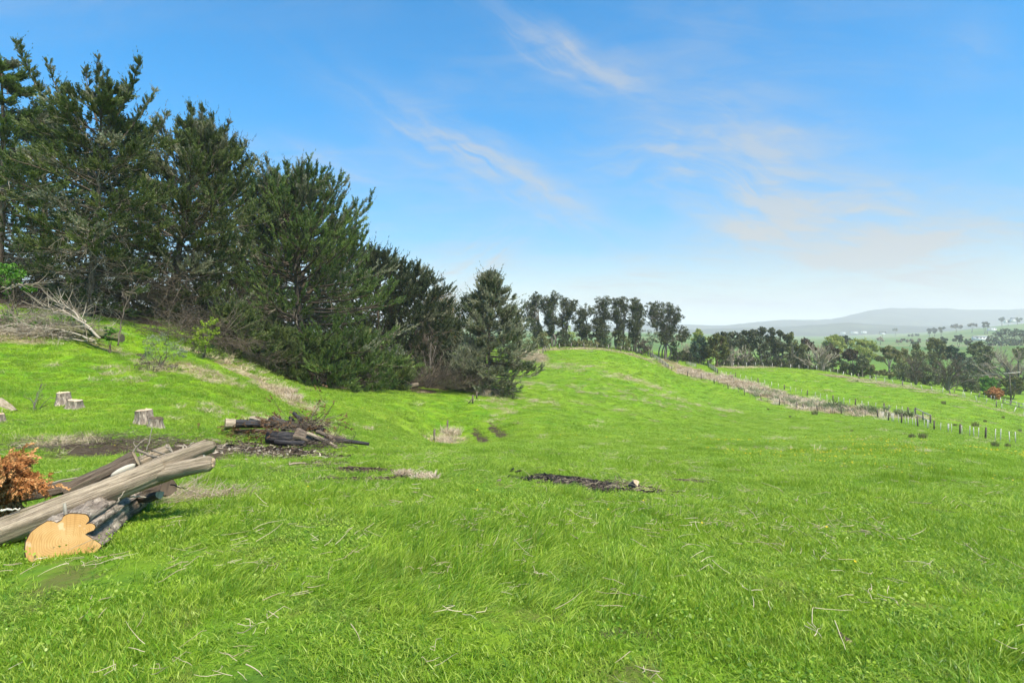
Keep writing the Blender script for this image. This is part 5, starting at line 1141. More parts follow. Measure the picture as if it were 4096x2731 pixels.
stump('freshly cut double stump with a pale top, higher on the bank', [(64, 21.2, 0.22, 0.46, M_CUTPALE), (74.5, 20.7, 0.21, 0.30, M_CUTPALE)], 400)
stump('double stump with a mossy top, lower on the bank', [(144, 17.2, 0.21, 0.42, M_CUTOLD), (155, 16.9, 0.19, 0.26, M_CUTDARK)], 410)
stump('stump cut off by the left edge of the photo', [(-1, 16.5, 0.13, 0.26, M_CUTOLD)], 420)
log('log', 'weathered grey log on the bank at the left edge', a7(-120, 205, 20.5), a7(130, 318, 19.2), 0.24, 0.10, M_LOGGREY, 38, (None, None), rough=0.3)
log('log', 'mossy log with a torn broken end on the bank', at(52, 327, 31.5), at(122, 338, 31.0), 0.16, 0.20, M_MOSSLOG, 39, (None, M_LOGBROWN), rough=0.35, bend=0.05)

# burnt heap
r9 = lambda x, y, d: at(200 + x * .11692, 375 + y * .11692, d)
BG = 'logs in the burnt heap'
for k, (x0, y0, d0, x1, y1, d1, ra, rb, m, c0_, c1_, lb) in enumerate([
    (222, 414, 17.9, 680, 424, 18.9, .145, .11, M_CHARLOG, M_CUTOLD, None, 'half-charred log with a pale cut left end, at the left of the burnt heap'),
    (440, 368, 19.4, 600, 408, 19.0, .09, .10, M_LOGGREY, M_CUTOLD, None, 'short pale log on the upper left of the burnt heap'),
    (600, 382, 18.8, 780, 412, 18.6, .11, .08, M_CHARLOG, M_CUTCHAR, None, 'black log stub on top of the burnt heap'),
    (630, 352, 19.4, 720, 400, 19.2, .07, .07, M_LOGBROWN, M_CUTOLD, None, 'brown log stub peeking over the burnt heap'),
    (800, 320, 18.9, 872, 382, 18.6, .055, .06, M_CHARLOG, M_CUTCHAR, None, 'black stick-like log pointing up from the burnt heap'),
    (768, 360, 18.9, 800, 392, 18.7, .05, .05, M_CHARLOG, M_CUTCHAR, None, 'small black stub beside the upward-pointing log'),
    (585, 525, 17.8, 960, 535, 17.6, .20, .16, M_CHARLOG, M_CUTCHAR, M_LOGBROWN, 'thick charred log across the front of the burnt heap'),
    (820, 515, 17.5, 1000, 555, 17.4, .17, .13, M_LOGBROWN, M_CUTDARK, M_CUTOLD, 'brown half-burnt log in the middle front of the heap'),
    (920, 495, 17.3, 1165, 612, 16.9, .055, .05, M_LOGGREY, M_CUTOLD, M_CUTOLD, 'pale pole slanting down the front of the heap'),
    (1000, 480, 17.6, 1150, 560, 17.2, .06, .05, M_LOGBROWN, M_CUTOLD, M_CUTOLD, 'brown pole beside the slanting pale one'),
    (1060, 545, 17.6, 1445, 585, 17.4, .075, .045, M_CHARLOG, None, M_CUTCHAR, 'long thin black log sticking out to the right of the heap'),
    (1090, 520, 17.9, 1240, 545, 17.8, .07, .06, M_LOGBROWN, None, M_CUTOLD, 'short brown log at the right of the heap'),
    (700, 450, 18.4, 1040, 440, 18.2, .09, .06, M_LOGBROWN, None, None, 'brown log buried in the brush of the heap'),
    (650, 570, 17.4, 900, 585, 17.1, .085, .08, M_CHARLOG, M_CUTCHAR, M_CUTCHAR, 'low black log along the bottom of the heap'),
    (740, 440, 18.2, 760, 400, 18.0, .05, .03, M_LOGGREY, None, None, 'pale splinter standing in the brush heap'),
    (880, 430, 18.6, 1060, 470, 18.2, .10, .08, M_CHARLOG, M_CUTCHAR, M_CUTCHAR, 'black log under the brush at the right of the heap'),
    (700, 420, 18.9, 900, 470, 18.3, .12, .09, M_CHARLOG, M_CUTCHAR, None, 'thick black log in the middle of the heap'),
    (980, 540, 17.3, 1130, 580, 17.1, .08, .06, M_CHARLOG, M_CUTCHAR, M_CUTCHAR, 'short black log low at the right of the heap'),
    (300, 470, 18.7, 620, 470, 18.2, .06, .05, M_LOGBROWN, None, None, 'brown branch low at the left of the heap')]):
    log('log', lb, r9(x0, y0, d0), r9(x1, y1, d1), ra, rb, m, 60 + k, (c0_, c1_), group=BG, rough=0.25, K=14)
bare0, bare1 = r9(214, 412, 17.85), r9(300, 414, 18.0)
cl_log = [o for o in bpy.data.objects if o.get('label', '').startswith('half-charred log')][0]
log('bare_end', '', bare0, bare1, .15, .152, M_LOGGREY, 90, (M_CUT, None), parent=cl_log, K=8, knots=0, bend=0.0)
def brush(name, label, cen, ext, n, ln, mat, seed, rad=0.012, flat=0.25, base_dir=None, sprays=None, cat='brush heap', turn=1.0):
    """a tangle of thin dead twigs nobody could count"""
    g = np.random.default_rng(seed); cen = np.asarray(cen, float); ext = np.asarray(ext, float)
    v = g.normal(size=(n, 3)); v = norm(v) * g.random((n, 1)) ** 0.5; v[:, 2] = np.abs(v[:, 2])
    S = cen + v * ext
    d = g.normal(size=(n, 3)) * turn; d[:, 2] = d[:, 2] * flat + 0.1
    if base_dir is not None: d = d * 0.5 + np.asarray(base_dir)
    d = norm(d); l = ln * (0.4 + 0.9 * g.random(n))
    M2 = S + d * (l * 0.5)[:, None] + g.normal(size=(n, 3)) * 0.07 * ln; E2 = S + d * l[:, None] + g.normal(size=(n, 3)) * 0.14 * ln
    gzv = ground_z(np.concatenate([S[:, 0], M2[:, 0], E2[:, 0]]), np.concatenate([S[:, 1], M2[:, 1], E2[:, 1]])) + 0.02
    for k, Q in enumerate((S, M2, E2)): Q[:, 2] = np.maximum(Q[:, 2], gzv[k * n:(k + 1) * n])
    m = MB(); m.add(*tubes(bez(S, M2, E2, 4), rad * (0.5 + g.random((n, 1))) * np.array([[1, .85, .65, .35]]), 3, False), tint=np.repeat(g.random(n), 12))
    for f in (0.4, 0.6, 0.8):
        Q, Tq = bez_t(S, M2, E2, np.full(n, f)); d4 = norm(Tq + g.normal(size=(n, 3)) * 0.5); l4 = l * 0.4
        m.add(*tubes(bez(Q, Q + d4 * (l4 * .5)[:, None], Q + d4 * l4[:, None] + g.normal(size=(n, 3)) * .04 * ln, 3), np.tile(rad * np.array([[.55, .45, .2]]), (n, 1)), 3, False), tint=np.repeat(g.random(n), 9))
    o = rebase(m.build(name, mat)); o['kind'] = 'stuff'; tag(o, label, cat)
    if sprays is not None:
        cr = MB(); k = sprays[1]; i = g.integers(0, n, k); TV, TF = PLUMES[1]
        VV, FF = stamp(TV, TF, E2[i] + g.normal(size=(k, 3)) * 0.1, d[i] + g.normal(size=(k, 3)) * .5, g.random(k) * 6.28, sprays[2] * (0.6 + 0.8 * g.random(k)))
        cr.add(VV, FF, np.repeat(g.random(k), len(TV))); c = cr.build('dead_sprays', sprays[0], o); c['kind'] = 'stuff'
    return o
brush('brush', 'rusty brown brush piled on the burnt heap', r9(900, 455, 18.2), (0.9, 0.6, 0.30), 110, 0.8, M_TWIGDARK, 1, 0.010, 0.35, None, (M_RUSTDARK, 220, 0.16))
brush('brush', 'low rusty brush at the left foot of the burnt heap', r9(430, 500, 18.2), (1.6, 0.4, 0.06), 60, 0.5, M_TWIGDARK, 2, 0.009, 0.2, None, (M_RUSTDARK, 140, 0.18))
brush('brush', 'twiggy litter at the right foot of the burnt heap', r9(1090, 590, 17.0), (0.8, 0.4, 0.10), 90, 0.5, M_TWIGDARK, 3, 0.009, 0.25)
# fallen pale branches on the left of the bank
FB = 'fallen branches on the bank'
def fallen(label, pts, r, seed, n=26, mat=None):
    g = np.random.default_rng(seed); pts = np.array(pts); t = np.linspace(0, 1, 14); k = np.linspace(0, 1, len(pts))
    P_ = np.stack([np.interp(t, k, pts[:, c]) for c in range(3)], 1); P_[1:-1] += g.normal(size=(12, 3)) * r * 0.8
    root = thing('fallen_branch', label, 'branch', P_[0], FB)
    m = MB(); m.add(*tubes(P_, r * np.linspace(1, 0.35, 14), 6), tint=0.7)
    m.build('limb', mat or M_TWIG, root, True)
    u = 0.2 + 0.8 * g.random(n); Q = interp_axis(P_, u); d = norm(norm(P_[-1] - P_[0]) + g.normal(size=(n, 3)) * np.array([0.5, 0.5, 0.35])); l = 0.5 + 1.2 * g.random(n)
    m = MB(); m.add(*tubes(bez(Q, Q + d * (l * .5)[:, None], Q + d * l[:, None] + g.normal(size=(n, 3)) * 0.12, 4), np.tile(r * np.array([[.38, .3, .2, .1]]), (n, 1)), 3, False), tint=np.repeat(g.random(n), 12))
    m.build('twigs', mat or M_TWIG, root)
fallen('long pale fallen branch arching along the foot of the bank trees', [at(1, 352, 31), at(20, 341, 31), at(45, 334, 31.2), at(70, 338, 31), at(97, 343, 30.6)], 0.075, 1)
fallen('pale fallen branch rising to the left above the mossy log', [at(100, 338, 30.8), at(85, 323, 31.2), at(65, 312, 31.5), at(40, 308, 32)], 0.07, 2)
fallen('pale fallen branch pointing up left, topmost of the heap', [at(95, 334, 31), at(75, 312, 31.6), at(52, 300, 32)], 0.06, 3)
fallen('straight bleached branch at the left edge above the heap', [at(0, 289, 33), at(20, 284, 33), at(38, 283, 33.5)], 0.06, 4, 14)
fallen('thin fallen branch low in the middle of the heap', [at(95, 340, 30.6), at(65, 330, 31), at(35, 326, 31.4), at(5, 330, 31.6)], 0.05, 5)
fallen('dead upright branch with pale forks near the left edge', [at(12, 330, 35), at(13, 290, 35), at(15, 262, 35), at(24, 248, 35)], 0.04, 6, 22, M_TWIGDARK)
fallen('dead sapling leaning right in front of the spiky cypress', [at(118, 345, 29), at(121, 322, 29.5), at(128, 300, 30), at(135, 284, 30)], 0.035, 7, 18, M_TWIGDARK)
brush('brush', 'grey dead brush heaped at the left of the bank', at(8, 332, 32.5), (4.2, 1.5, 1.3), 420, 1.7, M_TWIG, 4, 0.016, 0.35)
brush('brush', 'grey dead brush between the fallen branches', at(62, 334, 31.8), (2.6, 1.2, 0.6), 260, 1.4, M_TWIG, 5, 0.014, 0.3)
brush('brush', 'brown dead thicket under the dark cypress', at(186, 338, 39), (3.6, 2.0, 1.7), 300, 1.9, M_TWIGDARK, 6, 0.014, 0.6)
brush('brush', 'pale twiggy dead branch drooping right of the lime bush', at(232, 344, 40), (1.8, 1.3, 0.8), 130, 1.4, M_TWIGDARK, 7, 0.012, 0.3, (0.6, 0, -0.25))
brush('brush', 'grey dead branches skirting the foot of the belt', at(262, 362, 47), (3.0, 1.3, 0.7), 130, 1.5, M_TWIGDARK, 8, 0.014, 0.3)
brush('brush', 'long heap of fallen brushwood left of the lichen-covered cypress', at(440, 388, 69), (4.8, 2.0, 1.9), 520, 2.2, M_TWIGDARK, 9, 0.020, 0.35, (0.75, 0, 0.45))
brush('brush', 'pale lichen-covered brushwood leaning against the half-dead cypress', at(466, 372, 70), (2.6, 2.0, 3.2), 260, 2.0, M_LICHEN, 10, 0.018, 0.8, (0.4, 0, 0.55))
brush('brush', 'brown dead undergrowth inside the belt at the left', at(100, 300, 42), (7, 2.5, 3.2), 700, 2.0, M_TWIGDARK, 11, 0.016, 0.5)
brush('brush', 'brown dead undergrowth inside the belt below the dark cypress', at(205, 318, 52), (6, 3, 3.5), 600, 2.2, M_TWIGDARK, 12, 0.018, 0.5)
brush('brush', 'tawny bracken on the left flank of the hill', at(528, 358, 128), (4.5, 10, 1.4), 500, 1.6, M_PALEGRASS, 13, 0.03, 0.7)
log('log', 'fallen log with an orange split end beside the brushwood heap', at(404, 387, 66), at(418, 384, 67), 0.30, 0.26, M_LOGBROWN, 41, (M_CUT, M_CUT), rough=0.25)
# shrubs on and below the bank
def shrub(label, bpx, dep, blobs, mat, seed, leaf=1.4, **kw):
    kw.setdefault('nsub', 8); kw.setdefault('nleaf', 26)
    return blob_tree('shrub', label, bpx, dep, blobs, mat, seed, None, M_BARK, leaf_px=leaf, cat='shrub', group='shrubs below the belt', stems=4, depth_jit=0.5, r_stem=0.04, **kw)
shrub('glossy bright green shrub at the left edge', 8, 33, [(6, 268, 8), (16, 268, 8), (4, 278, 9), (18, 279, 9), (10, 288, 8), (30, 287, 6), (35, 292, 4)], M_FRESH, 501, 2.2)
shrub('lime-green leafy shrub beside the dead thicket', 200, 36, [(207, 323, 7), (213, 319, 5), (201, 330, 7), (210, 333, 7), (217, 330, 4), (203, 341, 6), (196, 338, 4)], M_YELLOWLEAF, 502, 1.5)
shrub('grey-green small-leaved shrub on the bank', 160, 30, [(152, 341, 8), (165, 339, 9), (177, 344, 8), (156, 350, 9), (170, 352, 9), (182, 353, 6), (164, 361, 7), (147, 355, 5)], M_SILVER, 503, 1.1, nleaf=34)
shrub('dark ivy-like shrub at the foot of the lime-green one', 208, 37, [(200, 346, 6), (210, 350, 7), (220, 354, 6), (192, 346, 5)], M_CYPRESS, 504)
shrub('low fresh-green bramble above the mossy log', 72, 32.5, [(58, 320, 5), (68, 318, 6), (78, 320, 6), (88, 322, 5), (45, 325, 5)], M_FRESH, 505, 1.3)
shrub('low bramble left among the fallen branches', 20, 32, [(8, 318, 6), (20, 322, 6), (34, 325, 5), (12, 327, 5)], M_FRESH, 506, 1.3)
shrub('tiny light-green bush right of the mossy log', 111, 31, [(109, 329, 4), (113, 333, 4), (108, 337, 3)], M_FRESH, 507, 1.4)
shrub('pale grey-green bush at the right foot of the broad cypress', 393, 66, [(388, 352, 7), (398, 350, 8), (393, 360, 9), (403, 364, 8), (384, 364, 6), (397, 374, 8)], M_SILVER, 508, 1.3)
shrub('dark glossy shrub right of the pale bush', 415, 72, [(408, 366, 8), (418, 362, 8), (425, 368, 7), (413, 376, 8), (422, 378, 7)], M_CYPRESS2, 509, 1.3)
shrub('brown scrubby shrub on the bank below the grey-green one', 150, 28.5, [(142, 356, 5), (150, 364, 6), (160, 368, 6), (140, 366, 5), (172, 366, 6)], M_TWIGDARK, 510, 1.0)
bare_tree('bare_shrub', 'grey leafless shrub between the dark cypresses and the lichen tree', 428, 74, (405, 448), 334, 511, M_TWIGDARK, None, 9, 6, 7, 'shrubs below the belt', 0.022, cat='shrub')
bare_tree('reed_clump', 'tawny orange leafless willow behind the belt', 445, 105, (434, 458), 296, 512, M_TAWNY, None, 26, 9, 10, None, 0.03, cat='shrub')
bare_tree('reed_clump', 'second tawny orange leafless willow left of the dark pointed cypress', 434, 108, (424, 446), 306, 513, M_TAWNY, None, 22, 9, 10, None, 0.03, cat='shrub')
bare_tree('bare_sapling', 'small leafless sapling on the bank at the left', 38, 20, (33, 50), 380, 514, M_TWIGDARK, None, 4, 3, 3, None, 0.006, cat='sapling')
# ------------------------------------------------------------------ fences
def box_mesh(name, w, d, h, mat, taper=1.0):
    x, y = w / 2, d / 2
    Vb = np.array([(-x, -y, -0.25), (x, -y, -0.25), (x, y, -0.25), (-x, y, -0.25), (-x * taper, -y * taper, h), (x * taper, -y * taper, h), (x * taper, y * taper, h * 0.985), (-x * taper, y * taper, h * 0.985)])
    return mesh_data(name, Vb, [np.array([(0, 3, 2, 1), (4, 5, 6, 7), (0, 1, 5, 4), (1, 2, 6, 5), (2, 3, 7, 6), (3, 0, 4, 7)])], None, False, [mat])
ME_POST = box_mesh('post', 0.13, 0.13, 1.2, M_POSTDARK, 0.92)
ME_POSTG = box_mesh('post', 0.12, 0.12, 1.15, M_POST, 0.92)
ME_BATTEN = box_mesh('batten', 0.055, 0.045, 1.05, M_BATTEN)
ME_BATTENG = box_mesh('batten', 0.055, 0.045, 1.0, M_POST)
def path(pts):
    W = np.array([[(px - CX) / F_PX * d, d] for px, d in pts]); s = np.concatenate([[0], np.cumsum(np.linalg.norm(np.diff(W, axis=0), axis=1))])
    return W, s
def fence(label, pts, step, every, seed, post=None, batten=None, tilt=0.05, wires=4, jit=0.15, name='wire_fence', hgt=1.0, hs=1.0, gaps=0.0):
    g = np.random.default_rng(seed); W, s = path(pts); n = max(2, int(s[-1] / step)); t = np.linspace(0, s[-1], n + 1)
    X, Y = np.interp(t, s, W[:, 0]), np.interp(t, s, W[:, 1]); Z = ground_z(X, Y)
    root = thing(name, label, 'fence', (X[0], Y[0], Z[0]))
    for k in range(n + 1):
        is_post = k % every == 0
        if not is_post and g.random() < gaps: continue
        me = (post or ME_POST) if is_post else (batten or ME_BATTEN)
        o = bpy.data.objects.new('post' if is_post else 'batten', me); link(o, root)
        o.location = (X[k] - X[0] + g.normal() * jit * 0.2, Y[k] - Y[0] + g.normal() * jit, Z[k] - Z[0]); o.scale = (hs, hs, hgt * (0.92 + 0.16 * g.random()))
        o.rotation_euler = (g.normal() * tilt, g.normal() * tilt, g.random() * 3)
    tt = np.linspace(0, s[-1], n * 2 + 1); wx, wy = np.interp(tt, s, W[:, 0]), np.interp(tt, s, W[:, 1]); wz_ = ground_z(wx, wy)
    for k in range(wires):
        m = MB(); m.add(*tubes(np.stack([wx, wy, wz_ + (0.25 + 0.75 * k / max(1, wires - 1)) * hgt], 1), np.full(len(tt), 0.004), 3, False)); m.build('wire', M_POST, root)
    return root
F1 = [(672, 152), (680, 150), (705, 140), (735, 128), (773, 116), (797, 108), (836, 98), (877.6, 92)]
fence('dark post fence on the near side of the dry grass gully', F1, 1.9, 3, 1, batten=ME_BATTENG, tilt=0.04, hs=1.25, hgt=1.1)
fence('pale batten fence running down to the right edge of the photo', [(877.6, 92), (901, 82), (929, 74), (961, 66), (998, 60), (1021, 57), (1060, 52), (1100, 49)], 1.05, 5, 2, tilt=0.04, hgt=1.1, hs=1.1, jit=0.25)
fence('pale batten fence on the far side of the dry grass gully', [(717, 160), (748, 148), (780, 140), (828, 125), (857, 115), (886, 107), (915, 98)], 1.9, 4, 3, tilt=0.03, hs=1.4, hgt=1.1)
fence('leaning pale post fence along the far ridge', [(700, 183), (757, 180), (819, 172), (857, 160), (886, 152), (928, 142), (954, 136), (989, 126), (1012, 120), (1060, 110)], 2.4, 5, 4, post=ME_POSTG, tilt=0.15, hgt=1.3, batten=ME_BATTEN, hs=1.7, jit=0.5)
fence('old weathered post fence along the hill crest', [(538, 140), (552, 151), (575, 152), (600, 152), (618, 153), (634, 157), (648, 163)], 1.7, 2, 5, post=ME_POSTG, batten=ME_BATTENG, tilt=0.12, hgt=1.2, hs=1.7, jit=0.4)
fence('pale post fence low on the far right below the trees', [(955, 165), (975, 162), (990, 158), (1005, 152), (1030, 145)], 1.7, 3, 6, post=ME_POSTG, tilt=0.1, hs=1.7, hgt=1.3)
fence('broken post fence in the hollow below the broad crest tree', [(664, 172), (690, 178), (712, 182)], 1.8, 2, 7, post=ME_POSTG, batten=ME_BATTENG, tilt=0.15, hs=1.2)
def rail_fence(label, pts, npost, rails, h, seed, thick=0.06, name='rail_fence', rh=0.17):
    g = np.random.default_rng(seed); W, s = path(pts); t = np.linspace(0, s[-1], npost)
    X, Y = np.interp(t, s, W[:, 0]), np.interp(t, s, W[:, 1]); Z = ground_z(X, Y); root = thing(name, label, 'fence', (X[0], Y[0], Z[0]))
    for k in range(npost):
        o = bpy.data.objects.new('post', ME_POST if k in (0, npost - 1) else ME_POSTG); link(o, root); o.location = (X[k] - X[0], Y[k] - Y[0], Z[k] - Z[0]); o.scale = (1.3, 1.3, h / 1.15)
    for r in range(rails):
        zz = h * (0.22 + 0.72 * r / max(1, rails - 1))
        for k in range(npost - 1):
            a = np.array([X[k], Y[k] - 0.11, Z[k] + zz + g.normal() * 0.01]); b = np.array([X[k + 1], Y[k + 1] - 0.11, Z[k + 1] + zz + g.normal() * 0.01])
            d = norm(b - a); u = np.array([0, 0, 1.0]); w = norm(np.cross(d, u)); u = np.cross(w, d)
            Vb = np.array([e + w * sx * thick / 2 + u * sz * rh / 2 for e in (a, b) for sx, sz in ((-1, -1), (1, -1), (1, 1), (-1, 1))])
            me = mesh_data('rail', Vb - np.array(parent_world(root)), [np.array([(0, 1, 2, 3), (7, 6, 5, 4), (0, 4, 5, 1), (1, 5, 6, 2), (2, 6, 7, 3), (3, 7, 4, 0)])], None, False, [M_RAIL])
            link(bpy.data.objects.new('rail', me), root)
    return root
rail_fence('weathered four-rail fence running down the right shoulder of the hill', [(650, 163.5), (655, 161), (660, 158), (668.5, 152.5)], 7, 4, 1.25, 1)
rail_fence('weathered four-rail fence in the hollow below the golden tree', [(708.7, 172), (713, 167), (717.5, 161)], 5, 4, 1.2, 2)
rail_fence('low three-rail fence beyond the dry grass hollow', [(686, 170), (696, 168)], 3, 3, 0.9, 3)
rail_fence('short two-rail pen at the end of the gully', [(915.5, 98), (923, 91), (930.5, 84)], 3, 2, 1.35, 4, rh=0.16)
rail_fence('single-rail stay beside the gully fence', [(797.5, 107.5), (803, 107)], 2, 1, 1.0, 5)
rail_fence('wooden rails beside the power pole', [(1003, 148), (1014, 143), (1030, 138)], 4, 2, 1.2, 6)
# lone posts on the left
def lone_post(label, px, dep, h, tiltx=0.0, brace=None):
    p = foot(px, dep); root = thing('fence_post', label, 'post', p, 'old posts near the belt')
    o = bpy.data.objects.new('shaft', ME_POST); link(o, root); o.scale = (1.0, 1.0, h / 1.2); o.rotation_euler = (0, tiltx, 0.4)
    if brace:
        m = MB(); m.add(*tubes(np.array([[p[0] + brace, p[1] - 0.1, p[2]], [p[0] + 0.02, p[1] - 0.07, p[2] + h * 0.6]]), np.array([0.05, 0.05]), 5)); m.build('brace', M_POSTDARK, root)
lone_post('dark leaning post, nearest of the old posts, by a straw tuft', 434, 42, 0.98, 0.04)
lone_post('dark post just behind the nearest old post', 447.5, 50, 0.95)
lone_post('dark post with a slanting brace', 472.7, 62, 0.95, 0, -0.5)
lone_post('short grey post right of the braced one', 476.8, 66, 0.85)
lone_post('thin dark post in front of the straw tuft by the lichen tree', 481, 70, 0.85, 0.03)
lone_post('farthest small dark post below the lichen tree', 485.5, 74, 0.65)
# power pole and line
p = foot(1011, 172); root = thing('power_pole', 'dark wooden power pole with a crossarm at the right', 'pole', p)
m = MB(); top = at(1009.5, 372, 172); m.add(*tubes(np.array([p - [0, 0, 0.5], top]), np.array([0.19, 0.13]), 8)); m.build('pole', M_POSTDARK, root, True)
m = MB(); a, b = at(1003.5, 373.2, 171.7), at(1020.5, 371.8, 171.7); m.add(*tubes(np.array([a, b]), np.array([0.09, 0.09]), 4)); m.build('crossarm', M_RAIL, root)
for f in (0.05, 0.5, 0.95):
    c = a * (1 - f) + b * f; m = MB(); m.add(*tubes(np.array([c, c + [0, 0, 0.22], c + [0, 0, 0.3]]), np.array([0.05, 0.07, 0.03]), 6)); m.build('insulator', M_BATTEN, root)
for k, (f, ye) in enumerate(((0.05, 374.5), (0.95, 376.0))):
    c = a * (1 - f) + b * f + np.array([0, 0, 0.3]); e = at(905, ye, 215)
    t = np.linspace(0, 1, 24)[:, None]; P_ = c * (1 - t) + e * t + np.array([0, 0, -0.9]) * 4 * t * (1 - t)
    m = MB(); m.add(*tubes(P_, np.full(24, 0.022), 4, False)); tag(rebase(m.build('power_line', M_BATTEN)), ['upper power line strung left from the pole in front of the trees', 'lower power line strung left from the pole in front of the trees'][k], 'power line', 'power lines')
p2 = foot(905, 215)
# far buildings
M_WALL = NT('white_wall'); M_WALL.bsdf((0.72, 0.72, 0.70), 0.8); M_WALL = M_WALL.m
M_ROOF = NT('grey_roof'); M_ROOF.bsdf((0.30, 0.31, 0.32), 0.6); M_ROOF = M_ROOF.m
M_WIN = NT('dark_window'); M_WIN.bsdf((0.03, 0.035, 0.04), 0.2); M_WIN = M_WIN.m
def building(label, px, py, dep, w, d, h, roof, seed, name='farm_building', wins=3):
    c = at(px, py, dep); z = c[2]; x0, y0 = c[0] - w / 2, dep
    root = thing(name, label, 'building', (c[0], dep, z), 'far farm buildings')
    def bx(nm, a, b, m, par=root):
        Vb = np.array([(x, y, zz) for x in (a[0], b[0]) for y in (a[1], b[1]) for zz in (a[2], b[2])]) - np.array(parent_world(par))
        return link(bpy.data.objects.new(nm, mesh_data(nm, Vb, [np.array([(0, 1, 3, 2), (4, 6, 7, 5), (0, 4, 5, 1), (2, 3, 7, 6), (0, 2, 6, 4), (1, 5, 7, 3)])], None, False, [m])), par)
    bx('wall', (x0, y0, z - 3), (x0 + w, y0 + d, z + h), M_WALL)
    R_ = np.array([(x0 - .4, y0 - .4, z + h + .02), (x0 + w + .4, y0 - .4, z + h + .02), (x0 + w + .4, y0 + d + .4, z + h + .02), (x0 - .4, y0 + d + .4, z + h + .02), (x0 - .4, y0 + d / 2, z + h + roof), (x0 + w + .4, y0 + d / 2, z + h + roof)]) - np.array(parent_world(root))
    link(bpy.data.objects.new('roof', mesh_data('roof', R_, [np.array([(0, 1, 5, 4), (2, 3, 4, 5), (3, 2, 1, 0)]), np.array([(0, 4, 3), (1, 2, 5)])], None, False, [M_ROOF])), root)
    for k in range(wins):
        wx = x0 + w * (k + 0.5) / wins; bx('window', (wx - w * .08, y0 - .06, z + h * .35), (wx + w * .08, y0 - .01, z + h * .75), M_WIN)
b8 = lambda x, y: (824 + x * .08503, 300 + y * .08503)
building('long white shed, right of the far row', *b8(475, 382), 2600, 22, 10, 6, 2.5, 1)
building('long white shed in the middle of the far row', *b8(365, 385), 2700, 30, 10, 5, 2.5, 2)
building('small white shed at the left of the far row', *b8(230, 388), 2700, 20, 9, 4.5, 2, 3)
building('low house at the foot of the green slope', *b8(1865, 452), 900, 22, 8, 3, 1.6, 4, 'farm_house', 4)
building('white hilltop house among dark trees', *b8(2235, 246), 1700, 12, 8, 5, 3, 5, 'farm_house', 3)
building('small white cottage left below the hilltop house', *b8(2145, 252), 1690, 7, 6, 4, 2, 6, 'farm_house', 2)
building('tiny white barn near the far hedge', *b8(695, 393), 1800, 14, 6, 3, 1.5, 7)
building('white barn on the slope road', *b8(1990, 345), 1330, 16, 8, 3.5, 1.5, 8)
# ------------------------------------------------------------------ grass and tufts
def blade_clump(n, rad, h0, h1, w, lean, seed, curl=0.5, dirlean=None):
    g = np.random.default_rng(seed); V = []; F = []; T = []
    for k in range(n):
        r = rad * math.sqrt(g.random()); a = g.random() * 6.283; b = np.array([r * math.cos(a), r * math.sin(a), -0.02])
        h = h0 + (h1 - h0) * g.random(); az_ = g.random() * 6.283; ln = lean * (0.3 + g.random())
        d = np.array([math.cos(az_), math.sin(az_), 0]) * ln
        if dirlean is not None: d = d * 0.55 + np.array([dirlean[0], dirlean[1], 0]) * (0.5 + g.random())
        fa = g.random() * 6.283; sd = np.array([math.cos(fa), math.sin(fa), 0]) * w * (0.6 + 0.7 * g.random())
        pts = [b]
        for s in (0.35, 0.7, 1.0):
            up = h * (s - 0.35 * curl * np.linalg.norm(d) * s * s * 1.4); pts.append(b + np.array([0, 0, max(up, 0.01)]) + d * h * s ** 1.7)
        i = len(V)
        V += [pts[0] - sd, pts[0] + sd, pts[1] - sd, pts[1] + sd, pts[2] - sd * .7, pts[2] + sd * .7, pts[3]]; T += [0, 0, .55, .55, .85, .85, 1]
        F += [(i, i + 1, i + 3), (i, i + 3, i + 2), (i + 2, i + 3, i + 5), (i + 2, i + 5, i + 4), (i + 4, i + 5, i + 6)]
    return np.array(V), np.array(F), np.array(T)
def weed_clump(n, rad, size, seed):
    g = np.random.default_rng(seed); P = np.stack([rad * np.sqrt(g.random(n)) * np.cos(np.arange(n) * 2.4), rad * np.sqrt(g.random(n)) * np.sin(np.arange(n) * 2.4), 0.01 + 0.06 * g.random(n)], 1)
    hx = np.array([[math.cos(a) * 0.5, math.sin(a) * 0.5, 0] for a in np.linspace(0, 6.283, 7)[:-1]]); hf = np.array([(0, 1, 2), (0, 2, 3), (0, 3, 4), (0, 4, 5)])
    Vv, Ff = stamp(hx[:, [0, 1, 2]], hf, P, norm(g.normal(size=(n, 3)) * np.array([1, 1, 0.35])), g.random(n) * 0.8, size * (0.6 + 0.8 * g.random(n)))
    return Vv, Ff, np.full(len(Vv), 0.75)
def straw_stalks(n, rad, l0, l1, w, seed, up=0.25):
    g = np.random.default_rng(seed); m = MB()
    for k in range(n):
        a = g.random() * 6.283; p = np.array([rad * g.normal() * .5, rad * g.normal() * .5, 0.02 + 0.03 * g.random()]); L = l0 + (l1 - l0) * g.random()
        d = np.array([math.cos(a), math.sin(a), up * g.random()]); pts = [p]; ns_ = 4
        for s in range(ns_):
            d = norm(d + g.normal(size=3) * np.array([.35, .35, .22]) * (1.6 if g.random() < 0.3 else 0.5)); q_ = pts[-1] + d * L / ns_; q_[2] = max(q_[2], 0.015); pts.append(q_)
        m.add(*tubes(np.array(pts), w * np.array([1, .95, .85, .7, .4]), 4, False), tint=g.random())
    return np.concatenate(m.V), np.concatenate(m.F[4]), np.concatenate(m.T)
def make_lib(name, items, mat):
    c = bpy.data.collections.new(name)
    for k, (Vv, Ff, Tt) in enumerate(items):
        hu = np.random.default_rng(k).random(len(Vv) // 7 + 1); me = mesh_data(name, Vv, [Ff], Tt, False, [mat], None, {'hue': np.repeat(hu, 7)[:len(Vv)]}); o = bpy.data.objects.new('%s_%02d' % (name, k), me); c.objects.link(o)
    return c
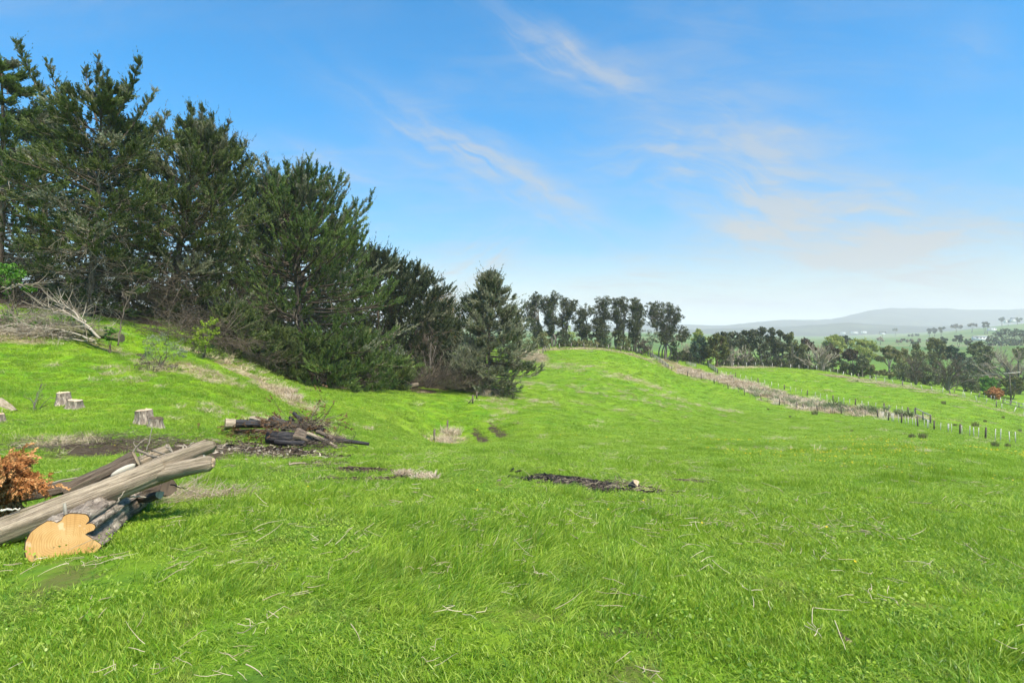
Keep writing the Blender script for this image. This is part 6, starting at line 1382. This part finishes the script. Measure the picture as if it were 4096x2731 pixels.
def scatter(name, label, pos, rot, scl, idx, lib, cat, attr_kind='stuff'):
    me = bpy.data.meshes.new(name); n = len(pos)
    me.vertices.add(n); me.vertices.foreach_set('co', np.asarray(pos, np.float32).ravel())
    a = me.attributes.new('rot', 'FLOAT_VECTOR', 'POINT'); a.data.foreach_set('vector', np.asarray(rot, np.float32).ravel())
    a = me.attributes.new('scl', 'FLOAT_VECTOR', 'POINT'); a.data.foreach_set('vector', np.asarray(scl, np.float32).ravel())
    a = me.attributes.new('idx', 'INT', 'POINT'); a.data.foreach_set('value', np.asarray(idx, np.int32))
    o = link(bpy.data.objects.new(name, me)); o['kind'] = attr_kind; tag(o, label, cat)
    ng = bpy.data.node_groups.new(name, 'GeometryNodeTree')
    ng.interface.new_socket('Geometry', in_out='INPUT', socket_type='NodeSocketGeometry'); ng.interface.new_socket('Geometry', in_out='OUTPUT', socket_type='NodeSocketGeometry')
    N = ng.nodes; gi = N.new('NodeGroupInput'); go = N.new('NodeGroupOutput'); ip = N.new('GeometryNodeInstanceOnPoints'); ci = N.new('GeometryNodeCollectionInfo')
    ci.inputs['Collection'].default_value = lib; ci.inputs['Separate Children'].default_value = True; ci.inputs['Reset Children'].default_value = True
    def na(nm, ty):
        x = N.new('GeometryNodeInputNamedAttribute'); x.data_type = ty; x.inputs['Name'].default_value = nm; return x.outputs['Attribute']
    ng.links.new(gi.outputs[0], ip.inputs['Points']); ng.links.new(ci.outputs[0], ip.inputs['Instance']); ip.inputs['Pick Instance'].default_value = True
    ng.links.new(na('idx', 'INT'), ip.inputs['Instance Index']); ng.links.new(na('rot', 'FLOAT_VECTOR'), ip.inputs['Rotation']); ng.links.new(na('scl', 'FLOAT_VECTOR'), ip.inputs['Scale'])
    ng.links.new(ip.outputs[0], go.inputs[0])
    md = o.modifiers.new('scatter', 'NODES'); md.node_group = ng
    return o
lib_g = make_lib('grass_clump', [blade_clump(60, 0.15, 0.025, 0.065, 0.0027, 1.1, 900 + k) for k in range(4)]
                 + [blade_clump(46, 0.13, 0.08, 0.17, 0.0028, 1.0, 910 + k, 0.7, (0.7, 0.2)) for k in range(4)]
                 + [weed_clump(30, 0.15, 0.015, 920 + k) for k in range(2)]
                 + [blade_clump(90, 0.17, 0.025, 0.065, 0.0030, 1.0, 930 + k) for k in range(3)], M_BLADE)
lib_s = make_lib('straw_clump', [straw_stalks(5, 0.12, 0.05, 0.19, 0.0021, 940 + k, 0.15) for k in range(6)] + [straw_stalks(1, 0.03, 0.08, 0.28, 0.0026, 950 + k, 0.5) for k in range(5)]
                 + [(lambda t_: t_)(blade_clump(70, 0.16, 0.05, 0.20, 0.0028, 1.2, 960 + k, 0.8)) for k in range(4)], M_DEADBLADE)
PG = []; RG_ = []; SG_ = []; IG = []; PS = []; RS = []; SS = []; IS = []
gr = np.random.default_rng(42)
for (d0, d1, rho, sx, sz, straw_rho) in [(1.3, 4.5, 230, 1.0, 1.1, 13), (4.5, 9, 150, 1.1, 1.1, 10), (9, 18, 66, 1.4, 1.1, 6), (18, 40, 21, 2.1, 1.3, 3.0), (40, 100, 4.2, 4.2, 1.7, 0.8), (100, 200, 1.15, 7.5, 2.2, 0.3)]:
    span = R(54); n = int(span * (d1 * d1 - d0 * d0) * rho)
    d = np.sqrt(d0 * d0 + (d1 * d1 - d0 * d0) * gr.random(n)); ph_ = (gr.random(n) * 2 - 1) * span
    x, y = d * np.sin(ph_), d * np.cos(ph_)
    mud_and_shade = np.maximum(patch_mask('mud_and_shade', x, y), patch_mask('char', x, y)); st_ = patch_mask('straw', x, y)
    bald = smooth01(0.60, 0.72, fbm(x / 0.7 + 90, y / 0.7 + 20, 3)) * (d < 22)
    keep = (gr.random(n) > mud_and_shade * 1.25) & (gr.random(n) > bald * 0.6) & (gr.random(n) > st_ * 0.8)
    keep &= ~((np.abs(x - (-3.55 + (y - 4.6) * -0.75)) < 0.55) & (y > 4.0) & (y < 4.78)) | (gr.random(n) < 0.22)
    lush = fbm(x / 2.3 + 3, y / 2.3, 3); weed = fbm(x / 0.9 + 50, y / 0.9, 2)
    left = smooth01(1.5, -1.5, x) * smooth01(6.8, 4.8, d)
    plong = np.clip(smooth01(0.60, 0.72, lush) * 0.16 + left * 0.7 * smooth01(0.36, 0.52, lush), 0, 0.9) * (d < 12)
    isl = gr.random(n) < plong; isw = (~isl) & (weed > 0.58) & (gr.random(n) < 0.15) & (d < 9)
    idx = np.where(isl, 4 + gr.integers(0, 4, n), np.where(isw, 8 + gr.integers(0, 2, n), np.where(gr.random(n) < 0.5, gr.integers(0, 4, n), 10 + gr.integers(0, 3, n))))
    near_scar = np.exp(-(((x - 0.95) / 1.9) ** 2 + ((y - 8.3) / 1.5) ** 2))
    hz_ = (1 - 0.55 * near_scar) * 0.62 + 0.85 * smooth01(0.3, 0.7, fbm(x / 1.2, y / 1.2 + 9, 3))
    rz_ = np.where(isl, gr.normal(size=n) * 0.45, gr.random(n) * 6.283)
    tus = smooth01(0.57, 0.66, fbm(x / 0.9 + 33, y / 0.9 + 5, 3)) * smooth01(8, 16, d); hz_ = hz_ * (1 + 2.2 * tus)
    s = sx * (0.8 + 0.45 * gr.random(n)) * (1 - 0.3 * tus)
    z = ground_z(x[keep], y[keep])
    PG.append(np.stack([x[keep], y[keep], z], 1)); RG_.append(np.stack([gr.normal(size=n) * .08, gr.normal(size=n) * .08, rz_], 1)[keep]); SG_.append(np.stack([s, s, sz * hz_ * (0.75 + 0.5 * gr.random(n))], 1)[keep]); IG.append(idx[keep])
    # straw
    n = int(span * (d1 * d1 - d0 * d0) * (straw_rho * 5.5)); d = np.sqrt(d0 * d0 + (d1 * d1 - d0 * d0) * gr.random(n)); ph_ = (gr.random(n) * 2 - 1) * span
    x, y = d * np.sin(ph_), d * np.cos(ph_); st_ = patch_mask('straw', x, y); ch = np.maximum(patch_mask('char', x, y), patch_mask('mud_and_shade', x, y))
    cl_ = smooth01(0.52, 0.74, fbm(x / 1.0 + 70, y / 1.0, 3))
    pk = np.clip(0.04 + cl_ * 0.12 + st_ * np.where(d < 9, 0.5, 0.95) + ch * 0.10, 0, 1) * np.where(d > 20, np.clip(st_ + 0.06, 0, 1), 1)
    keep = gr.random(n) < pk; m_ = keep.sum(); x, y, d, st_ = x[keep], y[keep], d[keep], st_[keep]
    tuft_ = ((gr.random(m_) < np.clip(st_ * 0.75, 0, 1)) & (d > 13)) | (d > 22)
    idx = np.where(tuft_, 11 + gr.integers(0, 4, m_), np.where(gr.random(m_) < 0.55, gr.integers(0, 6, m_), 6 + gr.integers(0, 5, m_)))
    z = ground_z(x, y) + np.where(tuft_, 0, 0.04)
    s = np.where(tuft_, sx, 1.0 + 0.35 * (sx - 1)) * (0.6 + 0.6 * gr.random(m_))
    PS.append(np.stack([x, y, z], 1)); RS.append(np.stack([gr.normal(size=m_) * .1, gr.normal(size=m_) * .1, gr.random(m_) * 6.283], 1)); SS.append(np.stack([s, s, np.where(tuft_, sz * 1.2, s) * (0.7 + 0.6 * gr.random(m_))], 1)); IS.append(idx)
scatter('grass', 'bright green pasture grass covering the paddock', np.concatenate(PG), np.concatenate(RG_), np.concatenate(SG_), np.concatenate(IG), lib_g, 'grass')
scatter('dry_grass', 'pale dry straw and bent stalks lying in the grass', np.concatenate(PS), np.concatenate(RS), np.concatenate(SS), np.concatenate(IS), lib_s, 'dry grass')
# buttercups
def flower():
    V_ = [np.array([0, 0, 0.004])]; F_ = []
    for k in range(5):
        a0 = k * 1.2566; i = len(V_); V_ += [np.array([math.cos(a0 - .5) * .010, math.sin(a0 - .5) * .010, .007]), np.array([math.cos(a0) * .014, math.sin(a0) * .014, .010]), np.array([math.cos(a0 + .5) * .010, math.sin(a0 + .5) * .010, .007])]; F_ += [(0, i, i + 1), (0, i + 1, i + 2)]
    return np.array(V_), np.array(F_), np.random.default_rng(1).random(len(V_))
lib_f = make_lib('buttercup_flower', [flower()], M_PETAL)
n = 15000; d = np.sqrt(4 + (62 ** 2) * gr.random(n)); ph_ = (gr.random(n) * 2 - 1) * R(48); x, y = d * np.sin(ph_), d * np.cos(ph_)
u_ = (x / y) * F_PX + CX
pk = 0.05 * (d < 9) + smooth01(0.45, 0.7, fbm(x / 5 + 30, y / 5, 3)) * smooth01(14, 20, d) * np.where(u_ > 640, smooth01(640, 800, u_), 0.06) * smooth01(62, 40, d)
k = gr.random(n) < pk; x, y, d = x[k], y[k], d[k]
s = 0.9 + 0.055 * np.maximum(d - 6, 0)
scatter('buttercups', 'scattered yellow buttercup flowers in the grass', np.stack([x, y, ground_z(x, y) + 0.09 + 0.002 * d], 1), np.stack([gr.normal(size=len(x)) * .4, gr.normal(size=len(x)) * .4, gr.random(len(x)) * 6], 1), np.stack([s, s, s], 1), np.zeros(len(x)), lib_f, 'flowers')
# rushes, flax and straw tufts that stand alone
def tuft(name, label, px, dep, n, rad, h0, h1, w, mat, seed, cat, group, lean=0.55, curl=0.6):
    Vv, Ff, _ = blade_clump(n, rad, h0, h1, w, lean, seed, curl); g = np.random.default_rng(seed)
    o = link(bpy.data.objects.new(name, mesh_data(name, Vv, [Ff], np.repeat(g.random(n), 7), False, [mat]))); o.location = foot(px, dep)
    return tag(o, label, cat, group)
RU = 'rush tufts in the right paddock'
for k, (px, dep, h, lb) in enumerate([(912, 52, .55, 'dark rush tuft, left of the close pair'), (922.5, 52, .7, 'dark rush tuft, right of the close pair'), (814.5, 96, 1.0, 'round rush tuft just below the gully fence'), (975, 88, .95, 'wide rush tuft beyond the right fence'), (943.6, 118, .8, 'rush tuft high on the far ridge slope'), (995, 46, .55, 'rush tuft near the right edge below the fence'), (1008, 47, .4, 'small rush tuft at the right edge below the fence'), (955, 84, .4, 'small rush tuft left of the wide one'), (961, 82, .4, 'tiny rush tuft beside the pale battens'), (985, 98, .5, 'small rush tuft above the wide one'), (1020, 92, .5, 'rush tuft at the right edge beyond the fence'), (768, 104, .4, 'faint rush tuft on the slope below the gully fence'), (790, 90, .35, 'low rush tuft in the middle of the right slope'), (852, 66, .3, 'low dark tuft left of the rush pair'), (1003, 108, .5, 'rush tuft at the foot of the far ridge'), (857, 150, .6, 'dark tuft below the ridge straw strip')]):
    tuft('rush_tuft', lb, px, dep, 90, h * .5, h * .5, h, .010 + .0002 * dep, M_RUSH, 600 + k, 'rush', RU, .28, .3)
FX = 'flax plants in the gully'
for k, (px, dep, h, lb) in enumerate([(826, 108, 2.0, 'yellowish flax plant at the left of the gully row'), (833, 107, 2.6, 'tallest flax plant in the gully'), (840, 106, 2.2, 'flax plant right of the tallest'), (845.5, 105, 1.9, 'dark flax plant third from the tallest'), (862, 103, 1.9, 'flax plant at the left of the right-hand group'), (867, 102, 1.7, 'flax plant in the middle of the right-hand group'), (874, 101, 1.8, 'flax plant at the right of the right-hand group'), (885, 100, 1.9, 'dark flax plant by the gully end post'), (898, 97, 1.6, 'low flax plant behind the pale battens'), (905, 95, 1.8, 'grey-green flax plant behind the pen'), (911, 94, 1.5, 'flax plant nearest the two-rail pen')]):
    tuft('flax_plant', lb, px, dep, 44, .35, h * .6, h, .07, M_FLAX, 640 + k, 'flax', FX, .75, .4)
PT = 'pale straw tufts'
for k, (px, dep, r, h, lb) in enumerate([(450, 48.5, 1.0, 1.0, 'large straw tuft beside the second old post'), (441, 43, 1.1, .8, 'wide straw tuft beside the nearest old post'), (484, 70, 1.0, 1.1, 'straw tuft among the far old posts'), (494, 72, .9, .8, 'straw tuft at the foot of the lichen tree'), (280, 37.5, 1.1, .55, 'pale heap of dry grass on the slope below the belt'), (286, 35.5, 1.0, .5, 'pale dry grass trailing below the slope heap'), (425, 9.1, .22, .18, 'small pale dead tuft in the near grass'), (404, 10.2, .16, .15, 'small brown dead tuft right of the earth clods')]):
    tuft('straw_tuft', lb, px, dep, 420, r, h * .5, h, .006 + .00022 * dep, M_PALEGRASS, 680 + k, 'dry grass', PT, 1.0, .7)
# the dry grass of the gully
g = np.random.default_rng(88); m = MB()
W, s = path([(668, 158), (690, 156), (715, 150), (745, 139), (775, 129), (800, 119), (830, 109), (865, 101)])
for k in range(420):
    t_ = g.random() * s[-1]; x, y = np.interp(t_, s, W[:, 0]) + g.normal() * 2.8, np.interp(t_, s, W[:, 1]) + g.normal() * 4.6
    hh = (0.6 + 1.1 * g.random()); Vv, Ff, _ = blade_clump(34, 0.8, hh * .4, hh, .05, 1.1, 2000 + k, .8)
    m.add(Vv + np.array([x, y, gz(x, y)]), Ff, g.random())
o = m.build('gully_dry_grass', M_PALEGRASS); o['kind'] = 'stuff'; tag(o, 'tangled pale dry grass filling the gully between the fences', 'dry grass')
m = MB()
for k in range(150):
    t_ = (0.45 + 0.55 * g.random()) * s[-1]; x, y = np.interp(t_, s, W[:, 0]) + g.normal() * 2.2 - 1, np.interp(t_, s, W[:, 1]) + g.normal() * 2.5 - 2
    hh = (0.6 + 0.9 * g.random()); Vv, Ff, _ = blade_clump(30, 0.5, hh * .5, hh, .045, .6, 3000 + k, .5)
    m.add(Vv + np.array([x, y, gz(x, y)]), Ff, g.random())
o = m.build('gully_rushes', M_FLAX); o['kind'] = 'stuff'; tag(o, 'olive rushes and sedges along the wet gully', 'rushes')
# clods, chips and charred bits
def bits(name, label, px, dep, ext, n, size, mat, seed, cat):
    g = np.random.default_rng(seed); c = foot(px, dep); P_ = c + g.normal(size=(n, 3)) * np.array([ext[0], ext[1], 0]) * .6; P_[:, 2] = ground_z(P_[:, 0], P_[:, 1]) + .01
    TV = np.array([[-.5, -1, -.3], [.5, -.9, -.3], [.4, 1, -.25], [-.45, .9, -.3], [-.3, -.6, .35], [.35, -.5, .3], [.25, .6, .4], [-.3, .5, .3]]) * .5
    TF = np.array([(4, 5, 6), (4, 6, 7), (0, 1, 5), (0, 5, 4), (1, 2, 6), (1, 6, 5), (2, 3, 7), (2, 7, 6), (3, 0, 4), (3, 4, 7)])
    d = g.normal(size=(n, 3)) * np.array([1, 1, .2]); sc = size * (0.4 + g.random((n, 1))) * np.stack([.45 + .5 * g.random(n), .7 + 1.2 * g.random(n), .4 + .4 * g.random(n)], 1)
    m = MB(); Vv, Ff = stamp(TV, TF, P_, d, g.random(n) * 6.28, sc); m.add(Vv, Ff, np.repeat(g.random(n), 8)); o = rebase(m.build(name, mat)); o['kind'] = 'stuff'; return tag(o, label, cat)
M_CHARBIT = foliage_mat('charcoal', [(0, (0.008, 0.008, 0.008)), (0.6, (0.04, 0.033, 0.028)), (1, (0.16, 0.125, 0.095))], 0.0, None, 0.9)
M_CLOD = foliage_mat('earth_clod', [(0, (0.028, 0.019, 0.012)), (0.6, (0.06, 0.043, 0.029)), (1, (0.12, 0.09, 0.06))], 0.0, None, 0.95)
bits('charcoal', 'charred bits and ash in the bonfire scar', 580, 9.3, (.8, .5), 420, .10, M_CHARBIT, 1, 'charcoal')
bits('charcoal', 'charred bits at the right end of the bonfire scar', 612, 8.7, (.5, .3), 160, .08, M_CHARBIT, 2, 'charcoal')
bits('wood_chips', 'pale wood chips and bark littering the muddy ground', 240, 14.5, (2.0, 1.6), 300, .10, M_TWIG, 3, 'wood chips')
bits('clods', 'dark earth clods by the burnt heap', 270, 15.5, (2.2, 1.4), 420, .13, M_CLOD, 4, 'soil')
for k, (px, dep, e, lb) in enumerate([(326, 9.2, .14, 'lone dark clod left of the earth strip'), (354, 9.4, .35, 'dark clods in a strip in the middle grass'), (389, 9.6, .22, 'dark clods at the right of the strip'), (408, 9.7, .2, 'dark clods at the right end of the strip'), (369, 11, .5, 'dark clods behind the strip'), (436, 38, 1.0, 'brown turned earth below the nearest old post')]):
    bits('clods', lb, px, dep, (e, e * .5), 90, .06 + e * .06, M_CLOD, 20 + k, 'soil')
brush('twig_litter', 'brown twig litter on the muddy bank behind the near log pile', np.append(foot(95, 12.8)[:2], foot(95, 12.8)[2]), (2.2, 1.5, .05), 260, .5, M_TWIGDARK, 21, .005, .05, None, None, 'twigs', 1.0)
brush('twig_litter', 'twig litter in the bonfire scar', foot(605, 8.9), (.9, .4, .04), 60, .3, M_TWIGDARK, 22, .005, .08, None, None, 'twigs')
brush('twig_litter', 'straw and twig litter at the foot of the near log pile', foot(190, 7.3), (.9, .3, .05), 260, .35, M_PALEGRASS, 23, .004, .1, None, None, 'twigs')
log('wood_chunk', 'short grey chunk of wood lying in the middle grass', at(325, 489.5, 8.6), at(329, 494, 8.35), .035, .03, M_LOGGREY, 71, (M_CUTOLD, M_CUTOLD), cat='wood', K=8)
log('wood_chunk', 'dark broken branch piece left of the bonfire scar', at(509, 474.5, 10.2), at(513.5, 468, 10.1), .035, .02, M_CHARLOG, 72, (M_CUTCHAR, M_CUTCHAR), cat='wood', K=8)
log('wood_chunk', 'thin bent branch piece left of the bonfire scar', at(513.5, 471.5, 10.2), at(521, 470, 10.0), .02, .015, M_LOGBROWN, 73, (None, None), cat='wood', K=8)
log('wood_chunk', 'pale stump of wood at the right end of the bonfire scar', at(631, 486, 8.9), at(636, 481.5, 8.8), .05, .045, M_LOGROUGH, 74, (M_CUTOLD, M_CUTOLD), cat='wood', K=8)
log('wood_chunk', 'grey bark piece lying at the lower right', at(840, 635, 3.35), at(849, 642, 3.25), .022, .018, M_LOGBROWN, 75, (M_CUTOLD, M_CUTOLD), cat='wood', K=8)
log('wood_chunk', 'long grey stick lying right of the earth strip', at(425, 478.5, 9.5), at(439, 479, 9.3), .018, .012, M_LOGGREY, 76, (None, None), cat='wood', K=8)
log('wood_chunk', 'pale twisted stick left of the earth strip', at(289, 464, 11.4), at(306, 462.5, 11.6), .022, .012, M_LOGGREY, 77, (None, None), cat='wood', K=8)
